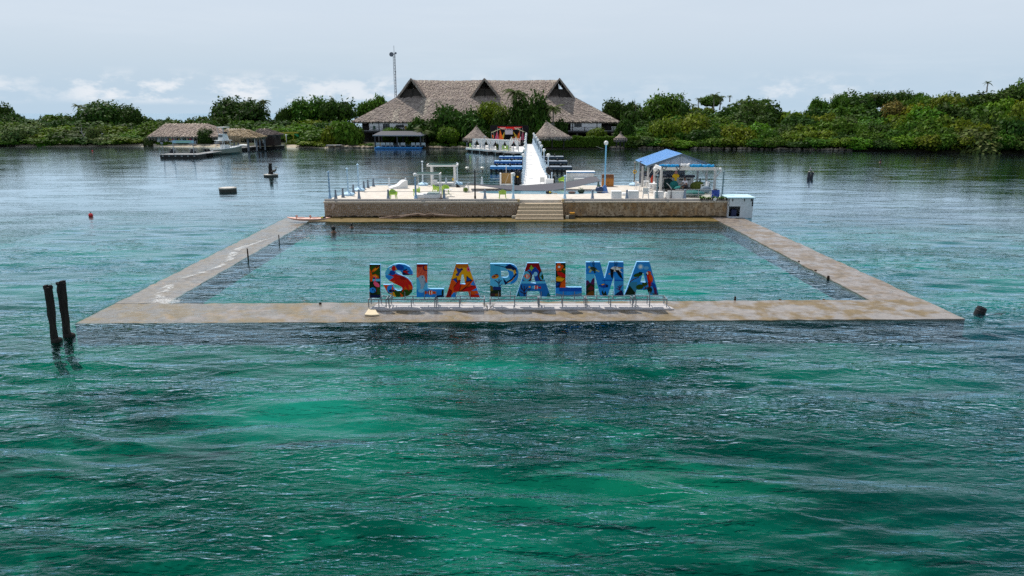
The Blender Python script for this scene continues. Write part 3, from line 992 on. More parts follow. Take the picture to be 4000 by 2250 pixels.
# ---- L
LETTERS.append(('L', ZA, 0, [rectq(980, 215, 1160, 768), rectq(1160, 630, 1435, 768)], C_SKY, [
 (srgb(235, 110, 80), [(980, 255), (1160, 255), (1160, 530), (1060, 470), (980, 430)]), (C_CRIM, rectq(980, 210, 1160, 250)), (C_CRIM, ell(1035, 235, 60, 32)),
 (C_NAVY, ell(1135, 275, 54, 52)), (C_ORG, ell(1138, 275, 38, 38))] + [(C_CRIM, q) for k in range(6) for q in stroke([(1000 + k * 22, 270), (1040 + k * 26, 470)], 5)] +
 [(C_BLUE, rectq(980, 640, 1440, 770)), (C_GREY, [(1000, 440), (1050, 402), (1100, 405), (1122, 450), (1125, 520), (1100, 600), (1080, 640), (1045, 630), (1050, 560), (1020, 480)]), (srgb(120, 140, 160), [(1100, 480), (1150, 520), (1120, 545)]), (C_NAVY, ell(1078, 432, 9, 11)),
 (srgb(130, 200, 235), ell(1060, 660, 55, 32)), (C_BRN, ell(1135, 690, 20, 32)), (C_ORG, ell(1135, 690, 14, 27)), (C_ORG, ell(1215, 690, 55, 38)), (C_BRN, ell(1185, 690, 10, 36)), (C_WHT, ell(1195, 690, 8, 34)), (C_WHT, ell(1235, 690, 8, 34)), (C_ORG, ell(1282, 692, 20, 24)), (C_BLK, ell(1215, 665, 6, 6)),
 (C_NAVY, [(1300, 770), (1330, 738), (1440, 720), (1440, 770)]), (C_DGRN, ell(1420, 690, 22, 50))]))
# ---- A (first)
LETTERS.append(('A', ZA, 0, a_pieces(1470, 2038, 1640, 1838, 210, 768, 1738, 1762, 385, 1705, 1795, 552, (1655, 1635), (1842, 1868), 675), C_ORG, [
 (C_YEL, [(1560, 460), (1650, 250), (1870, 250), (1930, 470), (1820, 500), (1700, 480)]), (srgb(205, 120, 20), rectq(1600, 205, 1880, 275)),
 (C_DEEP, [(1590, 470), (1650, 450), (1660, 520), (1620, 520)]), (C_DEEP, [(1820, 415), (1905, 485), (1812, 505)]), (C_BLUE, [(1880, 560), (1930, 490), (1965, 580)]),
 (C_ORG, [(1530, 520), (1600, 480), (1640, 520), (1600, 640), (1500, 640)]), (C_RED, [(1600, 600), (1700, 475), (1720, 570), (1690, 670), (1600, 660)]),
 (C_RED, [(1730, 670), (1800, 610), (1970, 565), (1985, 600), (1880, 665)]), (C_CRIM, [(1470, 768), (1520, 630), (1570, 660), (1560, 768)]), (C_ORG, [(1860, 680), (2000, 665), (2010, 705), (1870, 705)]),
 (C_RED, [(1870, 720), (2030, 740), (2040, 768), (1880, 768)]), (C_BLUE, [(1900, 660), (1990, 610), (2000, 660)]), (C_BLUE, [(1560, 740), (1600, 690), (1650, 690), (1640, 768), (1560, 768)]), (C_DEEP, [(1940, 715), (2030, 710), (2035, 735)]),
 (srgb(60, 70, 140), ell(1700, 335, 22, 65, 35)), (srgb(60, 70, 140), [(1640, 270), (1720, 300), (1700, 345), (1660, 340)]), (C_NAVY, ell(1735, 300, 20, 18)), (srgb(60, 70, 140), ell(1665, 390, 28, 22)), (C_PINK, ell(1850, 300, 32, 38)), (C_CRIM, ell(1850, 300, 12, 14))] +
 [(C_BLK, q) for pl in ([(1558, 480), (1650, 440), (1660, 520)], [(1820, 415), (1812, 505), (1905, 485), (1820, 415)], [(1600, 600), (1700, 475), (1720, 570), (1690, 670)], [(1730, 670), (1800, 610), (1970, 565)], [(1800, 520), (1900, 490), (1830, 580), (1700, 670)], [(1520, 630), (1570, 660), (1530, 740)]) for q in stroke(pl, 7)]))
# ---- P
LETTERS.append(('P', ZB, 1, p_pieces(), C_SKY, [
 (C_BLUE, [(330, 165), (500, 165), (500, 440), (400, 440)]), (srgb(80, 180, 215), rectq(118, 180, 250, 330)),
 (C_NAVY, [(310, 205), (380, 170), (460, 225), (470, 270), (400, 250), (330, 230)]), (srgb(200, 200, 150), [(320, 230), (400, 235), (465, 280), (460, 330), (440, 340), (420, 270)]), (C_YEL, ell(445, 275, 12, 30, -10))] +
 [(C_NAVY, q) for q in stroke([(180, 183), (250, 195), (320, 212)], 9)] + [(C_NAVY, q) for q in stroke([(460, 300), (410, 370), (350, 405), (320, 430)], 24)] + [(C_YEL, q) for q in stroke([(440, 345), (405, 385), (350, 415)], 6)] +
 [(C_NAVY, [(290, 355), (335, 405), (320, 440), (300, 400)]), (srgb(205, 120, 40), ell(185, 335, 48, 26, -10)), (C_YEL, ell(190, 345, 30, 12)), (C_PUR, ell(175, 335, 16, 12)), (C_BRN, [(170, 310), (210, 295), (230, 315)])] +
 [(srgb(50, 30, 70), q) for pl in ([(235, 480), (235, 370)], [(235, 430), (205, 395)], [(235, 420), (265, 380)], [(240, 460), (275, 430)], [(215, 400), (180, 385)]) for q in stroke(pl, 9)] +
 [(srgb(30, 60, 120), [(118, 490), (170, 465), (262, 470), (262, 540), (118, 540)]), (C_DGRN, rectq(118, 510, 262, 605)), (srgb(110, 100, 40), [(118, 450), (150, 460), (160, 520), (118, 530)]), (srgb(70, 45, 50), rectq(118, 555, 262, 605)), (srgb(120, 95, 40), ell(215, 575, 36, 16))]))
# ---- A (second)
LETTERS.append(('A', ZB, 1, a_pieces(463, 917, 608, 760, 155, 597, 680, 690, 300, 650, 722, 425, (610, 600), (765, 782), 525), C_BLUE, [
 (C_CRIM, [(600, 150), (770, 150), (840, 400), (760, 290), (660, 230), (560, 280)]), (C_DEEP, [(640, 245), (715, 205), (760, 260), (800, 400), (640, 410)]), (srgb(150, 210, 240), ell(718, 300, 26, 30)),
 (srgb(150, 190, 60), ell(665, 222, 30, 14)), (srgb(150, 190, 60), ell(662, 222, 13, 40)), (C_BRN, ell(605, 335, 66, 78)), (srgb(90, 185, 215), ell(595, 330, 54, 66)), (C_ORG, ell(608, 330, 34, 34)), (C_WHT, ell(598, 330, 5, 32)), (C_WHT, ell(616, 330, 5, 32)), (C_ORG, [(575, 325), (560, 310), (560, 345)]),
 (C_BRN, ell(810, 325, 60, 75)), (srgb(90, 185, 215), ell(820, 325, 50, 62)), (C_GRN, ell(808, 335, 14, 40)), (C_GRN, ell(808, 330, 30, 10)),
 (C_SKY, rectq(480, 395, 900, 425)), (srgb(35, 120, 190), rectq(460, 428, 930, 600))] +
 [(srgb(45, 25, 50), q) for pl in ([(568, 597), (568, 460)], [(568, 540), (535, 480)], [(568, 530), (610, 470)], [(568, 560), (520, 530)], [(575, 560), (630, 520)], [(610, 510), (650, 500)], [(535, 500), (530, 450)]) for q in stroke(pl, 12)] +
 [(C_RED, ell(728, 475, 30, 26)), (C_WHT, ell(705, 475, 8, 24)), (C_WHT, ell(740, 478, 6, 22)), (C_RED, [(755, 478), (790, 460), (785, 500)]), (srgb(90, 175, 225), ell(685, 475, 20, 18)), (C_YEL, ell(640, 470, 14, 10)),
 (C_TEAL, [(465, 597), (490, 530), (515, 597)]), (C_TEAL, [(860, 597), (885, 540), (917, 597)])]))
# ---- L (second)
LETTERS.append(('L', ZB, 1, [rectq(982, 152, 1114, 592), rectq(1114, 477, 1328, 592)], C_DGRN, [
 (C_ORG, ell(1025, 168, 28, 24)), (C_ORG, ell(1000, 205, 26, 22)), (C_ORG, ell(1062, 200, 28, 22)), (C_ORG, ell(1012, 240, 24, 24)), (C_ORG, ell(1055, 238, 24, 24)), (C_WHT, ell(1028, 207, 16, 14)),
 (C_GRN, [(1060, 240), (1114, 200), (1114, 290), (1050, 290)]), (C_YEL, ell(1100, 238, 16, 10)), (C_RED, [(1000, 270), (1060, 275), (1114, 310), (1114, 350), (1060, 340), (1010, 310)]),
 (C_YEL, [(990, 340), (1020, 330), (1110, 355), (1070, 400), (990, 395)]), (C_ORG, [(1050, 410), (1114, 360), (1114, 480), (1030, 480)]), (C_NAVY, [(982, 400), (1050, 405), (1030, 470), (982, 500)]), (C_DEEP, [(990, 420), (1035, 420), (1000, 470)]),
 (C_BLUE, rectq(982, 480, 1330, 595)), (srgb(25, 95, 190), rectq(1030, 480, 1330, 530)), (srgb(120, 150, 170), [(982, 595), (990, 555), (1060, 570), (1150, 580), (1260, 565), (1330, 550), (1330, 595)])] +
 [(C_BLK, q) for pl in ([(982, 335), (1110, 355)], [(1070, 400), (1114, 360)], [(990, 395), (1060, 405), (1030, 480)]) for q in stroke(pl, 5)]))
# ---- M
LETTERS.append(('M', ZB, 1, [rectq(1383, 143, 1497, 583), [(1383 + 60, 143), (1570, 143), (1635, 385), (1605, 583), (1570, 583), (1497, 290)], [(1690, 143), (1820, 143), (1765, 290), (1672, 583), (1605, 583), (1625, 385)], rectq(1757, 143, 1880, 583)], C_BLUE, [
 (srgb(45, 140, 215), rectq(1383, 140, 1880, 260)), (srgb(25, 95, 185), rectq(1600, 375, 1890, 390)), (C_SKY, rectq(1383, 300, 1497, 420)), (srgb(60, 160, 215), rectq(1757, 395, 1880, 583)),
 (C_PUR, [(1383, 390), (1410, 380), (1440, 420), (1470, 360), (1497, 350), (1497, 470), (1383, 480)]), (C_DGRN, [(1383, 470), (1430, 420), (1497, 450), (1497, 583), (1383, 583)]), (srgb(110, 40, 50), [(1400, 500), (1450, 450), (1497, 490), (1450, 520)]), (srgb(120, 80, 30), [(1383, 583), (1420, 540), (1480, 520), (1497, 583)]),
 (srgb(60, 75, 60), ell(1485, 235, 48, 28, 20)), (srgb(180, 190, 150), ell(1428, 210, 16, 16)), (srgb(180, 190, 150), [(1440, 230), (1420, 275), (1440, 285), (1465, 250)]), (srgb(180, 190, 150), [(1510, 240), (1565, 260), (1555, 275), (1515, 260)]), (C_DGRN, [(1485, 260), (1520, 280), (1495, 290)]),
 (C_WHT, ell(1775, 235, 65, 34, 0)), (C_BLK, [(1700, 230), (1755, 240), (1735, 365), (1715, 340)]), (C_BLK, [(1765, 245), (1830, 250), (1870, 370), (1830, 340)]), (srgb(180, 150, 110), [(1800, 205), (1875, 215), (1870, 228), (1815, 222)]), (C_WHT, [(1815, 240), (1870, 290), (1830, 270)]), (C_YEL, ell(1692, 298, 12, 8)),
 (C_DEEP, ell(1620, 455, 52, 28)), (C_YEL, [(1580, 440), (1610, 428), (1635, 435), (1600, 448)]), (C_NAVY, ell(1660, 458, 16, 18)), (C_NAVY, [(1572, 455), (1545, 435), (1550, 478)]),
 (C_DGRN, [(1580, 583), (1600, 510), (1620, 560), (1640, 520), (1660, 583)]), (C_NAVY, [(1757, 583), (1800, 545), (1860, 510), (1880, 583)])] +
 [(C_PUR, q) for pl in ([(1835, 540), (1830, 450)], [(1832, 500), (1805, 460)], [(1832, 490), (1860, 445)], [(1830, 510), (1790, 490)]) for q in stroke(pl, 11)]))
# ---- A (third)
LETTERS.append(('A', ZB, 1, a_pieces(1895, 2345, 2055, 2222, 140, 577, 2132, 2148, 290, 2100, 2172, 412, (2050, 2035), (2195, 2220), 510), srgb(50, 150, 220), [
 (srgb(140, 195, 230), ell(2105, 205, 40, 36)), (C_WHT, ell(2105, 205, 20, 20)), (srgb(120, 185, 225), ell(2180, 220, 35, 22)),
 (C_GRN, ell(2070, 312, 62, 24, -14)), (C_DGRN, ell(2105, 290, 30, 18)), (srgb(60, 140, 170), [(1960, 410), (2060, 405), (2060, 520), (1990, 540), (1930, 500)]), (C_DGRN, [(1895, 577), (1960, 450), (2045, 560), (2035, 577)]),
 (C_GRN, ell(2095, 470, 52, 34, -10)), (C_GRN, ell(2160, 430, 36, 30)), (C_DGRN, ell(2225, 510, 34, 40)), (C_DGRN, ell(2300, 560, 40, 20)), (srgb(60, 130, 160), rectq(2210, 545, 2345, 560))] +
 [(C_BRN, q) for q in stroke([(1940, 420), (2010, 370), (2080, 340)], 10)] + [(C_BRN, q) for q in stroke([(2150, 500), (2200, 480), (2250, 450)], 14)] + [(C_BRN, q) for q in stroke([(2180, 490), (2140, 440)], 9)] +
 [(C_RED, ell(2225, 360, 32, 85, -14)), (C_ORG, ell(2240, 350, 26, 50, -16)), (C_RED, ell(2212, 290, 30, 30)), (C_ORG, ell(2225, 285, 18, 20)), (C_WHT, ell(2192, 292, 13, 18)), (C_BLK, ell(2182, 305, 8, 14)), (C_CRIM, [(2200, 400), (2240, 430), (2225, 480), (2205, 450)]),
 (C_DEEP, [(2250, 400), (2300, 440), (2315, 500), (2270, 480), (2240, 430)]), (C_PUR, [(2270, 470), (2315, 490), (2320, 580), (2290, 560)])]))
# the two words: each word stands on its own frames
plinth = MB()
mp0, mp1 = G(1448, 1198, 0.1), G(2612, 1190, 0.1)
words = []
for wi, (nm, lab) in enumerate((('letter_sign', 'painted letters reading ISLA on a low metal frame'), ('letter_sign', 'painted letters reading PALMA on a low metal frame'))):
 words.append(thing(nm, lab, 'sign', (0, SY + 0.33, 0), SROT, None))
names = {'I': 'letter', 'S': 'letter', 'L': 'letter', 'A': 'letter', 'P': 'letter', 'M': 'letter'}
LDEP = 0.2
lett_lab = ['letter I with flamingo', 'letter S with blue fish and red flower', 'letter L with grey dolphin', 'letter A with orange petals and hummingbird', 'letter P with marlin', 'letter A with seabed and portholes', 'letter L with hibiscus', 'letter M with turtle and pelican', 'letter A with red macaw']
word_span = {0: [9, -9], 1: [9, -9]}
for li, (ch, zf, wi, pieces, base, art) in enumerate(LETTERS):
 W = words[wi]
 loc = lambda p: sgn(*zf(*p))
 P3 = [[loc(p) for p in pc] for pc in pieces]
 mb = MB()
 mb2 = MB()
 mb2.col = base
 for pc in P3:
  ar = sum(pc[i][0] * pc[(i + 1) % len(pc)][1] - pc[(i + 1) % len(pc)][0] * pc[i][1] for i in range(len(pc)))
  if ar < 0: pc.reverse()
  n = len(pc)
  fr_ = [Vector((p[0], -LDEP / 2, p[1])) for p in pc]
  bk_ = [Vector((p[0], LDEP / 2, p[1])) for p in pc]
  mb.add(fr_ + bk_, [tuple(range(n, 2 * n))[::-1]] + [(i, n + i, n + (i + 1) % n, (i + 1) % n) for i in range(n)])
  mb2.add(fr_, [tuple(range(n))])
  word_span[wi][0] = min(word_span[wi][0], min(p[0] for p in pc))
  word_span[wi][1] = max(word_span[wi][1], max(p[0] for p in pc))
 body = mb.build('letter', letter_side, W)
 body['label'] = lett_lab[li]
 # the picture painted on the front
 for k, (col, poly) in enumerate(art):
  mb2.col = col
  lp = [loc(p) for p in poly]
  for tri in triangulate_poly(lp):
   for pc in P3:
    q = clip(tri, pc)
    if len(q) >= 3:
     y = -LDEP / 2 - 0.0015 - 0.0006 * k
     ar = sum(q[i][0] * q[(i + 1) % len(q)][1] - q[(i + 1) % len(q)][0] * q[i][1] for i in range(len(q)))
     if ar < 0: q = q[::-1]
     mb2.add([(p[0], y, p[1]) for p in q], [tuple(range(len(q)))])
 mb2.build('painted_front', sign_paint, body)
# frames
for wi, segs in ((0, [(190, 530, ZA), (482, 1318, ZA), (1290, 2112, ZA)]), (1, [(118, 765, ZB), (752, 1390, ZB), (1370, 2035, ZB), (1990, 2440, ZB)])):
 W = words[wi]
 for a, b, zf in segs:
  s0, s1 = sgn(*zf(a, 800 if zf is ZA else 620))[0], sgn(*zf(b, 800 if zf is ZA else 620))[0]
  mb = MB()
  zr = 0.545
  for y in (-0.34, 0.34):
   mb.bar((s0, y, zr), (s1, y, zr), 0.045)
   n = max(2, int(round((s1 - s0) / 1.1)))
   for k in range(n + 1):
    x = s0 + (s1 - s0) * k / n
    mb.bar((x, y, 0.13), (x, y, zr), 0.045)
  for x in (s0, s1):
   mb.bar((x, -0.34, zr), (x, 0.34, zr), 0.045)
  mb.build('frame', frame_metal, W)
  n = max(2, int(round((s1 - s0) / 1.0)))
 for li, (ch, zf, w2, pieces, base, art) in enumerate(LETTERS):
  if w2 != wi: continue
  xsn = [sgn(*zf(*p))[0] for pc in pieces for p in pc]
  x0, x1 = min(xsn), max(xsn)
  for x in ((x0 + 0.03, x1 - 0.03) if ch in 'I' else (x0 + (x1 - x0) * .3, x0 + (x1 - x0) * .72)):
   mb = MB()
   mb.bar((x, -LDEP / 2 - 0.075, 0.50), (x, -LDEP / 2 - 0.075, 0.92), 0.032)
   mb.bar((x, -0.34, 0.575), (x, 0.34, 0.575), 0.035)
   mb.bar((x, -LDEP / 2 - 0.09, 0.9), (x, -LDEP / 2 + 0.02, 0.9), 0.02)
   mb.build('letter_strut', frame_metal, W)
# white plinth the frames stand on
pl = thing('plinth', 'low white concrete plinth under the painted letters', 'plinth', (0, SY + 0.33, 0), SROT)
mb = MB()
for a, b in ((word_span[0][0] - 0.02, word_span[0][1] + 0.42), (word_span[1][0] - 0.03, word_span[1][1] + 0.75)):
 mb.prism([(a + 0.02, -0.5), (b, -0.5), (b - 0.3, 0.52), (a + 0.3, 0.52)], -0.3, 0.10)
mb.build('slab', M('plinth_white', (0.47, 0.445, 0.44), 0.6, 0.12, 1.5, 0.2, 8), pl, bevel=0.03)
o = MB()
for a in (word_span[0][1] + .43, ):
 o.prism([(a + .0, -0.5), (word_span[1][0] - 0.05, -0.5), (word_span[1][0] + .1, 0.4), (a - .1, 0.4)], -0.3, 0.08)
o.build('slab', MATS['plinth_white'], pl)
# ================================================================== ON THE PLATFORM
def gd(px, py): return G(px, py, DZ)
# ---- bollards
def bollard(label, mat, cap=None, group=None):
 t = thing('bollard', label, 'bollard', (0, 0, 0), 0, group)
 mb = MB()
 mb.lathe((0, 0, 0), [(0.17, 0.0), (0.17, 0.1), (0.145, 0.13), (0.15, 0.22), (0.125, 0.26), (0.095, 0.55), (0.085, 0.66), (0.10, 0.69), (0.07, 0.73)], 12)
 mb.build('post', mat, t, smooth=True)
 mb = MB()
 mb.lathe((0, 0, 0), [(0.05, 0.73), (0.09, 0.77), (0.10, 0.82), (0.075, 0.88), (0.03, 0.92)], 10)
 mb.build('cap', cap or mat, t, smooth=True)
 return t
protos = {}
def place(proto, p, rz=0, label=None):
 if proto.name not in protos:
  protos[proto.name] = 1
  o = proto
  if label: o['label'] = label
 else:
  o = copy_tree(proto, None, label)
 o.location = p
 o.rotation_euler = (0, 0, rz)
 return o
rows = {
 'left': ('weathered grey bollard in the roped row up the left platform edge', iron_grey, 'grey bollards up the left platform edge',
    [gd(1312, 778), gd(1340, 771), gd(1381, 755), gd(1422, 740), gd(1438, 734), gd(1459, 728)]),
 'front': ('blue grey bollard in the row behind the front kerb', M('bollard_slate', (0.20, 0.26, 0.34), 0.6, 0.3, 4, 0.3), 'blue grey bollards behind the front kerb',
    [gd(1403, 777), gd(1517, 777), gd(1735, 777), gd(1894.5, 777), gd(2314, 777.5), gd(2448, 778), gd(2674, 777)]),
 'back': ('pale bollard in the row along the far platform edge', M('bollard_pale', (0.60, 0.68, 0.74), 0.6, 0.18, 4, 0.2), 'pale bollards along the far platform edge',
    [gd(1521, 727), gd(1585, 726.5), gd(1743, 725), gd(1883, 722.5)]),
 'right': ('dark green grey bollard in the roped row beside the bar hut', M('bollard_green', (0.075, 0.115, 0.12), 0.6, 0.3, 4, 0.3), 'dark bollards beside the bar hut',
    [gd(2733, 729), gd(2768, 740), gd(2337, 731)]),
}
rope_mat = M('grey_rope', (0.14, 0.17, 0.2), 0.8, 0.2, 8)
def rope(pts, sag, label, group=None, rad=0.018, nm='rope', mat=None, h=0.74):
 mb = MB(pts[0])
 for a, b in zip(pts, pts[1:]):
  q = []
  n = 10
  for i in range(n + 1):
   t = i / n
   p = a.lerp(b, t) + Vector((0, 0, h - sag * 4 * t * (1 - t)))
   q.append(p)
  mb.tube(q, rad, 5)
 o = mb.build(nm, mat or rope_mat)
 o.location = pts[0]
 return tag(o, label, 'rope', group)
for k, (lab, m_, grp, ps) in rows.items():
 pr = bollard(lab, m_, None, grp)
 for p in ps: place(pr, p)
rope(rows['left'][3], 0.12, 'sagging rope linking the left row of grey bollards')
rope(rows['front'][3][:4], 0.05, 'thin rope along the front kerb left of the steps')
rope(rows['front'][3][4:], 0.05, 'thin pale rope along the front kerb right of the steps', mat=M('pale_rope', (0.55, 0.55, 0.52), 0.8))
rope([rows['left'][3][-1]] + rows['back'][3], 0.06, 'rope along the far platform edge between pale bollards')
rope(rows['right'][3][:2] + [gd(2820, 772)], 0.2, 'drooping rope from the dark bollards to the right lamp post')
# ---- lamp posts
globe_m = M('white_globe', (0.82, 0.82, 0.80), 0.3, 0.03, 2)
def lamp_post(name, label, p, h, mat, globe=0.0, fancy=True, base=True, group=None, gpost=0.065):
 t = thing(name, label, 'lamp post', p, 0, group)
 mb = MB()
 if fancy:
  prof = [(0.17, 0), (0.17, 0.12), (0.13, 0.16), (0.14, 0.3), (0.10, 0.36), (0.075, 0.7)]
  for i in range(4):
   z = 0.75 + (h - 1.1) * i / 4
   prof += [(0.075, z), (0.11, z + 0.05), (0.07, z + 0.1)]
  prof += [(0.062, h - 0.32), (0.11, h - 0.26), (0.06, h - 0.2), (0.055, h)]
 else:
  prof = [(gpost, 0), (gpost, h)]
 mb.lathe((0, 0, 0), prof, 10)
 mb.build('pole', mat, t, smooth=fancy)
 if base:
  mb = MB()
  mb.lathe((0, 0, 0), [(0.62, 0), (0.62, 0.16), (0.50, 0.24), (0.26, 0.30), (0.14, 0.38)], 14)
  mb.build('base', pale_blue, t)
 if globe:
  mb = MB()
  mb.blob((0, 0, h + globe * 0.9), globe, 16, 10)
  mb.build('globe', globe_m, t, smooth=True)
  mb = MB()
  mb.lathe((0, 0, h - 0.05), [(0.09, 0), (0.12, 0.06), (0.1, 0.09)], 10)
  mb.build('collar', mat, t)
 else:
  mb = MB()
  mb.lathe((0, 0, h), [(0.12, 0), (0.15, 0.05), (0.1, 0.1), (0.05, 0.16)], 8)
  mb.build('capital', mat, t)
 return t
def hz(px, ytop, p): return D(px, ytop, p.y).z - DZ
for px, yb, yt, gl, mat, lab, base in (
  (1289, 777, 675, 0, iron_blue, 'ornate blue lamp post without globe at the left front corner', False),
  (1361, 763, 661, 0, pale_blue, 'pale lamp post without globe, nearer of two beside the left rope', True),
  (1402, 746, 645, 0, pale_blue, 'taller pale lamp post without globe, farther of two beside the left rope', True),
  (1652, 724, 633, 0, M('near_white_blue', (0.66, 0.74, 0.79), 0.5, 0.1, 3), 'whitish lamp post with round base behind the daybeds', True),
  (1787, 721, 640, 0, MATS['near_white_blue'], 'whitish lamp post with round base right of the rear daybed', True),
  (1624, 777, 690, 0.19, iron_blue, 'blue lamp post with white globe left of the green topped daybed', False),
  (2005, 777, 688, 0.19, pale_blue, 'pale blue lamp post with white globe left of the steps', False),
  (2206, 777, 690, 0, pale_blue, 'pale blue lamp post without globe right of the steps', False),
  (2477, 725, 637, 0, M('rusty_grey', (0.22, 0.2, 0.17), 0.8, 0.4, 4), 'grey lamp post with yellow ring left of the bar hut', True),
  (2565, 776, 688, 0, M('lamp_green_grey', (0.16, 0.24, 0.27), 0.6, 0.3, 4), 'green grey lamp post in front of the bar hut', False),
  (2820, 773, 672, 0, MATS['lamp_green_grey'], 'tall green grey lamp post at the right front corner', False)):
 p = gd(px, yb)
 lt = lamp_post('lamp_post', lab, p, hz(px, yt, p), mat, gl, True, base)
 if 'yellow ring' in lab:
  mb = MB()
  mb.tube([(0.17 * math.cos(a) , -0.12, 1.55 + 0.17 * math.sin(a)) for a in [2 * PI * k / 12 for k in range(13)]], 0.05, 6)
  mb.build('ring', M('lifebuoy_yellow', (0.75, 0.45, 0.02), 0.5), lt)
# tall pale lamp
p = gd(2361.5, 752)
t = lamp_post('lamp_post', 'tallest slim blue lamp post with white globe on a splayed blue foot', p, hz(2361, 566, p), M('sky_blue_pole', (0.20, 0.50, 0.75), 0.5, 0.12, 3), 0.22, False, False, None, 0.075)
mb = MB()
mb.prism([(-.33, -.33), (.33, -.33), (.33, .33), (-.33, .33)], 0, 0.05)
mb.add([(-.33, -.33, .05), (.33, -.33, .05), (.33, .33, .05), (-.33, .33, .05), (-.14, -.14, .72), (.14, -.14, .72), (.14, .14, .72), (-.14, .14, .72)], [(0, 1, 5, 4), (1, 2, 6, 5), (2, 3, 7, 6), (3, 0, 4, 7), (4, 5, 6, 7)])
mb.build('foot', M('cobalt_paint', (0.08, 0.2, 0.5), 0.5, 0.2, 4), t)
# black double lamp
p = gd(1856, 776)
t = thing('lamp_post', 'black lamp post with two lantern arms left of the plunge pool', 'lamp post', p)
h = hz(1855, 664, p)
mb = MB(); mb.lathe((0, 0, 0), [(0.1, 0), (0.1, 0.25), (0.075, 0.28), (0.065, h), (0.05, h + .05)], 10); mb.build('pole', dark_metal, t)
mb = MB(); mb.bar((-0.72, 0, h - .12), (0.72, 0, h - .12), .03).bar((-0.72, 0, h - .22), (0.72, 0, h - .22), .03); mb.build('arm', M('slate_arm', (.09, .12, .14), .5), t)
for s in (-1, 1):
 mb = MB(); mb.lathe((s * 0.72, 0, h - .3), [(0.03, 0), (0.05, 0.2), (0.07, 0.22), (0.05, 0.25), (0.09, 0.34)], 8)
 l = mb.build('lantern', dark_metal, t)
 mb = MB(); mb.lathe((s * 0.72, 0, h - .3), [(0.085, 0.345), (0.19, 0.52), (0.2, 0.54), (0.12, 0.6)], 8); mb.build('lantern_glass', M('lantern_glass', (.6, .6, .56), .3), l)
# ---- armchairs
lime = M('lime_plastic', (0.42, 0.60, 0.10), 0.45, 0.06, 2)
lime_pale = M('pale_lime_plastic', (0.50, 0.64, 0.24), 0.45, 0.06, 2)
def tub_chair(mat):
 t = thing('armchair', 'lime green plastic tub armchair', 'armchair')
 mb = MB(); mb.box((0, 0, 0.42), (0.50, 0.48, 0.05)); mb.build('seat', mat, t, bevel=0.015)
 # curved shell: back and arms in one sweep
 mb = MB()
 pts = []
 for i in range(13):
  a = PI * (i / 12)                      # from right arm round the back to left arm
  x, y = 0.31 * math.cos(a), 0.30 * math.sin(a) ** 0.6 if 0 < i < 12 else 0.0
  y = y - 0.02
  top = 0.66 + 0.20 * math.sin(a) ** 2
  pts.append((x, y, top))
 pts = [(0.31, -0.27, 0.64)] + pts + [(-0.31, -0.27, 0.64)]
 vs, fs = [], []
 for x, y, z in pts:
  k = 0.88
  vs += [(x * k, y * k, 0.40), (x, y, z), (x * 1.09, y * 1.09, z), (x * .98, y * .98, 0.40)]
 for i in range(len(pts) - 1):
  for j in range(4):
   fs.append((i * 4 + j, i * 4 + (j + 1) % 4, (i + 1) * 4 + (j + 1) % 4, (i + 1) * 4 + j))
 fs += [(0, 1, 2, 3), tuple(len(vs) - 4 + j for j in (3, 2, 1, 0))]
 mb.add(vs, fs); mb.build('backrest', mat, t)
 for sx_ in (-1, 1):
  for sy_ in (-1, 1):
   mb = MB(); mb.add([(sx_ * .24 + a * .035, sy_ * .2 + b * .035, .42) for a, b in ((-1, -1), (1, -1), (1, 1), (-1, 1))] + [(sx_ * .29 + a * .022, sy_ * .25 + b * .022, 0) for a, b in ((-1, -1), (1, -1), (1, 1), (-1, 1))],
        [(0, 1, 2, 3), (7, 6, 5, 4), (0, 4, 5, 1), (1, 5, 6, 2), (2, 6, 7, 3), (3, 7, 4, 0)])
   mb.build('leg', mat, t)
 return t
ch = tub_chair(lime)
ch['group'] = 'green plastic armchairs'
ch.scale = (1.12, 1.12, 1.05)
for px, py, rz, lab in ((1536, 777, R(25), 'lime armchair just behind the bollard at far left of the kerb'),
      (1629, 766, R(-70), 'lime armchair half hidden by the globe lamp post'),
      (1704, 756, R(75), 'lime armchair behind the glass topped daybed, turned sideways'),
      (1721, 760, R(200), 'pale lime armchair between daybed posts, back to us'),
      (1741, 757, R(10), 'lime armchair facing us beside the white folding table'),
      (1963, 776, R(185), 'lone lime armchair with its back to the steps side'),
      (2197, 721, R(-30), 'lime armchair behind the grey shade sail')):
 place(ch, gd(px, py), rz, lab)
# ---- white wave lounger
pl_, pr_ = gd(1533, 742), gd(1566, 743)
t = thing('wave_lounger', 'white moulded wave lounger on the left of the deck', 'lounger', gd(1556, 735), R(28))
prof = [(-1.0, 0.12), (-0.75, 0.2), (-0.35, 0.28), (0.0, 0.42), (0.35, 0.72), (0.6, 0.85), (0.9, 0.84)]
mb = MB()
n = len(prof)
vs = [(x, -0.55, z) for x, z in prof] + [(x, 0.55, z) for x, z in prof] + [(x, -0.55, 0) for x, z in prof] + [(x, 0.55, 0) for x, z in prof]
fs = [(i, i + 1, n + i + 1, n + i) for i in range(n - 1)] + [(2 * n + i, 2 * n + i + 1, i + 1, i) for i in range(n - 1)] + [(n + i, n + i + 1, 3 * n + i + 1, 3 * n + i) for i in range(n - 1)] + [(0, n, 3 * n, 2 * n), (n - 1, 3 * n - 1, 4 * n - 1, 2 * n - 1)[0:1] + (2 * n + n - 1, 3 * n + n - 1, n + n - 1)]
mb.add(vs, fs); mb.build('shell', white_plastic, t, bevel=0.03)
# ---- daybeds
canvas_green = M('dark_green_canvas', (0.010, 0.055, 0.05), 0.9, 0.1, 2)
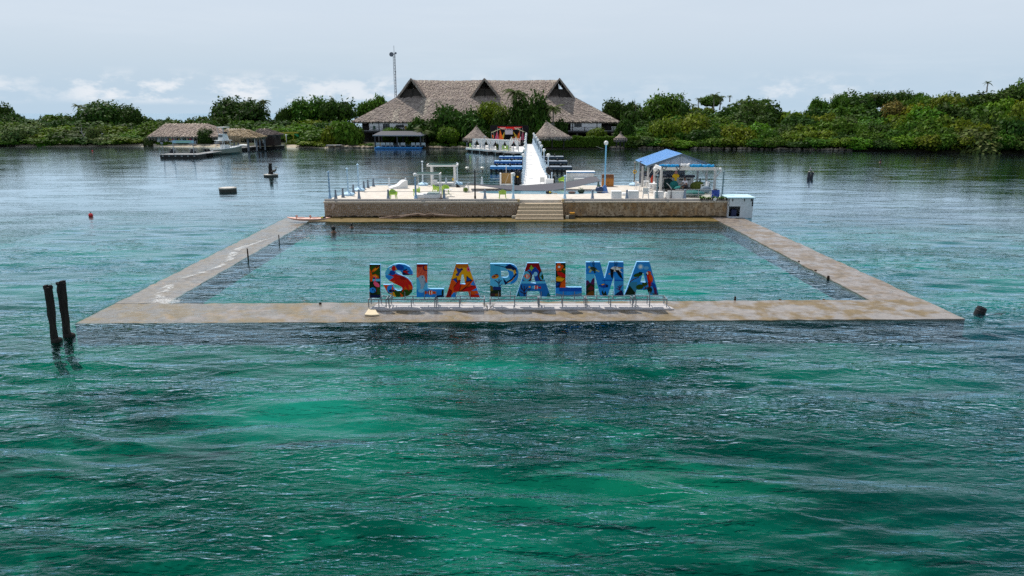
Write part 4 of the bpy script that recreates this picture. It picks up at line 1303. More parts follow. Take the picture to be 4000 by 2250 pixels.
# near one
p = gd(1676, 771)
t = thing('daybed', 'white daybed with dark green flat canopy behind the front kerb', 'daybed', p, R(2))
w = 2.25
h = hz(1676, 683, gd(1676, 778))
mb = MB(); mb.box((0, 0, 0.2), (w, 1.7, 0.34)); mb.build('base', white_paint, t, bevel=0.02)
mb = MB(); mb.box((0.45, 0.02, 0.42), (1.15, 1.35, 0.08)); mb.build('mattress', M('grey_glass_mat', (.36, .45, .42), .35, .1), t, bevel=0.02)
for sx_ in (-1, 1):
 for sy_ in (-1, 1):
  mb = MB(); mb.bar((sx_ * w / 2, sy_ * .85, 0), (sx_ * w / 2, sy_ * .85, h), 0.07); mb.build('post', white_paint, t)
mb = MB()
for sx_ in (-1, 1): mb.bar((sx_ * w / 2, -.95, h), (sx_ * w / 2, .95, h), .06, .09)
for sy_ in (-1, 1): mb.bar((-w / 2 - .04, sy_ * .95, h + .001), (w / 2 + .04, sy_ * .95, h + .001), .06, .085)
mb.build('canopy_frame', white_paint, t)
mb = MB(); mb.box((-0.02, 0, h + .055), (w - .05, 1.78, 0.02)); mb.build('canopy', canvas_green, t)
# far one
p = gd(1733, 724)
t = thing('daybed', 'tall white framed daybed with low white bench at the far deck edge', 'daybed', p, R(1))
h = hz(1733, 650, gd(1733, 726))
for sx_, dx in ((-1, -1), (1, 1)):
 for sy_ in (-.6, .6):
  mb = MB(); mb.bar((sx_ * 1.28, sy_, 0), (sx_ * 1.28, sy_, h), 0.17); mb.build('post', white_paint, t)
mb = MB(); mb.bar((-1.75, -.75, h + .06), (1.65, -.75, h + .06), .14).bar((-1.75, .75, h + .06), (1.65, .75, h + .06), .14).bar((-1.7, -.82, h + .16), (-1.7, .82, h + .16), .12).bar((1.6, -.82, h + .16), (1.6, .82, h + .16), .12); mb.build('canopy_frame', white_paint, t)
mb = MB()
vs, fs = [], []
for i in range(9):
 x = -1.6 + 3.1 * i / 8
 z = h + .22 - 0.10 * math.sin(PI * i / 8)
 vs += [(x, -.68, z), (x, .68, z + .06)]
for i in range(8): fs.append((2 * i, 2 * i + 2, 2 * i + 3, 2 * i + 1))
mb.add(vs, fs); mb.build('canopy', canvas_green, t)
mb = MB(); mb.box((0, 0, 0.24), (2.3, 1.3, 0.14)).box((-1.0, 0, .1), (.12, 1.2, .2)).box((1.0, 0, .1), (.12, 1.2, .2)); mb.build('bench', white_paint, t, bevel=.01)
mb = MB(); mb.box((-0.95, -0.2, 0.5), (.5, .5, .36)); mb.build('cushion', white_plastic, t, bevel=.04)
# sign post with yellow label beside it
t = thing('marker_post', 'thin white post with small yellow plate beside the rear daybed', 'post', gd(1770, 728))
mb = MB(); mb.bar((0, 0, 0), (0, 0, 1.0), .04); mb.build('post', white_paint, t)
mb = MB(); mb.box((0, -.03, .78), (.16, .02, .26)); mb.build('plate', M('yellow_plate', (.75, .5, .03), .5), t)
# folding table legs beside the chairs
t = thing('folding_table', 'white folding table with crossed legs beside the green chairs', 'table', gd(1752, 767))
mb = MB(); mb.box((0, 0, .68), (.8, .6, .04)); mb.build('tabletop', white_plastic, t, bevel=.01)
for y in (-.26, .26):
 for s in (-1, 1):
  mb = MB(); mb.bar((-.32 * s, y + .01 * s, 0), (.32 * s, y + .01 * s, .66), .03); mb.build('leg', white_paint, t)
# umbrella stand
t = thing('parasol_stand', 'rusty parasol stand on an orange stained patch', 'stand', gd(1723, 777))
mb = MB(); mb.box((0, 0, .03), (.4, .4, .05)).lathe((0, 0, 0), [(.05, .05), (.04, .5)], 8); mb.build('base', M('rust', (.16, .07, .03), .9, .4, 6), t)
mb = MB(); mb.lathe((0, 0, 0), [(.03, .45), (.028, 2.3)], 8); mb.build('pole', white_paint, t)
# black bundle near the far edge
t = thing('fin_bundle', 'black rubber bundle on the far deck edge', 'bundle', gd(1790, 732))
mb = MB(); mb.add([(-.22, -.1, 0), (.28, -.1, 0), (.28, .1, 0), (-.22, .1, 0), (-.22, -.03, .45), (-.02, -.03, .3), (-.02, .03, .3), (-.22, .03, .45)], [(3, 2, 1, 0), (0, 1, 5, 4), (1, 2, 6, 5), (2, 3, 7, 6), (3, 0, 4, 7), (4, 5, 6, 7)]); mb.build('bundle', black_plastic, t)
t = thing('planter_trolley', 'silver framed trolley with a green wheel by the pool', 'trolley', gd(1822, 750), R(15))
mb = MB()
for y in (-.2, .2): mb.tube([(-.3, y, .05), (-.25, y, .6), (.1, y, .8), (.3, y, .95)], .025, 6).tube([(.25, y, 0), (.22, y, .5), (.1, y, .8)], .025, 6)
mb.bar((-.28, -.2, .5), (-.28, .2, .5), .03).bar((.3, -.2, .95), (.3, .2, .95), .03); mb.build('frame', steel, t)
mb = MB(); mb.box((0, 0, .45), (.5, .38, .04)); mb.build('tray', M('pale_tray', (.55, .56, .56), .5), t)
mb = MB(); mb.tube([(-.12, -.29, .25), (-.12, -.21, .25)], [.25, .25], 16); wl_ = mb.build('wheel', M('olive_wheel', (.14, .2, .04), .6, .2), t)
mb = MB(); mb.tube([(-.12, -.31, .25), (-.12, -.19, .25)], [.07, .07], 10); mb.build('hub', dark_metal, wl_)
# ---- shade sail
sail_m = M('grey_shade_net', (0.125, 0.125, 0.145), 0.9, 0.12, 3, 0.1, world_co=True)
lowc = [(1834, 717), (1870, 722), (1920, 731), (1969, 738.5), (2041, 745), (2110, 745.5), (2162, 743), (2215, 735), (2260, 727), (2300, 717), (2351, 706)]
upc = [(1834, 716), (1870, 719.5), (1909, 722.5), (1960, 725), (2041, 724.5), (2110, 720), (2162, 716.5), (2211, 711), (2260, 703), (2305, 691), (2330, 690)]
Yl, Yu = 74.0, 76.5
t = thing('shade_sail', 'grey net shade sail sagging low across the plunge pool', 'shade sail', D(2070, 740, Yl))
mb = MB(t.location)
vs, fs = [], []
K = 5
for (lx, ly), (ux, uy) in zip(lowc, upc):
 a, b = D(lx, ly, Yl), D(ux, uy, Yu)
 for k in range(K + 1):
  q = a.lerp(b, k / K)
  q.z -= 0.10 * math.sin(PI * k / K)
  vs.append(q)
for i in range(len(lowc) - 1):
 for k in range(K): fs.append((i * 6 + k, (i + 1) * 6 + k, (i + 1) * 6 + k + 1, i * 6 + k + 1))
mb.add(vs, fs)
translucent(sail_m, (.2, .2, .22), .25)
mb.build('net', sail_m, t, smooth=True)
mb = MB(t.location)
mb.tube([D(x, y, Yl) for x, y in lowc], .025, 5).tube([D(x, y, Yu) for x, y in upc], .025, 5)
mb.build('hem', rope_mat, t)
mb = MB(t.location)
mb.tube([D(2351, 706, Yl), gd(2361, 752) + Vector((0, 0, 1.35))], .015, 5).tube([D(2330, 690, Yu), gd(2361, 752) + Vector((0, 0, 1.4))], .015, 5).tube([D(1834, 716, Yl), gd(1822, 750) + Vector((.3, 0, .95))], .015, 5)
mb.build('tie_cord', rope_mat, t)
# ---- things at the far edge by the bridge
t = thing('speaker_box', 'open white box lined with plywood left of the bridge', 'box', gd(1977, 722), R(4))
w, h = 1.25, hz(1977, 676, gd(1977, 722))
ply = M('plywood', (.42, .26, .10), .8, .2, 3, .1, stretch=(1, 1, 5))
mb = MB(); mb.box((-w / 2, 0, h / 2), (.15, .9, h)).box((w / 2, 0, h / 2), (.15, .9, h)).box((0, 0, .07), (w - .152, .9, .14)); mb.build('case', white_paint, t, bevel=.01)
mb = MB(); mb.box((0, .12, h / 2 + .06), (w - .156, .05, h - .13), tilt=(-.18, 0, 0)); mb.build('panel', ply, t)
mb = MB(); mb.bar((.3, -.1, h - .1), (-.1, -.3, .2), .015); mb.build('cord', white_paint, t)
mb = MB(); mb.lathe((.02, .35, 0), [(.035, 0), (.035, h + .95)], 8); mb.build('mast', white_paint, t)
def bundle(px, py, w, h, label, patch=None, n=4):
 p = gd(px, py)
 t = thing('wrapped_bundle', label, 'bundle', p)
 r_ = random.Random(px)
 for k in range(n):
  x = -w / 2 + w * (k + .5) / n
  hh = h * r_.uniform(.75, 1.0)
  mb = MB(); mb.lathe((x, r_.uniform(-.1, .1), 0), [(w / n * .5, 0), (w / n * .62, hh * .2), (w / n * .5, hh * .5), (w / n * .55, hh * .8), (w / n * .25, hh)], 8, 0, .12, r_)
  mb.build('bundle_roll', black_plastic, t, smooth=True)
 if patch:
  mb = MB(); mb.box((0, -.36, h * .55), (.2, .05, .16)); mb.build('buckle', M('yellow_buckle', (.8, .45, .02), .5), t)
bundle(2022, 723, .75, 1.75, 'tall black wrapped bundle with yellow buckle left of the bridge', True, 3)
bundle(2028, 723, .5, .75, 'low black bundle leaning against the bridge foot', False, 2)
for px, py, yt, lab in ((2140, 699, 651, 'black covered outboard on a stand right of the bridge, taller'), (2150, 704, 660, 'black covered outboard on a stand right of the bridge, shorter')):
 p = gd(px, 718)
 p = Vector((D(px, py, 81.2).x, 81.2, D(px, py, 81.2).z))
 t = thing('covered_outboard', lab, 'outboard motor', p)
 hh = D(px, yt, 81.2).z - p.z
 mb = MB(); mb.bar((0, 0, -1.6), (0, 0, hh * .45), .12); mb.build('stand', dark_metal, t)
 mb = MB(); mb.lathe((0, 0, hh * .45), [(.12, 0), (.22, .1), (.26, .3), (.22, hh * .45), (.1, hh * .55)], 10); mb.build('cover', black_plastic, t, smooth=True)
t = thing('drum', 'upright black plastic drum beside the bridge foot', 'drum', gd(2158, 717))
mb = MB(); mb.lathe((0, 0, 0), [(.28, 0), (.3, .03), (.3, .28), (.315, .3), (.3, .32), (.3, .58), (.315, .6), (.3, .62), (.3, .86), (.27, .88)], 14); mb.build('barrel', black_plastic, t)
mb = MB(); mb.lathe((0, 0, .88), [(.05, 0), (.05, .04)], 8); mb.build('bung', steel, t)
# white boxy screen right of the sail
pa, pb_ = gd(2214, 714), gd(2319, 712)
t = thing('bar_screen', 'white boxy counter with pale blue edged top behind the sail', 'counter', (pa + pb_) / 2)
L_ = (pb_ - pa).length
h = hz(2260, 672, (pa + pb_) / 2)
mb = MB(); mb.box((-.05, 0, h / 2), (L_ - .1, 1.4, h)); mb.build('body', white_paint, t, bevel=.02)
mb = MB(); mb.box((-.0, 0, h + .05), (L_ + .05, 1.6, .1)); mb.build('top', white_plastic, t)
mb = MB(); mb.box((-.0, -.81, h + .02), (L_ + .06, .03, .13)); mb.build('top_edge', M('trim_blue', (.12, .3, .55), .5), t)
mb = MB(); mb.box((.15, -1.2, .32), (1.9, .7, .6)); mb.build('step_box', white_plastic, t, bevel=.02)
# cabinet
p = gd(2374, 729)
t = thing('wooden_cabinet', 'orange brown wooden cabinet with darker slatted lid behind the tall lamp', 'cabinet', p)
w, h = 1.28, hz(2374, 697, p)
mb = MB(); mb.box((0, .3, h / 2), (w, .7, h)); mb.build('body', M('orange_wood', (.42, .17, .035), .6, .2, 3, .15, stretch=(1, 1, 5)), t, bevel=.01)
for s in (-1, 1):
 mb = MB(); mb.box((s * w / 4, -.065, h * .48), (w / 2 - .03, .02, h - .14)); d = mb.build('door', MATS['orange_wood'], t)
 mb = MB(); mb.box((s * .06, -.085, h * .5), (.025, .02, .1)); mb.build('handle', dark_metal, d)
for k in range(4):
 mb = MB(); mb.box((0, .02 + .1 * k, h + .06 + .09 * k), (w + .04, .11, .1)); mb.build('slat', M('brown_slat', (.2, .085, .035), .7, .25, 4), t)
mb = MB(); mb.box((0, .5, h + .2), (w, .3, .38)); mb.build('lid_back', MATS['brown_slat'], t)
def planter(px, py, r, h, label, leaf=False, mat=None, cat='planter'):
 t = thing('planter', label, cat, gd(px, py))
 mb = MB(); mb.lathe((0, 0, 0), [(r * .5, 0), (r * .9, h * .3), (r, h * .6), (r * .8, h * .9), (r * .6, h)], 12); mb.build('pot', mat or M('navy_glaze', (.02, .04, .10), .35, .4, 3), t, smooth=True)
 if leaf:
  r_ = random.Random(px)
  for k in range(8):
   a = r_.uniform(0, 6.3)
   mb = MB(); mb.add([(0, 0, h), (math.cos(a) * r * .5 - .04, math.sin(a) * r * .5, h + .14), (math.cos(a) * r, math.sin(a) * r, h + .1), (math.cos(a) * r * .5 + .04, math.sin(a) * r * .5, h + .12)], [(0, 1, 2, 3)]); mb.build('leaf', M('pot_leaf', (.03, .09, .02), .6), t)
 return t
planter(2341, 753, .42, .62, 'round dark blue planter beside the tall lamp foot', True)
planter(2270, 755, .36, .42, 'dark green pot with thin stems at the pool edge', True, M('dark_green_pot', (.015, .035, .02), .5))
planter(2234, 756, .4, .2, 'low brown lump of folded cloth on the pool edge', False, M('brown_cloth', (.1, .06, .05), .9), 'cloth')
t = thing('dive_gear', 'black and yellow dive gear lying on the pool edge', 'dive gear', gd(2144, 757))
mb = MB(); mb.blob((-.12, 0, .16), (.2, .2, .18), 8, 6).blob((.15, .05, .12), (.16, .14, .13), 8, 6); mb.build('bag', black_plastic, t, smooth=True)
mb = MB(); mb.blob((.1, -.08, .18), (.12, .1, .1), 8, 6); mb.build('pouch', M('gear_yellow', (.5, .42, .03), .5), t, smooth=True)
mb = MB(); mb.bar((.2, 0, .12), (.85, -.25, .03), .05); mb.build('strap', M('ochre_strap', (.5, .3, .08), .7), t)
# ---- white seats on the right of the deck
def cube_seat(px0, px1, yt, yb, label, nm='cube_stool', d=.7, cushion=False):
 a, b = gd(px0, yb), gd(px1, yb)
 c = (a + b) / 2
 t = thing(nm, label, 'seat', c + Vector((0, d / 2, 0)))
 w, h = (b - a).length, hz(px0, yt, a)
 mb = MB(); mb.box((0, 0, h * .44), (w, d, h * .88)); mb.build('base', white_plastic, t, bevel=.03)
 mb = MB(); mb.box((0, 0, h * .94), (w - .02, d - .02, h * .11)); mb.build('cushion', white_paint, t, bevel=.03)
 return t
cube_seat(2388, 2428, 747, 777, 'white cube seat behind the kerb, left of two', d=.8)
cube_seat(2453, 2495, 746, 777, 'white cube seat behind the kerb, right of two', d=.8)
cube_seat(2556, 2593, 749, 775, 'white cube seat between plastic chair and sofa', d=.7)
cube_seat(2430, 2448, 757, 764, 'low white bench end behind the cube seats', d=1.2)
a, b = gd(2603, 776.5), gd(2672, 776.5)
t = thing('sofa', 'white boxy sofa seen from behind in front of the bar hut', 'sofa', (a + b) / 2 + Vector((0, .4, 0)))
w, h = (b - a).length, hz(2640, 746, a)
mb = MB(); mb.box((0.05, -.3, h / 2), (w - .1, .2, h)); mb.build('backrest', white_plastic, t, bevel=.03)
mb = MB(); mb.box((0, .25, h * .25), (w, .9, h * .5)); mb.build('seat', white_plastic, t, bevel=.03)
for s in (-1, 1):
 mb = MB(); mb.box((s * (w / 2 - .06), .25, h * .38), (.14, .94, h * .74)); mb.build('armrest', white_plastic, t, bevel=.03)
def plastic_chair(px, py, rz, label, sc=1.0):
 t = thing('plastic_chair', label, 'chair', gd(px, py), rz, None)
 mb = MB(); mb.box((0, 0, .43), (.46, .44, .04)); mb.build('seat', white_plastic, t, bevel=.01)
 mb = MB(); mb.box((0, .24, .68), (.46, .04, .5), tilt=(-.18, 0, 0)); mb.build('backrest', white_plastic, t, bevel=.01)
 for sx_ in (-1, 1):
  for sy_ in (-1, 1):
   mb = MB(); mb.bar((sx_ * .2, sy_ * .19, .43), (sx_ * .25, sy_ * .24, 0), .045); mb.build('leg', white_plastic, t)
  mb = MB(); mb.bar((sx_ * .25, .22, .64), (sx_ * .25, -.2, .64), .04).bar((sx_ * .25, -.2, .64), (sx_ * .23, -.2, .43), .04); mb.build('armrest', white_plastic, t)
 t.scale = (sc, sc, sc)
 return t
plastic_chair(2522, 776, R(165), 'reclined white plastic chair behind the kerb with its back to us', 1.15)
plastic_chair(2492, 744, R(60), 'white plastic chair at the left corner of the bar hut', 1.1)
plastic_chair(2752, 752, R(-60), 'white plastic chair stacked against the right post of the bar hut', 1.2)
plastic_chair(2541, 752, R(-80), 'white plastic chair drawn up to the bar table', 1.2)
plastic_chair(2118, 727, R(180), 'white plastic chair at the foot of the bridge', 1.1)
def bar_table(px, py, w, h, label):
 t = thing('bar_table', label, 'table', gd(px, py))
 mb = MB(); mb.box((0, 0, h), (w, w, .05)); mb.build('tabletop', white_plastic, t)
 for sx_ in (-1, 1):
  for sy_ in (-1, 1):
   mb = MB(); mb.bar((sx_ * w * .42, sy_ * w * .42, 0), (sx_ * w * .42, sy_ * w * .42, h), .05); mb.build('leg', white_paint, t)
 return t
bar_table(2523, 743, .55, .95, 'tall white table beside the bar counter')
bar_table(2549, 752, .75, .9, 'white table in front of the pergola posts')
# floor lamp shaped like a leaning shower
t = thing('shower_pole', 'slim grey shower pole with slanting head behind the kerb', 'shower', gd(2620.5, 777))
h = hz(2620, 737, gd(2620, 777))
mb = MB(); mb.lathe((0, 0, 0), [(.085, 0), (.085, .36), (.05, .4), (.04, h)], 8); mb.build('pole', M('grey_pole', (.16, .16, .17), .6, .2), t)
mb = MB(); mb.tube([(0, 0, h), (-.22, 0, h + .28), (-.44, 0, h + .5), (-.5, 0, h + .5)], .04, 6); mb.build('head', steel, t)
# ---- the bar hut
GY = 75.4
ap, el, er = D(2663.4, 602.3, GY), D(2528.5, 651, GY), D(2792.5, 648, GY)
BY = 84.0
hut = thing('bar_hut', 'open bar hut with blue gable roof and white posts on the platform', 'hut', (ap.x, 79.5, DZ))
ho = hut.location
ez = (el.z + er.z) / 2
roof_blue = M('roof_blue', (0.20, 0.42, 0.74), 0.5, 0.07, 0.8, 0.05)
roof_under = M('roof_underside', (0.22, 0.23, 0.25), 0.8, 0.2, 3)
for sgn_, e in ((-1, el), (1, er)):
 A, B = Vector((ap.x, GY - .05, ap.z)), Vector((ap.x, BY, ap.z))
 C_, D_ = Vector((e.x, BY, ez)), Vector((e.x, GY - .05, ez))
 pts = [A, B, C_, D_] if sgn_ > 0 else [A, D_, C_, B]
 mb = MB(ho); mb.slab([q - Vector((0, 0, 0)) for q in pts[::-1]], -.06)
 # corrugation ribs
 for k in range(1, 22):
  y = GY + (BY - GY) * k / 22
  mb.bar(Vector((ap.x, y, ap.z + .075)), Vector((e.x, y, ez + .075)), .05, .03)
 mb.build('roof', roof_blue, hut)
for sgn_, e in ((-1, el), (1, er)):
 mb = MB(ho); mb.bar(Vector((ap.x, GY - .1, ap.z - .02)), Vector((e.x + .05 * sgn_, GY - .1, ez - .02)), .06, .2); mb.build('barge_board', M('slate_board', (.13, .17, .21), .7, .2, 3), hut)
# clapboards of the gable
nb = 9
gz0 = ez + .12
clap = M('grey_clapboard', (.46, .50, .58), .7, .2, 2, .1)
for k in range(nb):
 z0 = gz0 + (ap.z - .15 - gz0) * k / nb
 z1 = gz0 + (ap.z - .15 - gz0) * (k + 1) / nb
 f0 = (ap.z - .1 - z0) / (ap.z - ez)
 xl, xr = ap.x + (el.x - ap.x) * f0, ap.x + (er.x - ap.x) * f0
 if xr - xl < .1: continue
 mb = MB(ho); mb.box(((xl + xr) / 2, GY + .12, (z0 + z1) / 2), (xr - xl - .3, .03, z1 - z0 - .012), 0, 0, (-.08, 0, 0)); mb.build('clapboard', clap, hut)
mb = MB(ho); mb.box((ap.x, GY + .02, (ap.z + gz0) / 2 - .1), (.12, .08, ap.z - gz0 - .1))
for dx in (-2.2, -1.1, 1.1, 2.2): mb.box((ap.x + dx, GY + .06, gz0 + (ap.z - gz0) * (1 - abs(dx) / 3.7) / 2), (.05, .05, (ap.z - gz0) * (1 - abs(dx) / 3.7) - .1))
mb.build('gable_stud', M('stud_grey', (.42, .45, .5), .7, .15), hut)
post_m = M('white_post', (.56, .55, .53), .75, .2, 3, .2, stretch=(4, 4, .6))
for px, py, yt in ((2508, 729, 650), (2529, 737, 654), (2553, 742, 645), (2722, 729, 656), (2757, 739, 657)):
 p = gd(px, py)
 top = min(D(px, yt, p.y).z, ez + .1)
 mb = MB(ho); mb.bar(p, Vector((p.x, p.y, top)), .2); mb.build('post', post_m, hut)
# pergola front
p1, p2 = gd(2579.5, 748.5), gd(2789, 750)
zb = D(2690, 660, p1.y).z
for p in (p1, p2):
 mb = MB(ho); mb.bar(p, Vector((p.x, p.y, zb - .1)), .22); mb.build('post', post_m, hut)
bl, br = D(2585, 658, p1.y - .1), D(2810, 656, p1.y - .1)
mb = MB(ho); mb.bar(Vector((bl.x - .1, p1.y, zb)), Vector((br.x, p1.y, zb)), .14, .27); mb.build('beam', M('white_beam', (.66, .64, .6), .7, .15, 3), hut)
mb = MB(ho); mb.bar(Vector((el.x + .8, GY - .3, ez + .05)), Vector((bl.x, p1.y - .02, zb + .03)), .16, .3); mb.build('beam', white_paint, hut)
mb = MB(ho); mb.bar(Vector((er.x - .1, GY + 6, ez - .2)), Vector((er.x - .1, p1.y, ez - .2)), .12, .2); mb.build('beam', MATS['white_beam'], hut)
for x, y, dx in ((p2.x, p2.y - .02, .65), (gd(2757, 739).x, gd(2757, 739).y, -.75), (gd(2553, 742).x, gd(2553, 742).y, .6), (gd(2529, 737).x, gd(2529, 737).y, .5)):
 mb = MB(ho); mb.bar(Vector((x, y, zb - .95)), Vector((x + dx, y, zb - .1)), .1); mb.build('brace', post_m, hut)
mb = MB(ho); mb.blob((br.x + .12, p1.y, zb - .02), .17, 10, 8); mb.build('globe', globe_m, hut, smooth=True)
mb = MB(ho); g_ = D(2561, 660, gd(2553, 742).y - .3); mb.blob(g_, .28, 12, 8); mb.build('globe', globe_m, hut, smooth=True)
# bar counter
cy = gd(2600, 736).y
cx0, cx1 = D(2534, 735, cy).x, D(2708, 735, cy).x
ch_ = D(2600, 692, cy).z - DZ
ctr = MB(ho); ctr.box(((cx0 + cx1) / 2, cy + .4, DZ + ch_ / 2), (cx1 - cx0, .7, ch_)).box((cx0 + .2, cy + 2.0, DZ + ch_ / 2), (.4, 2.5, ch_))
counter = ctr.build('bar_counter', M('counter_white', (.60, .60, .59), .7, .1, 2), hut)
n = 26
for k in range(n):
 x = cx0 + (cx1 - cx0) * (k + .5) / n
 mb = MB(ho); mb.box((x, cy + .03, DZ + ch_ / 2), ((cx1 - cx0) / n * .62, .04, ch_ - .04)); mb.build('slat', MATS['counter_white'], counter)
for f in (.38, .72, .88):
 mb = MB(ho); mb.box((cx0 + (cx1 - cx0) * f, cy - .002, DZ + ch_ * .78), (.42, .03, .13)); mb.build('vent', dark_metal, counter)
mb = MB(ho); mb.box(((cx0 + cx1) / 2, cy + .3, DZ + ch_ + .1), (cx1 - cx0 + .15, 1.0, .2)).box((cx0 + .05, cy + 2.1, DZ + ch_ + .098), (.7, 2.6, .196)); mb.build('counter_top', M('navy_top', (.02, .025, .045), .4, .2), hut)
mb = MB(ho); mb.box(((cx0 + cx1) / 2, cy + .25, DZ + .06), (cx1 - cx0 + .02, .9, .12)); mb.build('plinth', dark_metal, hut)
# back wall with shelves and windows
bw = cy + 3.2
mb = MB(ho)
wx0, wx1 = cx0 - .6, cx1 - .3
zz0, zz1 = DZ + .1, ez + .2
win = [(.10, .22), (.30, .42), (.46, .60), (.70, .84)]
x_ = wx0
wz0, wz1 = DZ + ch_ + .35, DZ + ch_ + 1.15
mb.box(((wx0 + wx1) / 2, bw, (zz0 + wz0) / 2), (wx1 - wx0, .08, wz0 - zz0)).box(((wx0 + wx1) / 2, bw, (zz1 + wz1) / 2), (wx1 - wx0, .08, zz1 - wz1))
prev = 0
for a, b in win + [(1, 1)]:
 mb.box((wx0 + (wx1 - wx0) * (prev + a) / 2, bw, (wz0 + wz1) / 2), ((wx1 - wx0) * (a - prev), .078, wz1 - wz0))
 prev = b
mb.build('back_wall', M('back_wall_grey', (.23, .24, .27), .8, .2, 2), hut)
for a, b in win:
 fx0, fx1 = wx0 + (wx1 - wx0) * a, wx0 + (wx1 - wx0) * b
 mb = MB(ho)
 mb.bar((fx0, bw - .05, wz0), (fx1, bw - .05, wz0), .06).bar((fx0, bw - .05, wz1), (fx1, bw - .05, wz1), .06).bar((fx0, bw - .052, wz0), (fx0, bw - .052, wz1), .06).bar((fx1, bw - .052, wz0), (fx1, bw - .052, wz1), .06)
 mb.build('window_frame', dark_metal, hut)
mb = MB(ho)
r_ = random.Random(4)
shelf = [mb.box((wx0 + (wx1 - wx0) * .2, bw - .2, DZ + ch_ + .3), (2.0, .25, .04))]
mb.build('shelf', MATS['white_worn_wood'], hut)
for k in range(12):
 mb = MB(); hb = r_.uniform(.22, .32); mb.lathe((0, 0, 0), [(.045, 0), (.045, hb * .6), (.018, hb * .75), (.018, hb)], 7)
 b_ = mb.build('bottle', M('bottle_glass' + str(k % 3), ((.03, .08, .03), (.15, .07, .02), (.4, .42, .42))[k % 3], .2, spec=.5), None)
 b_.location = (wx0 + (wx1 - wx0) * .2 - .9 + k * .16, bw - .2, DZ + ch_ + .321)
 tag(b_, 'small bottle on the shelf behind the bar counter', 'bottle', 'bottles behind the bar')
# deck under the back of the hut
mb = MB(po); mb.prism([(13.2, 79.0), (19.4, 79.2), (19.6, 84.3), (12.4, 84.3)], -1, DZ - .004); mb.build('rear_deck', deck_mat, plat)
# tarps rolled on the pergola
tarp = M('cyan_tarp', (.01, .34, .70), .55, .12, 3, .5, 6)
def tarp_roll(px0, px1, py, label, mat, hgt, seed):
 r_ = random.Random(seed)
 a, b = D(px0, py, p1.y + .55), D(px1, py, p1.y + .55)
 t = thing('tarp', label, 'tarp', (a + b) / 2)
 t.location.z = zb + .14
 L2 = (b - a).length
 mb = MB()
 n = 16
 pts = [(-L2 / 2 + L2 * i / n, r_.uniform(-.1, .1), hgt * .5 + r_.uniform(-.03, .05)) for i in range(n + 1)]
 mb.tube(pts, [hgt * .5 * r_.uniform(.75, 1.25) for _ in pts], 9)
 mb.build('cloth', mat, t)
 mb = MB(); mb.tube([(0, -hgt * .6, 0), (0, -hgt * .3, hgt * .95), (0, hgt * .5, hgt)], .015, 5); mb.build('tie', rope_mat, t)
tarp_roll(2577, 2652, 651, 'bright blue tarp bunched on the left of the pergola beam', tarp, .27, 1)
tarp_roll(2696, 2788, 651, 'bright blue tarp bunched on the right of the pergola beam', tarp, .27, 2)
tarp_roll(2659, 2694, 649, 'white tarp folded in the middle of the pergola beam', white_paint, .34, 3)
# wire lamps hanging under the beam
for px in (2595, 2651):
 a = D(px, 654, p1.y - .25)
 t = thing('basket_lamp', 'dark wire basket lamp under the pergola beam, %s one' % ('left' if px < 2600 else 'right'), 'lamp', a)
 mb = MB()
 for k in range(8):
  an = 2 * PI * k / 8
  mb.bar((.05 * math.cos(an), .05 * math.sin(an), -.28), (.36 * math.cos(an), .36 * math.sin(an), .12), .02)
 mb.tube([(.36 * math.cos(2 * PI * k / 12), .36 * math.sin(2 * PI * k / 12), .12) for k in range(13)], .014, 5)
 mb.build('basket', dark_metal, t)
 mb = MB(); mb.blob((0, 0, -.15), .08, 8, 6); mb.build('bulb', globe_m, t)
# yellow life vest hanging
a = D(2640, 690, cy - 1.2)
t = thing('life_vest', 'yellow life vest with pink hood hanging in front of the bar counter', 'life vest', a)
mb = MB(); mb.add([(-.38, 0, .12), (-.15, -.08, .32), (.15, -.08, .32), (.38, 0, .12), (.3, 0, -.12), (.14, -.06, -.1), (.1, -.05, -.42), (-.1, -.05, -.42), (-.14, -.06, -.1), (-.3, 0, -.12)], [tuple(range(10))])
mb.add([(v[0], .12, v[2]) for v in mb.v[:10]], [tuple(range(10))[::-1]])
mb.f += [[i, 10 + i, 10 + (i + 1) % 10, (i + 1) % 10] for i in range(10)]; mb.m += [0] * 10; mb.c += [None] * 10
mb.build('vest', M('vest_yellow', (.70, .42, .01), .7, .1), t)
mb = MB(); mb.lathe((0, 0, .3), [(.17, 0), (.15, .2), (.08, .38), (.03, .45)], 8); mb.build('hood', M('dusty_pink', (.35, .17, .17), .8), t)
mb = MB(); mb.bar((0, 0, .7), (0, 0, zb - a.z - .15), .015); mb.build('cord', rope_mat, t)
# orange float behind the post
a = D(2549, 702, gd(2553, 742).y + .3)
t = thing('life_jacket', 'orange red life jacket hanging behind the left pergola posts', 'life jacket', a)
mb = MB(); mb.lathe((0, 0, -.35), [(.1, 0), (.2, .15), (.22, .45), (.14, .62), (.04, .85)], 9); mb.build('jacket', M('orange_red', (.55, .05, .015), .7), t, smooth=True)
mb = MB(); mb.bar((0, -.21, -.3), (0, -.2, .2), .03); mb.build('zip', dark_metal, t)
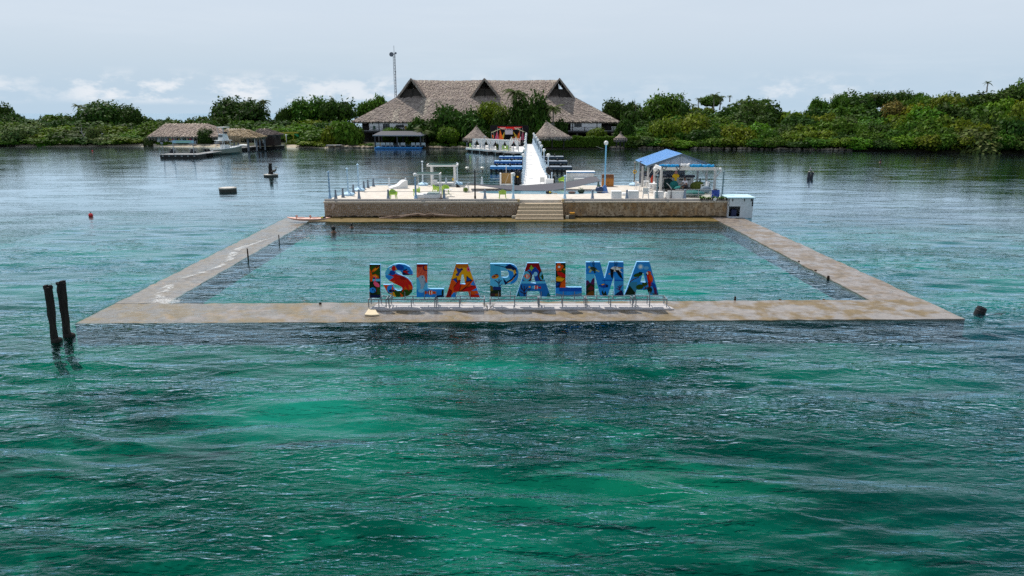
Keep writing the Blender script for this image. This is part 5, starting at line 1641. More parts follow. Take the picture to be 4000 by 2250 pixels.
# things under the pergola
teal = M('teal_cloth', (.012, .17, .16), .85, .25, 3, .5, 6)
def cushion(px, py, size, label, mat, nm='beanbag', cat='beanbag', seed=1, rz=0):
 r_ = random.Random(seed)
 t = thing(nm, label, cat, gd(px, py), rz)
 mb = MB(); mb.blob((0, 0, size[2]), size, 14, 8, 0, .07, r_); mb.build('cover', mat, t, smooth=True)
 mb = MB(); mb.tube([(size[0] * 1.0 * math.cos(2 * PI * k / 16), size[1] * 1.0 * math.sin(2 * PI * k / 16), size[2]) for k in range(17)], .012, 4); mb.build('seam', mat, t)
 return t
cushion(2632, 741, (.48, .4, .48), 'round teal beanbag left of the seated person', teal, seed=1)
cushion(2654, 748, (.62, .45, .3), 'teal towel heaped on a lounger beside the seated person', teal, 'towel_heap', 'towel', 2)
cushion(2702, 769, (1.25, .7, .32), 'long teal cushion behind the glass screen', teal, 'floor_cushion', 'cushion', 3)
cushion(2609, 737, (.5, .4, .55), 'dark green folded parasol bundle by the bar counter', M('bottle_green_cloth', (.008, .03, .03), .8), 'parasol_bundle', 'parasol', 4)
cushion(2723, 747, (.75, .45, .52), 'large olive green beanbag at the right of the bar hut', M('shaded_olive_cloth', (.075, .10, .012), .85, .2, 3, .3), seed=5)  # pergola shade put into the darkened olive
cushion(2755, 755, (.55, .4, .38), 'pale grey blue bean seat behind the glass screen', M('shaded_grey_blue_cloth', (.15, .20, .25), .8, .15), seed=6)  # cloth colour darkened to carry the pergola shade
# low dark lounger for them
t = thing('lounge_bed', 'low dark lounge bed under the bar hut pergola', 'lounger', gd(2650, 752))
mb = MB(); mb.box((0, 0, .25), (2.6, .9, .16)); mb.build('frame', dark_wood, t)
for sx_ in (-1, 1):
 for sy_ in (-1, 1):
  mb = MB(); mb.bar((sx_ * 1.2, sy_ * .38, 0), (sx_ * 1.2, sy_ * .38, .2), .08); mb.build('leg', dark_wood, t)
# glass screen
a, b = gd(2678, 774), gd(2776, 774)
t = thing('glass_screen', 'low clear screen with metal rails behind the right kerb', 'screen', (a + b) / 2)
L2 = (b - a).length
hh = hz(2700, 740, a)
mb = MB(); mb.bar((-L2 / 2 - 1.0, 0, hh), (L2 / 2, 0, hh), .045).bar((-L2 / 2, 0, .35), (L2 / 2, 0, .35), .05); mb.build('rail', steel, t)
for s in (-1, 0.0, 1):
 mb = MB(); mb.bar((s * L2 / 2, 0, 0), (s * L2 / 2, 0, hh), .05); mb.build('upright', steel, t)
gm = bpy.data.materials.new('clear_screen'); gm.use_nodes = True
nt = gm.node_tree; nt.nodes.clear()
o_ = nt.nodes.new('ShaderNodeOutputMaterial'); g1 = nt.nodes.new('ShaderNodeBsdfTransparent'); g2 = nt.nodes.new('ShaderNodeBsdfGlossy'); g3 = nt.nodes.new('ShaderNodeMixShader')
g1.inputs['Color'].default_value = (.86, .9, .9, 1); g2.inputs['Roughness'].default_value = .05; g3.inputs[0].default_value = .1
nt.links.new(g1.outputs[0], g3.inputs[1]); nt.links.new(g2.outputs[0], g3.inputs[2]); nt.links.new(g3.outputs[0], o_.inputs[0])
mb = MB(); mb.box((0, 0, hh * .55), (L2 - .06, .012, hh * .8)); mb.build('pane', gm, t)
# blue bin
t = thing('bin', 'royal blue barrel bin at the right front corner of the platform', 'bin', gd(2794, 773))
mb = MB(); mb.lathe((0, 0, 0), [(.36, 0), (.38, .05), (.37, .35), (.39, .37), (.37, .39), (.38, .72), (.4, .75), (.36, .76), (.34, .3)], 16); mb.build('barrel', M('royal_blue', (.015, .05, .28), .45, .15), t)
mb = MB(); mb.box((-.05, .02, .78), (.3, .25, .12)); mb.build('liner', M('dark_liner', (.02, .02, .03), .5), t)
# plant row on the kerb
plant_m = M('succulent_leaf', (.085, .19, .03), .6, .35, 5)
pr = thing('succulent', 'small spiky green plant in the row on the kerb by the kiosk', 'plant', (0, 0, 0), 0, 'spiky plants on the kerb')
r_ = random.Random(9)
mb = MB()
for k in range(26):
 a_, ln = r_.uniform(0, 6.3), r_.uniform(.2, .36)
 el_ = r_.uniform(.3, 1.3)
 d_ = Vector((math.cos(a_) * math.cos(el_), math.sin(a_) * math.cos(el_), math.sin(el_)))
 s_ = Vector((-math.sin(a_), math.cos(a_), 0)) * .035
 mb.add([-s_ * .5, d_ * ln * .5 - s_, d_ * ln, d_ * ln * .5 + s_, s_ * .5], [(0, 1, 2, 3, 4)])
mb.build('leaves', plant_m, pr)
mb = MB(); mb.lathe((0, 0, -.06), [(.07, 0), (.05, .1)], 6); mb.build('stem', dark_wood, pr)
first = True
for k in range(17):
 px = 2737 + k * 6.6 + r_.uniform(-2, 2)
 if 2788 < px < 2798 and k % 2: continue
 p = D(px, 785, 66.9)
 p = Vector((p.x, 66.87 + (p.x - 15) * .03, 1.72))
 q = place(pr, p, r_.uniform(0, 6))
 s = r_.uniform(.75, 1.5); q.scale = (s, s, s)
t = thing('frangipani_flower', 'white flower among the kerb plants', 'flower', (D(2793, 782, 66.5).x, 66.62, 1.62))
for k in range(5):
 a_ = 2 * PI * k / 5
 mb = MB(); mb.blob((.09 * math.cos(a_), .0, .1 + .09 * math.sin(a_)), (.07, .03, .07), 6, 4); mb.build('petal', white_plastic, t)
# ---- person seated under the pergola
skin = M('brown_skin', (.16, .075, .045), .6, .1, 4)
def skin_body(pts, edges, radii, mat, name, parent, root=0, lev=1):
 me_ = bpy.data.meshes.new(name)
 me_.from_pydata(pts, edges, [])
 o = bpy.data.objects.new(name, me_)
 COL.objects.link(o)
 me_.materials.append(mat)
 sm = o.modifiers.new('skin', 'SKIN')
 sm.use_smooth_shade = True
 for i, r in enumerate(radii):
  me_.skin_vertices[0].data[i].radius = (r, r)
  me_.skin_vertices[0].data[i].use_root = (i == root)
 ss = o.modifiers.new('sub', 'SUBSURF'); ss.levels = lev; ss.render_levels = lev
 if parent is not None: link_child(o, parent)
 return o
pp = gd(2677, 751)
per = thing('person', 'person in white shirt and dark cap sitting under the bar hut pergola', 'person', pp, R(-60))
sc = 1.12
P_ = [(0, 0, .55), (0, .02, .75), (0, -.02, .98), (0, -.1, 1.12), (0, -.16, 1.28), (.17, -.08, 1.04), (.24, -.2, .82), (.2, -.42, .74), (-.17, -.08, 1.04), (-.24, -.2, .82), (-.2, -.42, .74),
  (.1, -.02, .52), (.13, -.46, .54), (.14, -.48, .1), (.15, -.62, .05), (-.1, -.02, .52), (-.13, -.46, .54), (-.14, -.48, .1), (-.15, -.62, .05), (.19, -.5, .72), (-.19, -.5, .72), (0, -.19, 1.36)]
E_ = [(0, 1), (1, 2), (2, 3), (3, 4), (4, 21), (2, 5), (5, 6), (6, 7), (7, 19), (2, 8), (8, 9), (9, 10), (10, 20), (0, 11), (11, 12), (12, 13), (13, 14), (0, 15), (15, 16), (16, 17), (17, 18)]
R_ = [.15, .14, .15, .06, .10, .065, .05, .035, .065, .05, .035, .09, .07, .045, .04, .09, .07, .045, .04, .035, .035, .085]
skin_body(P_, E_, R_, skin, 'body', per)
skin_body([(0, 0, .6), (0, .02, .78), (0, -.01, 1.0), (.18, -.08, 1.04), (.23, -.17, .87), (-.18, -.08, 1.04), (-.23, -.17, .87)], [(0, 1), (1, 2), (2, 3), (3, 4), (2, 5), (5, 6)], [.175, .165, .175, .085, .07, .085, .07], M('white_shirt', (.62, .62, .68), .85, .08), 'shirt', per)
skin_body([(0, 0, .52), (.1, -.04, .53), (.13, -.38, .56), (-.1, -.04, .53), (-.13, -.38, .56)], [(0, 1), (1, 2), (0, 3), (3, 4)], [.16, .115, .09, .115, .09], M('dark_shorts', (.03, .03, .04), .85), 'shorts', per)
mb = MB(); mb.blob((0, -.17, 1.38), (.125, .135, .1), 12, 8).box((0, -.33, 1.36), (.17, .16, .02), 0, 0, (.25, 0, 0)); mb.build('cap', M('dark_cap', (.012, .012, .018), .8), per, smooth=False)
per.scale = (sc, sc, sc)
t = thing('stool', 'low dark stool under the seated person', 'stool', pp)
mb = MB(); mb.lathe((0, 0, 0), [(.24, .40), (.25, .43), (.25, .46), (.22, .47)], 12); mb.build('seat', dark_wood, t)
for k in range(4):
 a_ = PI / 4 + PI / 2 * k
 mb = MB(); mb.bar((.17 * math.cos(a_), .17 * math.sin(a_), .41), (.22 * math.cos(a_), .22 * math.sin(a_), 0), .04); mb.build('leg', dark_wood, t)
# ================================================================== AROUND THE SEA POOL
# kayak
ka, kb_ = G(1122, 862, .1), G(1292, 863, .1)
t = thing('kayak', 'faded pink sit on top kayak beached on the left corner of the pool', 'kayak', ((ka + kb_) / 2), math.atan2(kb_.y - ka.y, kb_.x - ka.x))
KL = (kb_ - ka).length
kay = M('faded_pink', (.66, .36, .28), .5, .12, 1.5, .1)
mb = MB()
n, ns = 14, 10
for i in range(n + 1):
 x = -KL / 2 + KL * i / n
 f = max(0.04, (1 - abs(2 * i / n - 1) ** 2.6)) ** .6
 up = .16 * abs(2 * i / n - 1) ** 3
 for k in range(ns):
  a = 2 * PI * k / ns
  y, z = .38 * f * math.cos(a), .17 * f * math.sin(a)
  if math.sin(a) > .5: z *= .75
  mb.v.append((x, y, z + .17 + up))
for i in range(n):
 for k in range(ns):
  mb.f.append([i * ns + k, (i + 1) * ns + k, (i + 1) * ns + (k + 1) % ns, i * ns + (k + 1) % ns]); mb.m.append(0); mb.c.append(None)
mb.f += [list(range(ns)), [n * ns + k for k in range(ns)][::-1]]; mb.m += [0, 0]; mb.c += [None, None]
mb.build('hull', kay, t, smooth=True)
for x in (-.7, .55):
 mb = MB(); mb.blob((x, 0, .31), (.34, .2, .03), 12, 4); mb.build('seat_well', M('shaded_pink', (.45, .22, .18), .6), t)
 mb = MB(); mb.box((x - .4, 0, .4), (.06, .36, .22), 0, 0, (0, -.3, 0)); mb.build('backrest', kay, t)
t2 = thing('snorkel_gear', 'black and yellow snorkel gear lying on the kayak bow', 'snorkel gear', D(1265, 851, kb_.y - .1))
mb = MB(); mb.blob((0, 0, .03), (.2, .14, .12), 8, 6); mb.build('mask', black_plastic, t2, smooth=True)
mb = MB(); mb.blob((-.12, -.08, .04), (.14, .09, .09), 8, 6); mb.build('fin', M('fin_yellow', (.6, .5, .05), .5), t2, smooth=True)
# driftwood
bark = M('driftwood', (.23, .165, .125), .9, .3, 4, .6, 8, stretch=(.5, 3, 3))
zs = .12
main = [(1482, 853, .10), (1515, 849, .08), (1560, 845, .10), (1600, 841, .12), (1630, 838, .14), (1665, 842, .13), (1690, 839, .13), (1730, 842, .12), (1765, 843, .10), (1797, 845, .07)]
b0 = G(1640, 852, .05)
t = thing('driftwood', 'long forked driftwood trunk lying at the foot of the stone wall', 'driftwood', b0)
yb_ = b0.y - .15
mb = MB(b0); mb.tube([D(x, y, yb_) for x, y, r in main], [r * .95 for x, y, r in main], 8); mb.build('trunk', bark, t, smooth=True)
for pts, r in (([(1560, 845), (1530, 843), (1500, 841), (1466, 840)], .065), ([(1600, 841), (1560, 849), (1530, 853), (1512, 855)], .075), ([(1660, 840), (1680, 835), (1695, 837)], .06), ([(1640, 838), (1630, 835), (1624, 836)], .05)):
 mb = MB(b0); mb.tube([D(x, y, yb_ - .2 - .02 * i) for i, (x, y) in enumerate(pts)], [r * (1 - .22 * i) for i in range(len(pts))], 7); mb.build('branch', bark, t, smooth=True)
# orange crate and blocks by the steps
t = thing('orange_crate', 'orange crate on a stone block right of the steps', 'crate', D(2235, 843, 65.6))
w = .42; mb = MB(); mb.box((0, 0, .13), (w, .34, .3)); mb.build('crate', M('amber_plastic', (.55, .25, .02), .5, .2), t, bevel=.02)
mb = MB(); mb.box((0, 0, .30), (w + .03, .37, .04)); mb.build('rim', MATS['amber_plastic'], t)
for px, py, w, h, lab in ((2234, 857, .55, .36, 'square dark stone block under the orange crate'), (2217, 852, .45, .22, 'pale flat block right of the steps'), (2010, 850, .5, .2, 'pale stacked slabs left of the steps')):
 p = G(px, py, .03); p.y = 65.5
 t = thing('stone_block', lab, 'block', p)
 mb = MB(); mb.box((0, 0, h / 2), (w, .45, h)); mb.build('block', M('block_stone' + str(int(h * 100)), (.1, .085, .06) if h > .3 else (.34, .31, .25), .9, .3, 4, .4), t, bevel=.03)
 mb = MB(); mb.box((0.02, 0, h + .025), (w * .9, .4, .05)); mb.build('cap', MATS['block_stone' + str(int(h * 100))], t)
t = thing('pale_slab', 'cream slab lying on the front wall beside the letter I', 'slab', G(1452, 1218, .06))
mb = MB(t.location)
pts = [G(x, y, .075) for x, y in ((1424, 1228), (1440, 1206), (1466, 1207), (1474, 1222), (1482, 1228), (1450, 1230))]
mb.slab(pts[::-1], .06); mb.build('slab', M('cream_stone', (.62, .52, .36), .8, .1, 3), t)
# iron stubs left in the walls
for i, (px, yb, yt, r, lab) in enumerate(((1091, 946, 917, .035, 'thin rusty iron rod in the left wall, farther of two'), (970, 1015, 971, .045, 'thin rusty iron rod in the left wall, nearer of two'), (1251, 1188, 1182, .07, 'stub of dark iron at the inner edge of the front wall left of the sign'),
           (2871, 1176, 1158, .05, 'short bent iron stub right of the letters'), (3047, 1174, 1169, .07, 'low dark stub in the front wall, left of two by the right corner'), (3218, 1173, 1168, .06, 'low dark stub in the front wall, right of two by the right corner'),
           (3120, 1025, 1019, .07, 'dark stub on the right wall, farthest of three'), (3185, 1060, 1054, .08, 'dark stub on the right wall, middle of three'), (3235, 1090, 1077, .08, 'dark stub on the right wall, nearest of three'))):
 p = G(px, yb, 0)
 h = D(px, yt, p.y).z
 mb = MB(); mb.lathe((0, 0, -.2), [(r, 0), (r * 1.1, .25), (r * .9, h + .2)], 7, 0, .15, random.Random(i))
 o = mb.build('iron_stub', M('rusty_iron', (.035, .02, .014), .9, .4, 8), None)
 o.location = p
 tag(o, lab, 'iron stub')
# swimmers
hair = M('black_hair', (.008, .007, .007), .6)
def swimmer(px, py, label, rz, s=1.0):
 p = G(px, py, 0)
 t = thing('person', label, 'person', p, rz)
 skin_body([(0, .05, -.45), (0, .03, -.2), (0, 0, .0), (0, 0, .1), (0, -.02, .2), (.2, 0, -.08), (.33, -.12, -.2), (-.2, 0, -.08), (-.33, -.12, -.2), (0, -.03, .26)], [(0, 1), (1, 2), (2, 3), (3, 4), (4, 9), (2, 5), (5, 6), (2, 7), (7, 8)], [.16, .17, .1, .06, .1, .08, .05, .08, .05, .09], skin, 'body', t)
 mb = MB(); mb.blob((0, .025, .25), (.12, .125, .13), 10, 8); mb.build('hair', hair, t, smooth=True)
 t.scale = (s, s, s)
swimmer(1304, 908, 'dark haired swimmer with head and shoulders up, nearer of two in the sea pool', R(160), 1.5)
swimmer(1374, 888, 'swimmer with only the head showing near the ledge', R(200), 1.0)
# piles
pile_m = M('black_pile', (.018, .015, .013), .9, .5, 1.6, .9, 6, col2=(.06, .048, .04), mix=(.55, .75), stretch=(5, 5, .5))
for px0, yb, pxt, yt, r, lab in ((214, 1330, 188, 1124, .205, 'leaning dark wooden pile beyond the left corner, shorter of two'), (263, 1312, 238, 1107, .225, 'leaning dark wooden pile beyond the left corner, taller of two')):
 p = G(px0, yb, 0)
 top = D(pxt, yt, p.y + .1)
 t = thing('mooring_pile', lab, 'pile', p)
 r_ = random.Random(px0)
 mb = MB(p)
 pts = [p + (top - p) * f for f in (-.35, 0, .12, .3, .5, .7, .88, 1.0)]
 mb.tube(pts, [r * .72 * q for q in (1, 1, .98, .95, 1.02, 1.05, 1.12, 1.05)], 12)
 for i in range(len(mb.v)):
  v = mb.v[i]; mb.v[i] = (v[0] + r_.uniform(-.025, .025), v[1] + r_.uniform(-.025, .025), v[2] + r_.uniform(-.03, .03))
 mb.build('trunk', pile_m, t)
 for k in range(7):
  a_ = 2 * PI * k / 7
  mb = MB(p); b_ = top + Vector((math.cos(a_) * r * .55, math.sin(a_) * r * .55, -.05)); mb.bar(b_, b_ + Vector((0, 0, r_.uniform(.06, .18))), .12, .1); mb.build('splinter', pile_m, t)
 mb = MB(); mb.lathe((.08, 0, -.3), [(r * 1.05, 0), (r * 1.15, .2), (r * 1.08, .36), (r * .8, .42)], 10, 0, .1, r_); mb.build('collar', pile_m, t)
# black drum awash at the right
p = G(3826, 1222, 0)
t = thing('drum_buoy', 'black drum awash beyond the right corner of the pool', 'buoy', p, R(20))
mb = MB(); mb.lathe((0, 0, -.3), [(.22, .1), (.24, .15), (.24, .4), (.26, .43), (.24, .46), (.23, .6), (.19, .62), (.17, .55)], 14)
for i in range(len(mb.v)):
 v = Vector(mb.v[i]); v.rotate(Euler((R(10), R(14), 0))); mb.v[i] = tuple(v)
mb.build('barrel', M('weedy_black', (.012, .013, .016), .7, .3), t)
mb = MB(); mb.tube([(.0, -.2, -.1), (.3, -.35, -.03), (.8, -.4, -.01), (1.3, -.35, -.04)], .025, 6); mb.build('rope', rope_mat, t)
# red buoy
for px, py, s, lab in ((355, 846, .21, 'round red buoy floating left of the sea pool'), (361, 591, .17, 'tiny red buoy off the left shore')):
 p = G(px, py, 0)
 t = thing('buoy', lab, 'buoy', p)
 mb = MB(); mb.blob((0, 0, s * .55), s, 14, 10); mb.build('float', M('red_float', (.55, .02, .025), .4, .1), t, smooth=True)
 mb = MB(); mb.lathe((0, 0, s * 1.5), [(.06, 0), (.06, .06), (.03, .1)], 8); mb.build('eye', dark_metal, t)
# concrete mooring drums
conc = M('weathered_concrete', (.36, .34, .30), .9, .25, 1.6, .5, 6)
conc_d = M('weedy_concrete', (.055, .05, .042), .9, .4, 2, .5, 6)
def mooring(px0, px1, yb, yt, label):
 a, b = G(px0, yb - 8, 0), G(px1, yb - 8, 0)
 c = (a + b) / 2
 r = (b - a).length / 2
 h = D((px0 + px1) / 2, yt, c.y - r * .2).z
 t = thing('mooring_block', label, 'mooring block', c)
 r_ = random.Random(px0)
 mb = MB(); mb.lathe((0, 0, -.6), [(r * .98, 0), (r, .6), (r * 1.01, .6 + h * .72)], 20, 0, .012, r_); mb.build('drum', conc_d, t)
 mb = MB(); mb.lathe((0, 0, h * .72), [(r * 1.03, 0), (r * 1.03, h * .25), (r * .95, h * .28)], 20, 0, .012, r_); mb.build('rim', conc, t)
 mb = MB(); mb.lathe((0, 0, h * .98), [(r * .8, 0), (r * .78, .03)], 18, 0, .05, r_); mb.build('cap', M('pale_guano', (.55, .53, .49), .9, .25, 2), t)
 return t, c, r, h
mooring(858, 923, 756, 733, 'flat round concrete mooring block without a post left of the platform')
t, c, r, h = mooring(1032, 1085, 697, 681, 'round concrete mooring block with a broken timber post')
mb = MB(); top = D(1058, 638, c.y) - c
mb.tube([(0, 0, h), (0, 0, h + (top.z - h) * .3), (-.03, 0, h + (top.z - h) * .6), (.05, 0, top.z)], [.42, .30, .27, .24], 9); mb.build('post', pile_m, t)
def bird(p, rz, label, s=1.0, body=(.10, .085, .07), headc=(.6, .55, .45), pelican=True):
 t = thing('pelican' if pelican else 'gull', label, 'bird', p, rz)
 bm_ = M('plumage%d' % int(body[0] * 100), body, .8, .3, 8)
 hm_ = M('plumage_head%d' % int(headc[0] * 100), headc, .8, .1)
 skin_body([(-.34, 0, .26), (-.12, 0, .32), (.1, 0, .42), (.2, 0, .56), (.16, 0, .72), (.22, 0, .80)], [(0, 1), (1, 2), (2, 3), (3, 4), (4, 5)], [.05, .14, .13, .06, .045, .06], bm_, 'body', t, 1)
 mb = MB(); mb.blob((.23, 0, .81), (.075, .06, .065), 8, 6); mb.build('head', hm_, t, smooth=True)
 L3 = .34 if pelican else .12
 mb = MB(); mb.add([(.27, -.03, .82), (.27, .03, .82), (.27, 0, .74), (.27 + L3, 0, .62 if pelican else .78)], [(0, 1, 3), (1, 2, 3), (2, 0, 3), (0, 2, 1)]); mb.build('bill', M('bill', (.25, .2, .1), .6), t)
 for s_ in (-1, 1):
  mb = MB(); mb.blob((-.14, s_ * .12, .33), (.26, .05, .12), 8, 6); mb.build('wing', bm_, t, smooth=True)
  mb = MB(); mb.bar((-.02, s_ * .06, .2), (-.02, s_ * .06, 0), .03).box((.04, s_ * .06, .01), (.14, .1, .02)); mb.build('leg', dark_metal, t)
 t.scale = (s, s, s)
 return t
bird(c + Vector((r * .62, -.1, h * .99 + .02)), R(15), 'brown pelican perched beside the broken post on the mooring block', 1.35)
# far twin piles with a gull
p = G(3163, 697, 0)
for i, (dx, hh, lab) in enumerate(((-.18, 25, 'dark pile right of the platform, left of a close pair'), (.28, 23, 'dark pile right of the platform, right of a close pair'))):
 t = thing('mooring_pile', lab, 'pile', p + Vector((dx, .1 * i, 0)))
 hz_ = D(3163, 697 - hh - 1, p.y).z
 mb = MB(); mb.tube([(0, 0, -.5), (0, 0, .3), (.03 + .1 * i, 0, hz_)], [.24, .22, .2], 9); mb.build('trunk', M('grey_pile', (.06, .06, .065), .9, .4, 2), t)
 mb = MB(); mb.lathe((.03 + .1 * i, 0, hz_), [(.2, 0), (.12, .06)], 9); mb.build('top', MATS['weathered_concrete'], t)
bird(p + Vector((.0, 0, D(3163, 672, p.y).z - .02)), R(-120), 'pale gull standing on the pair of piles', .9, (.55, .5, .47), (.5, .5, .5), False)
swimmer(3439, 634, 'dark head of a swimmer far out to the right of the platform', R(180), 1.6)
# ================================================================== THE ISLAND
SHORE = [(-2500, 560), (-900, 567), (0, 572), (550, 572), (1150, 576), (1460, 580), (1800, 582), (2560, 582), (3100, 586), (3400, 590), (3700, 597), (4000, 601), (4900, 612), (6500, 625)]
SKYL = [(-2500, 470), (-900, 458), (0, 470), (60, 466), (82, 443), (250, 438), (300, 446), (345, 456), (560, 456), (640, 453), (745, 447), (860, 453), (1080, 456), (1350, 462), (1450, 452), (1900, 452), (2400, 430), (2440, 425), (2520, 432), (2700, 428), (2800, 415), (2900, 402), (3000, 418), (3055, 443), (3090, 428), (3130, 415), (3190, 412), (3260, 405), (3400, 418), (3440, 412), (3520, 396), (3600, 380), (3660, 356), (3720, 345), (3800, 337), (3900, 328), (4000, 314), (4400, 285), (4900, 275), (6500, 330)]
def lerp_tab(tab, x):
 for (x0, y0), (x1, y1) in zip(tab, tab[1:]):
  if x <= x1: return y0 + (y1 - y0) * max(0, (x - x0)) / (x1 - x0)
 return tab[-1][1]
def island(px, off, py=None):
 """point 'off' metres inland behind the shore under a photo column; with py also the height seen there"""
 b = G(px, lerp_tab(SHORE, px), 0)
 l = math.hypot(b.x, b.y)
 p = Vector((b.x, b.y, 0)) * ((l + off) / l)
 if py is not None:
  v = ray(px, py)
  p.z = CAMH + v.z / math.hypot(v.x, v.y) * (l + off)
 return p
def ground_z(px, off):
 zs = island(px, 46, lerp_tab(SKYL, px)).z
 top = max(1.2, zs - 7.0)
 if off < 3: return -0.4 + 1.0 * off / 3
 if off < 10: return 0.6 + 0.5 * (off - 3) / 7
 t = min(1, (off - 10) / 34)
 return 1.1 + (top - 1.1) * t * t * (3 - 2 * t)
soil = M('shore_soil', (.05, .038, .022), .95, .4, .25, .5, 3, col2=(.025, .04, .012), world_co=True)
mb = MB()
cols = list(range(-2500, 6501, 75))
offs = [-2, 0, 1.2, 3, 6, 10, 18, 28, 38, 48, 70, 120]
vs = []
for px in cols:
 for o in offs:
  p = island(px, o)
  p.z = ground_z(px, min(o, 46)) - (2.0 if o >= 70 else 0) - (.4 if o < 0 else 0)
  vs.append(p)
no = len(offs)
mb.add(vs, [(i * no + j, (i + 1) * no + j, (i + 1) * no + j + 1, i * no + j + 1) for i in range(len(cols) - 1) for j in range(no - 1)])
tag(mb.build('island_ground', soil, smooth=True), 'dark wooded ground of the island rising to the right', kind='structure')
# sandy strip on parts of the shore
sand = M('coral_sand', (.42, .36, .27), .95, .2, .8, .3, 6, world_co=True)
mb = MB()
for a, b in ((60, 560), (600, 860), (1120, 1330)):
 n = max(2, (b - a) // 20)
 vs = []
 for i in range(n + 1):
  px = a + (b - a) * i / n
  w = 2.6 * abs(math.sin(PI * i / n)) ** .5
  for o, z in ((-1.2, -.1), (.1, .28), (.6 + w * .5, .66)):
   p = island(px, o); p.z = max(z, ground_z(px, o) + .05); vs.append(p)
 mb.add(vs, [(i * 3 + j, (i + 1) * 3 + j, (i + 1) * 3 + j + 1, i * 3 + j + 1) for i in range(n) for j in range(2)])
tag(mb.build('beach', sand), 'thin strip of pale coral sand along the left shore', kind='structure')
# ------------------------------------------------------------------ leaves
NRM = random.Random(5)
def leaf_mat(name, col, rnd=.18, tcol=None):
 m = M(name, col, .55, .25, 1.3, rnd=rnd, attr=False, spec=.08)
 nt = m.node_tree
 b = nt.nodes['Principled BSDF']
 src = b.inputs['Base Color'].links[0].from_socket
 at = nt.nodes.new('ShaderNodeAttribute'); at.attribute_name = 'Col'
 mx = nt.nodes.new('ShaderNodeMix'); mx.data_type = 'RGBA'; mx.blend_type = 'MULTIPLY'; mx.inputs[0].default_value = 1
 nt.links.new(src, mx.inputs[6]); nt.links.new(at.outputs['Color'], mx.inputs[7])
 # hue drift from tree to tree
 oi = nt.nodes.new('ShaderNodeObjectInfo')
 mr = nt.nodes.new('ShaderNodeMapRange'); mr.inputs['To Min'].default_value = .478; mr.inputs['To Max'].default_value = .522
 w = nt.nodes.new('ShaderNodeMath'); w.operation = 'FRACT'
 mu = nt.nodes.new('ShaderNodeMath'); mu.operation = 'MULTIPLY'; mu.inputs[1].default_value = 7.31
 nt.links.new(oi.outputs['Random'], mu.inputs[0]); nt.links.new(mu.outputs[0], w.inputs[0]); nt.links.new(w.outputs[0], mr.inputs['Value'])
 hs = nt.nodes.new('ShaderNodeHueSaturation')
 nt.links.new(mr.outputs[0], hs.inputs['Hue']); nt.links.new(mx.outputs[2], hs.inputs['Color'])
 nt.links.new(hs.outputs[0], b.inputs['Base Color'])
 translucent(m, tcol or tuple(min(1, c * 1.6) for c in col), .22)
 return m
LEAF = {'dark': leaf_mat('leaf_dark', (0.034, 0.076, 0.011)), 'mid': leaf_mat('leaf_mid', (0.060, 0.129, 0.012)), 'olive': leaf_mat('leaf_olive', (0.099, 0.148, 0.011)),
  'yellow': leaf_mat('leaf_yellow', (0.142, 0.176, 0.010)), 'grey': leaf_mat('leaf_grey', (0.082, 0.120, 0.034)), 'bright': leaf_mat('leaf_bright', (0.086, 0.185, 0.011)),
  'rust': leaf_mat('leaf_rust', (0.116, 0.107, 0.024))}
trunk_m = M('tree_bark', (.10, .085, .07), .9, .3, 3)
palm_m = M('palm_trunk', (.20, .18, .15), .9, .25, 3)
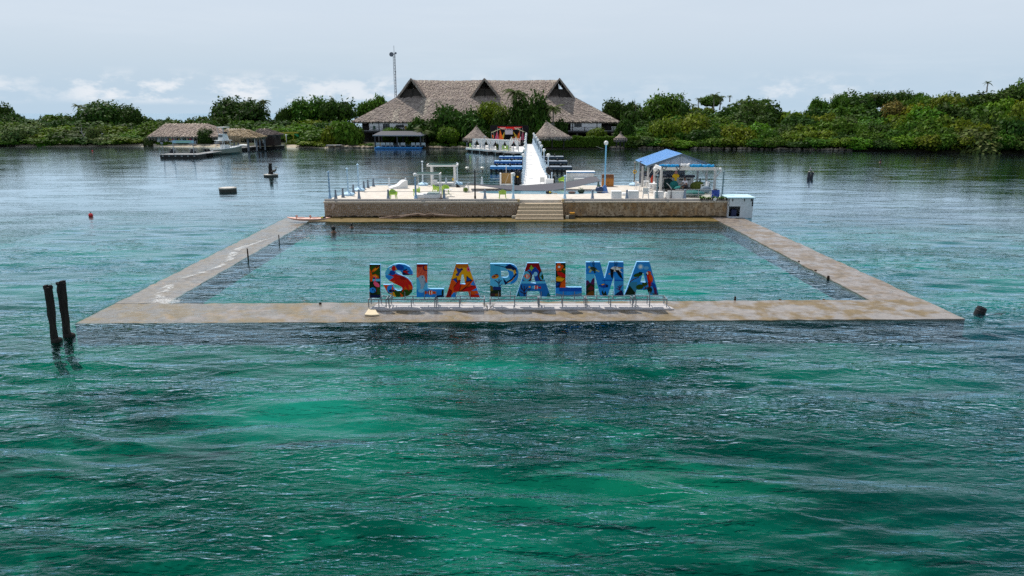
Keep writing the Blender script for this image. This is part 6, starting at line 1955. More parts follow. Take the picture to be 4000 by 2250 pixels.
def crown_mesh(seed, lobes=9, leaves=2300, size=.085, flat=.75, core=.70, spread=.62, under=.35):
 """unit crown: centre at the origin, radius about one; leaves spread through lobes"""
 r_ = random.Random(seed)
 L = []
 for i in range(lobes):
  a = r_.uniform(0, 2 * PI)
  e = r_.uniform(-.35, .9)
  d = spread * r_.uniform(.55, 1.05)
  c = Vector((math.cos(a) * math.cos(e) * d, math.sin(a) * math.cos(e) * d, math.sin(e) * d * flat))
  L.append((c, r_.uniform(.30, .50)))
 L.append((Vector((0, 0, .05)), .55))
 mb = MB()
 for c, r in L:
  mb.col = (.42, .46, .42)  # inner core darkened, shade inside the crown put into its colour
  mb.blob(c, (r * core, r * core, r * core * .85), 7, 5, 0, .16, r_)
 tot = sum(r * r for c, r in L)
 for c, r in L:
  for k in range(int(leaves * r * r / tot)):
   z = r_.uniform(-under, 1)
   a = r_.uniform(0, 2 * PI)
   q = math.sqrt(max(0, 1 - z * z))
   n = Vector((q * math.cos(a), q * math.sin(a), z))
   rad = r * (r_.uniform(.72, 1.0) if r_.random() < .88 else r_.uniform(1.0, 1.22))
   p = c + Vector((n.x * rad, n.y * rad, n.z * rad * .9))
   nn = (n + Vector((r_.gauss(0, .5), r_.gauss(0, .5), r_.gauss(0, .5) + .2))).normalized()
   t = nn.cross(Vector((r_.gauss(0, 1), r_.gauss(0, 1), r_.gauss(0, 1)))).normalized()
   b = nn.cross(t)
   s = size * r_.uniform(.55, 1.35)
   v = r_.uniform(.55, 1.45)
   mb.col = (v * r_.uniform(.85, 1.2), v, v * r_.uniform(.7, 1.1))
   mb.add([p - t * s, p - b * s * .55, p + t * s, p + b * s * .55], [(0, 1, 2, 3)])
 # stray sprigs break the outline
 for k in range(40):
  z = r_.uniform(-.1, 1); a = r_.uniform(0, 2 * PI); q = math.sqrt(max(0, 1 - z * z))
  c, r = r_.choice(L)
  n = Vector((q * math.cos(a), q * math.sin(a), z))
  for j in range(9):
   p = c + n * r * (.93 + .028 * j) + Vector((r_.gauss(0, .03), r_.gauss(0, .03), r_.gauss(0, .03)))
   t = Vector((r_.gauss(0, 1), r_.gauss(0, 1), r_.gauss(0, .6))).normalized(); b = n.cross(t).normalized()
   s = size * r_.uniform(.4, .9); v = r_.uniform(.6, 1.4); mb.col = (v, v, v * .9)
   mb.add([p - t * s, p - b * s * .6, p + t * s, p + b * s * .6], [(0, 1, 2, 3)])
 A_ = np.array(mb.v)
 xy = np.percentile(np.hypot(A_[:, 0], A_[:, 1]), 98)
 z0, z1 = np.percentile(A_[:, 2], 1), np.percentile(A_[:, 2], 99)
 mb.v = [(x / xy, y / xy, (z - (z0 + z1) / 2) * 2 / (z1 - z0)) for x, y, z in mb.v]
 o = mb.build('crown', LEAF['mid'])
 me_ = o.data
 bpy.data.objects.remove(o)
 return me_
CROWNS = [crown_mesh(100 + i) for i in range(7)]
DOMES = [crown_mesh(200 + i, 14, 3600, .06, .62, .66, .70, .25) for i in range(3)]
AIRY = [crown_mesh(300 + i, 9, 1500, .075, .7, .45, .75, .5) for i in range(2)]
TOPI = [crown_mesh(400 + i, 16, 3200, .05, .62, .88, .50, .1) for i in range(2)]
def trunk_mesh(seed, limbs=3):
 r_ = random.Random(seed)
 mb = MB()
 mb.tube([(0, 0, -.15), (.02, 0, .3), (r_.uniform(-.06, .06), r_.uniform(-.06, .06), .75)], [.06, .045, .03], 6)
 for i in range(limbs):
  a = r_.uniform(0, 6.3)
  mb.tube([(.01, 0, .35), (.16 * math.cos(a), .16 * math.sin(a), .6), (.34 * math.cos(a), .34 * math.sin(a), .9)], [.03, .024, .012], 5)
 o = mb.build('trunk', trunk_m)
 me_ = o.data
 bpy.data.objects.remove(o)
 return me_
TRUNKS = [trunk_mesh(i, 3 + i) for i in range(3)]
def tree(name, label, base, top_z, width, leaf, group=None, meshes=None, cat='tree', crown_frac=.85, seed=0, cz=None):
 """base on the ground, crown reaching top_z, width across"""
 r_ = random.Random(seed * 13 + 7)
 H = max(1.0, top_z - base.z)
 t = thing(name, label, cat, base, 0, group)
 ch_ = H * crown_frac
 c = bpy.data.objects.new('crown', r_.choice(meshes or CROWNS))
 COL.objects.link(c)
 link_child(c, t)
 c.material_slots[0].link = 'OBJECT'
 c.material_slots[0].material = LEAF[leaf]
 c.location = (0, 0, H - ch_ * .5)
 c.scale = (width * .52, width * .52 * r_.uniform(.85, 1.1), ch_ * .5)
 c.rotation_euler = (0, 0, r_.uniform(0, 6.28))
 k = bpy.data.objects.new('trunk', r_.choice(TRUNKS))
 COL.objects.link(k)
 link_child(k, t)
 k.scale = (max(1.5, H * .55), max(1.5, H * .55), H * .72)
 k.rotation_euler = (0, 0, r_.uniform(0, 6.28))
 return t
r_ = random.Random(33)
mixL = ['dark', 'mid', 'mid', 'olive', 'dark', 'mid', 'olive', 'grey', 'mid', 'bright']
mixR = ['mid', 'olive', 'dark', 'mid', 'olive', 'mid', 'bright', 'mid', 'dark', 'mid', 'grey']
ROWS = [(2.2, .30, 62, .15), (6.5, .47, 72, .12), (14, .66, 80, .10), (25, .80, 84, .07), (41, .94, 78, .05)]
clear = [(560, 1175, 13), (1285, 2440, 30)]            # buildings and gardens stand here
colword = {'dark': 'dark green', 'mid': 'mid green', 'olive': 'olive green', 'yellow': 'yellowish', 'grey': 'greyish', 'bright': 'fresh green', 'rust': 'rusty'}
cnt = 0
for ri, (off, fr_, step, jit) in enumerate(ROWS):
 px = -420 + ri * 23
 while px < 4480:
  px += step * r_.uniform(.72, 1.28) * (1.15 if px > 2500 else 1.0)
  if any(a < px < b and off < o for a, b, o in clear): continue
  if 1400 < px < 2420: continue
  side = 'left' if px < 1500 else 'right'
  sh, sk = lerp_tab(SHORE, px), lerp_tab(SKYL, px)
  o2 = off + r_.uniform(-1.5, 1.5) * (1 if ri else .3)
  top = sh + (sk - sh) * (fr_ + (.05 if ri == 4 and px > 2400 else 0)) * r_.uniform(1 - jit * 2, 1 + jit * .4)
  p = island(px, o2, top)
  tz = p.z
  gz = ground_z(px, o2)
  if ri == 0 and side == 'left' and r_.random() < .30: tz = gz + r_.uniform(1.0, 2.2)
  b = Vector((p.x, p.y, gz - .1 if ri < 2 else max(gz - .1, tz - (6.5 + 2.5 * r_.random()))))
  leaf = r_.choice(mixL if side == 'left' else mixR)
  if ri >= 3 and r_.random() < .5: leaf = 'dark' if side == 'left' or px < 3500 else r_.choice(('olive', 'mid', 'yellow', 'dark'))
  w = step / FPX * math.hypot(p.x, p.y) * r_.uniform(1.35, 2.0)
  place_ = ('at the water edge', 'behind the first bushes', 'in the middle of the slope', 'high in the canopy', 'on the skyline')[ri]
  tree('mangrove_tree' if ri < 2 else 'forest_tree', '%s %s %s of the %s shore' % (colword[leaf], 'mangrove' if ri < 2 else 'tree', place_, side), b, max(tz, b.z + 1.2), w, leaf,
    '%s %s %s of the %s shore' % (colword[leaf], 'mangroves' if ri < 2 else 'trees', place_, side), CROWNS if r_.random() < .8 else AIRY, 'tree', .82 if ri == 0 else .95 if ri == 1 else .9, cnt)
  cnt += 1
print('forest trees', cnt)
def px_tree(px, wpx, ytop, ybot, off, leaf, label, name='forest_tree', meshes=None, frac=.85, seed=1, cat='tree', yb_=None):
 p = island(px, off, ytop)
 b = island(px, off, ybot)
 d = math.hypot(p.x, p.y)
 return tree(name, label, b, p.z, wpx * d / FPX, leaf, None, meshes, cat, frac, seed)
# trees that stand out
for a in ((0, 105, 400, 520, 44, 'dark', 'tall dark tree cut by the left edge of the view', 'dome_tree', DOMES, .85, 1),
   (70, 90, 445, 530, 40, 'dark', 'dark round tree next to the tall one at the left edge', 'dome_tree', DOMES, .9, 2),
   (428, 195, 401, 520, 40, 'dark', 'big dark dome tree above the left shore, larger of a pair', 'dome_tree', DOMES, .9, 3),
   (520, 125, 415, 520, 42, 'dark', 'dark dome tree right beside the big one on the left shore', 'dome_tree', DOMES, .9, 4),
   (952, 190, 386, 500, 60, 'dark', 'large isolated dark dome tree left of the lone coconut palm', 'dome_tree', DOMES, .9, 5),
   (1113, 60, 424, 490, 55, 'dark', 'small pointed dark tree right of the lone coconut palm', 'forest_tree', None, .9, 6),
   (1146, 62, 418, 490, 56, 'dark', 'round dark tree beside the pointed one left of the resort', 'forest_tree', None, .9, 7),
   (1222, 140, 383, 500, 58, 'mid', 'tall spreading green tree left of the resort roof', 'dome_tree', DOMES, .82, 8),
   (1335, 145, 385, 520, 56, 'dark', 'tall dark tree with bare limbs left of the resort roof', 'dome_tree', AIRY, .75, 9),
   (1478, 100, 378, 480, 52, 'mid', 'green tree rising behind the left slope of the resort roof', 'forest_tree', None, .8, 10),
   (1440, 80, 402, 480, 50, 'mid', 'lower green tree behind the left slope of the resort roof', 'forest_tree', None, .8, 11),
   (2410, 130, 393, 500, 50, 'dark', 'dark rounded tree behind the right end of the resort roof', 'dome_tree', DOMES, .9, 12),
   (2470, 70, 402, 500, 52, 'dark', 'dark tree between the resort roof and the big dome tree', 'forest_tree', None, .9, 13),
   (2585, 200, 374, 500, 46, 'mid', 'big broad dome tree right of the resort', 'dome_tree', DOMES, .9, 14),
   (2650, 90, 408, 500, 40, 'dark', 'dark rounded tree below the palm on the big dome tree', 'dome_tree', DOMES, .9, 15),
   (2772, 90, 372, 440, 56, 'mid', 'umbrella shaped tree between palms on the right skyline', 'umbrella_tree', DOMES, .55, 16),
   (2920, 215, 390, 500, 48, 'dark', 'long dark dome tree on the right skyline', 'dome_tree', DOMES, .9, 17),
   (2966, 56, 388, 420, 58, 'mid', 'flat topped tree standing out of the right skyline', 'umbrella_tree', AIRY, .5, 18),
   (3185, 70, 388, 470, 50, 'mid', 'round tree at the start of the right hill', 'forest_tree', None, .9, 19),
   (3335, 150, 357, 470, 52, 'dark', 'dark high crowned tree on the hill with sky showing under it', 'dome_tree', AIRY, .72, 20),
   (3262, 80, 372, 450, 50, 'mid', 'green tree left of the dark high crowned tree', 'forest_tree', DOMES, .9, 21),
   (3480, 120, 356, 450, 54, 'dark', 'dark spreading tree right of the gap on the hill', 'dome_tree', AIRY, .75, 22),
   (3560, 80, 365, 450, 52, 'mid', 'green tree beside the spreading tree on the hill', 'forest_tree', None, .9, 23),
   (3475, 90, 398, 470, 40, 'rust', 'rusty brown tree below the spreading tree on the hill', 'forest_tree', None, .9, 24),
   (3545, 80, 408, 470, 38, 'yellow', 'yellowish tree beside the rusty one on the hill', 'forest_tree', None, .9, 25),
   (3690, 130, 376, 470, 36, 'olive', 'large olive tree in the middle of the hill', 'forest_tree', DOMES, .9, 26),
   (2870, 150, 492, 585, 6, 'yellow', 'yellow green mangrove on the right shore', 'mangrove_tree', DOMES, .9, 27),
   (2680, 200, 452, 570, 14, 'olive', 'broad bright mangrove mass right of the resort', 'mangrove_tree', DOMES, .95, 28),
   (2590, 140, 470, 580, 8, 'olive', 'rounded bright mangrove beside the hedge', 'mangrove_tree', DOMES, .95, 29),
   (3620, 170, 468, 590, 12, 'mid', 'greyish round mangrove low on the right shore', 'mangrove_tree', DOMES, .95, 30),
   (3830, 210, 500, 603, 5, 'grey', 'wide greyish mangrove at the far right shore', 'mangrove_tree', DOMES, .95, 31),
   (195, 78, 543, 572, 2, 'bright', 'low bright bush on the sand at the left', 'bush', TOPI, 1.0, 32),
   (85, 120, 492, 570, 4, 'grey', 'grey brown twiggy bush at the left shore', 'bush', AIRY, 1.0, 33),
   (380, 66, 495, 570, 4, 'grey', 'grey twiggy tree right of the blue footbridge', 'bush', AIRY, .85, 34)):
 px_tree(a[0], a[1], a[2], a[3], a[4], a[5], a[6], a[7], a[8], a[9], a[10], 'bush' if a[7] == 'bush' else 'tree')
for k, px in enumerate((2712, 2762)):
 px_tree(px, 46, 420, 445, 48, 'yellow', 'bright yellow flowering bush between the palms, %s one' % ('left' if k == 0 else 'right'), 'bush', None, .9, 60 + k, 'bush')
# ------------------------------------------------------------------ palms
frond_m = leaf_mat('frond_leaf', (.06, .088, .022), .12)
def frond_mesh(seed, droop):
 r_ = random.Random(seed)
 mb = MB()
 pts = []
 for i in range(9):
  s = i / 8
  pts.append(Vector((s * (1 - .22 * droop * s), 0, .30 * math.sin(s * 1.6) * (1 - .4 * droop) - droop * .75 * s * s)))
 mb.col = (1.2, 1.1, .8)
 mb.tube(pts, [.014 * (1 - .8 * i / 8) for i in range(9)], 4)
 for i in range(1, 26):
  s = i / 25
  k = s * 8
  j = min(7, int(k))
  p = pts[j].lerp(pts[j + 1], k - j)
  d = (pts[j + 1] - pts[j]).normalized()
  ln = .30 * math.sin(PI * min(1, s * .85 + .12)) ** .7
  for sd_ in (-1, 1):
   tip = p + Vector((d.x * ln * .55, sd_ * ln * .75, d.z * ln * .5 - ln * .45))
   w = d * .020
   v = r_.uniform(.7, 1.4); mb.col = (v, v, v * .9)
   mb.add([p - w, p + w, tip + w * .2, tip - w * .2], [(0, 1, 2, 3)])
 o = mb.build('frond', frond_m)
 me_ = o.data
 bpy.data.objects.remove(o)
 return me_
FRONDS = [frond_mesh(i, (.35, .7, 1.05, 1.4)[i]) for i in range(4)]
def palm(px, ytop, ybase, off, crown_px, label, lean=0.0, n=15, droop=0, seed=1):
 r_ = random.Random(seed)
 hub = island(px, off, ytop)
 base = island(px - lean, off, ybase)
 d = math.hypot(hub.x, hub.y)
 Lf = crown_px / 2 * d / FPX
 t = thing('palm_tree', label, 'palm', base)
 mb = MB(base)
 H = hub.z - base.z
 pts = [base + (hub - base) * f + Vector((.06 * H * math.sin(f * 3) * r_.choice((-1, 1)) * .3, 0, 0)) for f in (0, .2, .4, .6, .8, 1)]
 mb.tube(pts, [.26, .2, .17, .16, .15, .17], 7)
 mb.build('trunk', palm_m, t)
 loc = hub - base
 for k in range(n):
  f = bpy.data.objects.new('frond', FRONDS[min(3, max(0, int(r_.triangular(0, 4, 1.2 + droop))))])
  COL.objects.link(f)
  link_child(f, t)
  f.location = loc
  f.rotation_euler = (r_.uniform(-.3, .3), -r_.uniform(-.25, .85) * (1 - droop * .3), 2 * PI * k / n + r_.uniform(-.2, .2))
  s = Lf * r_.uniform(.85, 1.2)
  f.scale = (s, s, s)
 return t
for a in ((1046, 400, 458, 58, 52, 'lone tall coconut palm on the left skyline', 6, 17, 0, 1), (328, 415, 452, 50, 46, 'tall palm on the left skyline left of the dome trees', 3, 12, .4, 2), (350, 424, 456, 48, 44, 'shorter palm leaning against the dome trees', 0, 12, .6, 3), (375, 410, 450, 52, 36, 'palm crown showing behind the big dome tree', 0, 10, .4, 4),
   (2646, 376, 420, 50, 44, 'palm rising from the top of the big dome tree', 0, 13, .6, 5), (2717, 386, 440, 52, 34, 'slender palm left of the umbrella tree', 0, 12, .8, 6), (2697, 412, 440, 50, 34, 'low palm left of the slender palm', 0, 11, .5, 7), (2776, 372, 430, 46, 46, 'palm with hanging fronds in front of the umbrella tree', 0, 15, 1.3, 8), (2800, 380, 430, 47, 40, 'palm close behind the umbrella tree', 0, 13, 1.3, 9),
   (2836, 376, 398, 56, 22, 'tiny distant palm right of the umbrella tree', 0, 11, .3, 10), (3394, 372, 425, 50, 48, 'palm with shaggy fronds beside the gap on the hill', 0, 17, 1.5, 11), (3815, 326, 362, 56, 30, 'small palm top on the crest of the hill', 0, 9, .2, 12), (2552, 383, 410, 54, 34, 'palm crown just showing over the big dome tree', 0, 9, .4, 13), (2475, 412, 450, 46, 36, 'dark palm between dome trees right of the resort', 0, 11, .5, 14),
   (2018, 362, 510, 9, 108, 'tall coconut palm in front of the middle of the resort roof', -10, 18, 1.2, 20), (2158, 425, 530, 8, 92, 'coconut palm in front of the right of the resort roof', 0, 17, 1.0, 21), (1655, 515, 570, 4, 92, 'low palm behind the dark pavilion', 0, 13, .6, 22)):
 palm(*a)
# ------------------------------------------------------------------ shore rocks
rock_m = M('shore_rock', (.25, .20, .15), .95, .4, 2, .6, 5, rnd=.4)
rm = []
for i in range(5):
 mb = MB(); mb.blob((0, 0, .1), (.5, .4, .3), 8, 5, 0, .25, random.Random(i)); o = mb.build('rock', rock_m); rm.append(o.data); bpy.data.objects.remove(o)
for a, b, n in ((1170, 1460, 34), (1680, 1822, 30), (2380, 2440, 4), (2490, 2640, 14), (2700, 3330, 48), (20, 560, 24), (560, 860, 16)):
 for k in range(n):
  px = a + (b - a) * (k + r_.random()) / n
  p = island(px, r_.uniform(.4, 1.6))
  p.z = max(.1, ground_z(px, 1.2) + .1)
  o = bpy.data.objects.new('rock', r_.choice(rm)); COL.objects.link(o)
  s = r_.uniform(.6, 1.7); o.location = p; o.scale = (s, s, s * r_.uniform(.7, 1.1)); o.rotation_euler = (0, 0, r_.uniform(0, 6))
  w = 'left shore' if px < 1160 else 'shore left of the pavilion' if px < 1470 else 'shore between pavilion and white dock' if px < 1900 else 'right shore'
  tag(o, 'brown rock on the ' + w, 'rock', 'rocks along the ' + w)
# ================================================================== THATCH
thatch_m = M('thatch', (.2, .18, .16), .95, .22, .35, .5, 5, attr=True, spec=.1, world_co=True)
TH = [(.31, .25, .212), (.33, .27, .232), (.29, .235, .202), (.35, .29, .245), (.315, .262, .236), (.37, .31, .258)]
TH_LIGHT = [(.42, .36, .29), (.36, .31, .26), (.47, .41, .33)]
TH_DARK = [(.065, .052, .043), (.085, .068, .055), (.05, .04, .035)]
TH_GREY = [(.10, .085, .08), (.13, .11, .10), (.08, .07, .065)]
TH_STRAW = [(.30, .235, .15), (.38, .30, .20), (.22, .165, .10), (.26, .21, .15)]
def thatch_tufts(mb, quad, n, r_, pal, ln=.9, wd=.28, lift=.14, light=None):
 """straw bundles laid down the slope; quad = lower left, lower right, upper right, upper left"""
 a, b, c, d = [Vector(p) for p in quad]
 nrm = (b - a).cross(d - a).normalized()
 if nrm.z < 0: nrm = -nrm
 wlo, whi = (b - a).length, (c - d).length
 for _ in range(n):
  while True:
   v = r_.random()
   if r_.random() < (wlo + (whi - wlo) * v) / max(wlo, whi): break
  u = r_.random()
  p = a.lerp(b, u).lerp(d.lerp(c, u), v)
  up = (d.lerp(c, u) - a.lerp(b, u)).normalized()
  sd_ = up.cross(nrm).normalized()
  l = ln * r_.uniform(.6, 1.3); w = wd * r_.uniform(.5, 1.3) / 2
  col = r_.choice(pal)
  if light and light(u, v): col = r_.choice(TH_LIGHT)
  k = r_.uniform(.91, 1.09)
  mb.col = tuple(x * k for x in col)
  sk = sd_ * r_.uniform(-.08, .08)
  lo = p - up * l * .5 + nrm * lift * r_.uniform(.35, .8)
  hi = p + up * l * .5 + nrm * .01
  mb.add([lo - sd_ * w + sk, lo + sd_ * w + sk, hi + sd_ * w * .7, hi - sd_ * w * .7], [(0, 1, 2, 3)])
def fringe(mb, pts, n, r_, pal, ln=.6, wd=.22, out=.12):
 pts = [Vector(p) for p in pts]
 for a, b in zip(pts, pts[1:]):
  d = (b - a)
  k = max(1, int(n * d.length / sum((q - p).length for p, q in zip(pts, pts[1:]))))
  s = d.normalized()
  o = Vector((s.y, -s.x, 0))
  for i in range(k):
   p = a.lerp(b, (i + r_.random()) / k) + o * r_.uniform(-.25, out)
   l = ln * r_.uniform(.35, 1.2); w = wd * r_.uniform(.5, 1.2) / 2
   c = r_.choice(pal); q = r_.uniform(.8, 1.1); mb.col = tuple(x * q for x in c)
   sw = o * r_.uniform(-.05, .1) + s * r_.uniform(-.08, .08)
   mb.add([p - s * w + Vector((0, 0, .15)), p + s * w + Vector((0, 0, .15)), p + s * w * .4 + sw - Vector((0, 0, l)), p - s * w * .4 + sw - Vector((0, 0, l))], [(0, 1, 2, 3)])
# ================================================================== THE RESORT
Ye, Yj, Yr = 197.0, 204.5, 211.5
Yj2, Ye2 = 2 * Yr - Yj, 2 * Yr - Ye
hot = thing('resort_building', 'large resort lodge with vast grey thatched roof and three open gables', 'lodge', (D(1900, 480, Ye).x, Yr, 1.0))
hO = hot.location
EL, ER = D(1376, 482, Ye), D(2420, 479, Ye)
ez_h = (EL.z + ER.z) / 2
JL, JR = D(1549, 390, Yj), D(2245, 387, Yj)
jz = (JL.z + JR.z) / 2
rz_h = D(1893, 314, Yj).z
exl, exr, jxl, jxr = EL.x, ER.x, JL.x, JR.x
rh = random.Random(77)
def V3(x, y, z): return Vector((x, y, z))
def roof_part(name, quads, n_per_m2, pal=TH, light=None, ln=1.0, th=.45, fr_=None, wd=.3):
 mb = MB(hO)
 mb.col = pal[0]
 for q in quads:
  mb.slab(q, -th if (Vector(q[1]) - Vector(q[0])).cross(Vector(q[3]) - Vector(q[0])).z > 0 else th)
  a, b, c, d = [Vector(p) for p in q]
  up_n = (b - a).cross(d - a).normalized()
  sh = up_n * (th + .02) if up_n.z > 0 else -up_n * (th + .02)
  q2 = [p + sh for p in (a, b, c, d)]
  area = ((b - a).length + (c - d).length) / 2 * ((d - a).length + (c - b).length) / 2
  thatch_tufts(mb, q2, int(area * n_per_m2), rh, pal, ln, wd, .16, light)
 if fr_:
  for pts, pal2, l in fr_: fringe(mb, pts, int(sum((Vector(b) - Vector(a)).length for a, b in zip(pts, pts[1:])) * 6), rh, pal2, l)
 return mb.build(name, thatch_m, hot)
# lower skirt
def skirt_light(u, v):
 x = exl + (exr - exl) * u
 # bleached repair strips seen on the left of the roof
 c1 = D(1690 + 20 * v - (1 - v) * 45, 430, Yj - 3).x
 c2 = D(1575 - (1 - v) * 18, 450, Ye + 3).x
 return (abs(x - c1) < 1.25 and rh.random() < .85) or (abs(x - c2) < 1.0 and v < .5 and rh.random() < .8) or rh.random() < .03
front = [V3(exl, Ye, ez_h), V3(exr, Ye, ez_h), V3(jxr, Yj, jz), V3(jxl, Yj, jz)]
# in photo columns the strips follow the slope, so u runs on the eave: map through the actual point instead
def skirt_light2(u, v):
 a = front[0].lerp(front[1], u).lerp(front[3].lerp(front[2], u), v)
 yv = 479 + (389 - 479) * v
 pxl = 2000 + (a.x / a.y + math.tan(YAW)) * FPX * 1.0 / 1.0
 c1, c2 = 1672 + (1 - v) * -38 + 10, 1580 - (1 - v) * 25
 c3 = 2260 + (1 - v) * 110
 return (abs(pxl - c1) < 17 and rh.random() < .8) or (abs(pxl - c2) < 13 and v < .55 and rh.random() < .8) or (abs(pxl - c3) < 10 and rh.random() < .35) or rh.random() < .035
roof_part('lower_roof', [front], 5.5, TH, skirt_light2, 1.0, .5, [([V3(exl - .1, Ye - .1, ez_h + .1), V3(exr + .1, Ye - .1, ez_h + .1)], TH_GREY + TH[:2], .3)])
roof_part('lower_roof', [[V3(exl, Ye2, ez_h), V3(exl, Ye, ez_h), V3(jxl, Yj, jz), V3(jxl, Yj2, jz)]], 3.0, TH, None, 1.0, .5, [([V3(exl - .1, Ye2, ez_h + .1), V3(exl - .1, Ye, ez_h + .1)], TH_GREY, .7)])
roof_part('lower_roof', [[V3(exr, Ye, ez_h), V3(exr, Ye2, ez_h), V3(jxr, Yj2, jz), V3(jxr, Yj, jz)]], 3.0, TH, None, 1.0, .5, [([V3(exr + .1, Ye, ez_h + .1), V3(exr + .1, Ye2, ez_h + .1)], TH_GREY, .7)])
roof_part('lower_roof', [[V3(exr, Ye2, ez_h), V3(exl, Ye2, ez_h), V3(jxl, Yj2, jz), V3(jxr, Yj2, jz)]], .4)
# cross gables: centre, half width at the joint
gables = []
for pa_, pl2, pr2, yb1 in ((1608, 1549, 1664, 390), (1893, 1841, 1954, 390), (2185, 2129, 2245, 388)):
 xa = D(pa_, 314, Yj).x; xl_ = D(pl2, 390, Yj).x; xr_ = D(pr2, 390, Yj).x
 gables.append((xa, xl_, xr_))
g0, g2 = gables[0], gables[2]
main_l, main_r = g0[0], g2[0]
roof_part('upper_roof', [[V3(main_l, Yj + .2, jz - .1), V3(main_r, Yj + .2, jz - .1), V3(main_r, Yr, rz_h - .35), V3(main_l, Yr, rz_h - .35)]], 5.5, TH,
   lambda u, v: (abs(u - .47 + .06 * v) < .055 and rh.random() < .5) or (.72 < v and abs(u - .3) < .12 and rh.random() < .3) or rh.random() < .04, 1.0, .45,
   [([V3(main_l, Yj + .05, jz), V3(main_r, Yj + .05, jz)], TH_GREY, .55)])
roof_part('upper_roof', [[V3(main_r, Yj2 - .2, jz - .1), V3(main_l, Yj2 - .2, jz - .1), V3(main_l, Yr, rz_h - .35), V3(main_r, Yr, rz_h - .35)]], .4)
# bleached ridge cap with a ragged outline
mb = MB(hO)
for _ in range(420):
 x = rh.uniform(main_l, main_r); w = rh.uniform(.12, .3)
 mb.col = rh.choice(TH_LIGHT + TH)
 z = rz_h + .12 + .10 * math.sin(x * .35)
 mb.add([V3(x - w, Yr - 1.1, z - .75 + rh.uniform(-.2, .1)), V3(x + w, Yr - 1.1, z - .75 + rh.uniform(-.2, .1)), V3(x + w * .8, Yr + .1, z + rh.uniform(0, .22)), V3(x - w * .8, Yr + .1, z + rh.uniform(0, .22))], [(0, 1, 2, 3)])
rc = mb.build('ridge_cap', thatch_m, hot); rc['kind'] = 'stuff'
infill_m = M('dark_thatch_infill', (.075, .06, .052), .95, .3, 1.0, .6, 5, stretch=(3, 1, .6))
for gi, (xa, xl_, xr_) in enumerate(gables):
 y0 = Yj - 1.1
 y1 = Yj2 + 1.1 if gi != 1 else Yr
 gz = jz + (.15 if gi == 1 else -.1)
 roof_part('gable_roof', [[V3(xl_ - .25, y0 + 1.0, gz - .25), V3(xl_ - .25, y1, gz - .25), V3(xa, y1, rz_h), V3(xa, y0, rz_h)][::1]], 4.0, TH, None, .8, .42, None, .26)
 roof_part('gable_roof', [[V3(xr_ + .25, y1, gz - .25), V3(xr_ + .25, y0 + 1.0, gz - .25), V3(xa, y0, rz_h), V3(xa, y1, rz_h)]], 4.0, TH, None, .8, .42, None, .26)
 # straw along the verge
 mb = MB(hO)
 for sgn_, xe in ((-1, xl_ - .25), (1, xr_ + .25)):
  A, B = V3(xe, y0 + 1.0, gz - .25), V3(xa, y0, rz_h + .35)
  for k in range(70):
   p = A.lerp(B, k / 69) + V3(0, rh.uniform(-.15, .1), rh.uniform(-.1, .1))
   mb.col = rh.choice(TH_LIGHT[:2] + TH + TH)
   d_ = (A - B).normalized()
   w = rh.uniform(.1, .22)
   mb.add([p + V3(0, -.1, -.35), p + V3(0, -.1, .3), p + d_ * .7 + V3(0, .0, .32), p + d_ * .7 + V3(0, 0, -.25)], [(0, 1, 2, 3)])
 vg = mb.build('gable_verge', thatch_m, hot); vg['kind'] = 'stuff'
 # thatch infill low in the gable mouth, the top left open; in the through gables the far end too
 for yy in ((Yj + .9,) if gi == 1 else (Yj + .9, Yj2 - .9)):
  f = .56
  mb = MB(hO)
  zb_, zt_ = gz - .6, gz + (rz_h - gz) * f
  xlt, xrt = xl_ + (xa - xl_) * (f + .02), xr_ + (xa - xr_) * (f + .02)
  mb.add([V3(xl_, yy, zb_), V3(xr_, yy, zb_), V3(xrt, yy, zt_), V3(xlt, yy, zt_), V3(xl_, yy + .2, zb_), V3(xr_, yy + .2, zb_), V3(xrt, yy + .2, zt_), V3(xlt, yy + .2, zt_)], [(0, 1, 2, 3), (7, 6, 5, 4), (3, 2, 6, 7), (0, 3, 7, 4), (1, 5, 6, 2)])
  mb.build('gable_infill', infill_m, hot)
 mb = MB(hO); mb.bar(V3(xa, Yj + .6, gz), V3(xa, Yj + .6, rz_h - .3), .14); mb.build('king_post', dark_wood, hot)
 mb = MB(hO); fringe(mb, [V3(xl_ - .2, Yj - .3, gz + .05), V3(xr_ + .2, Yj - .3, gz + .05)], 70, rh, TH_GREY + TH_DARK, .5)
 fo_ = mb.build('gable_fringe', thatch_m, hot); fo_['kind'] = 'stuff'
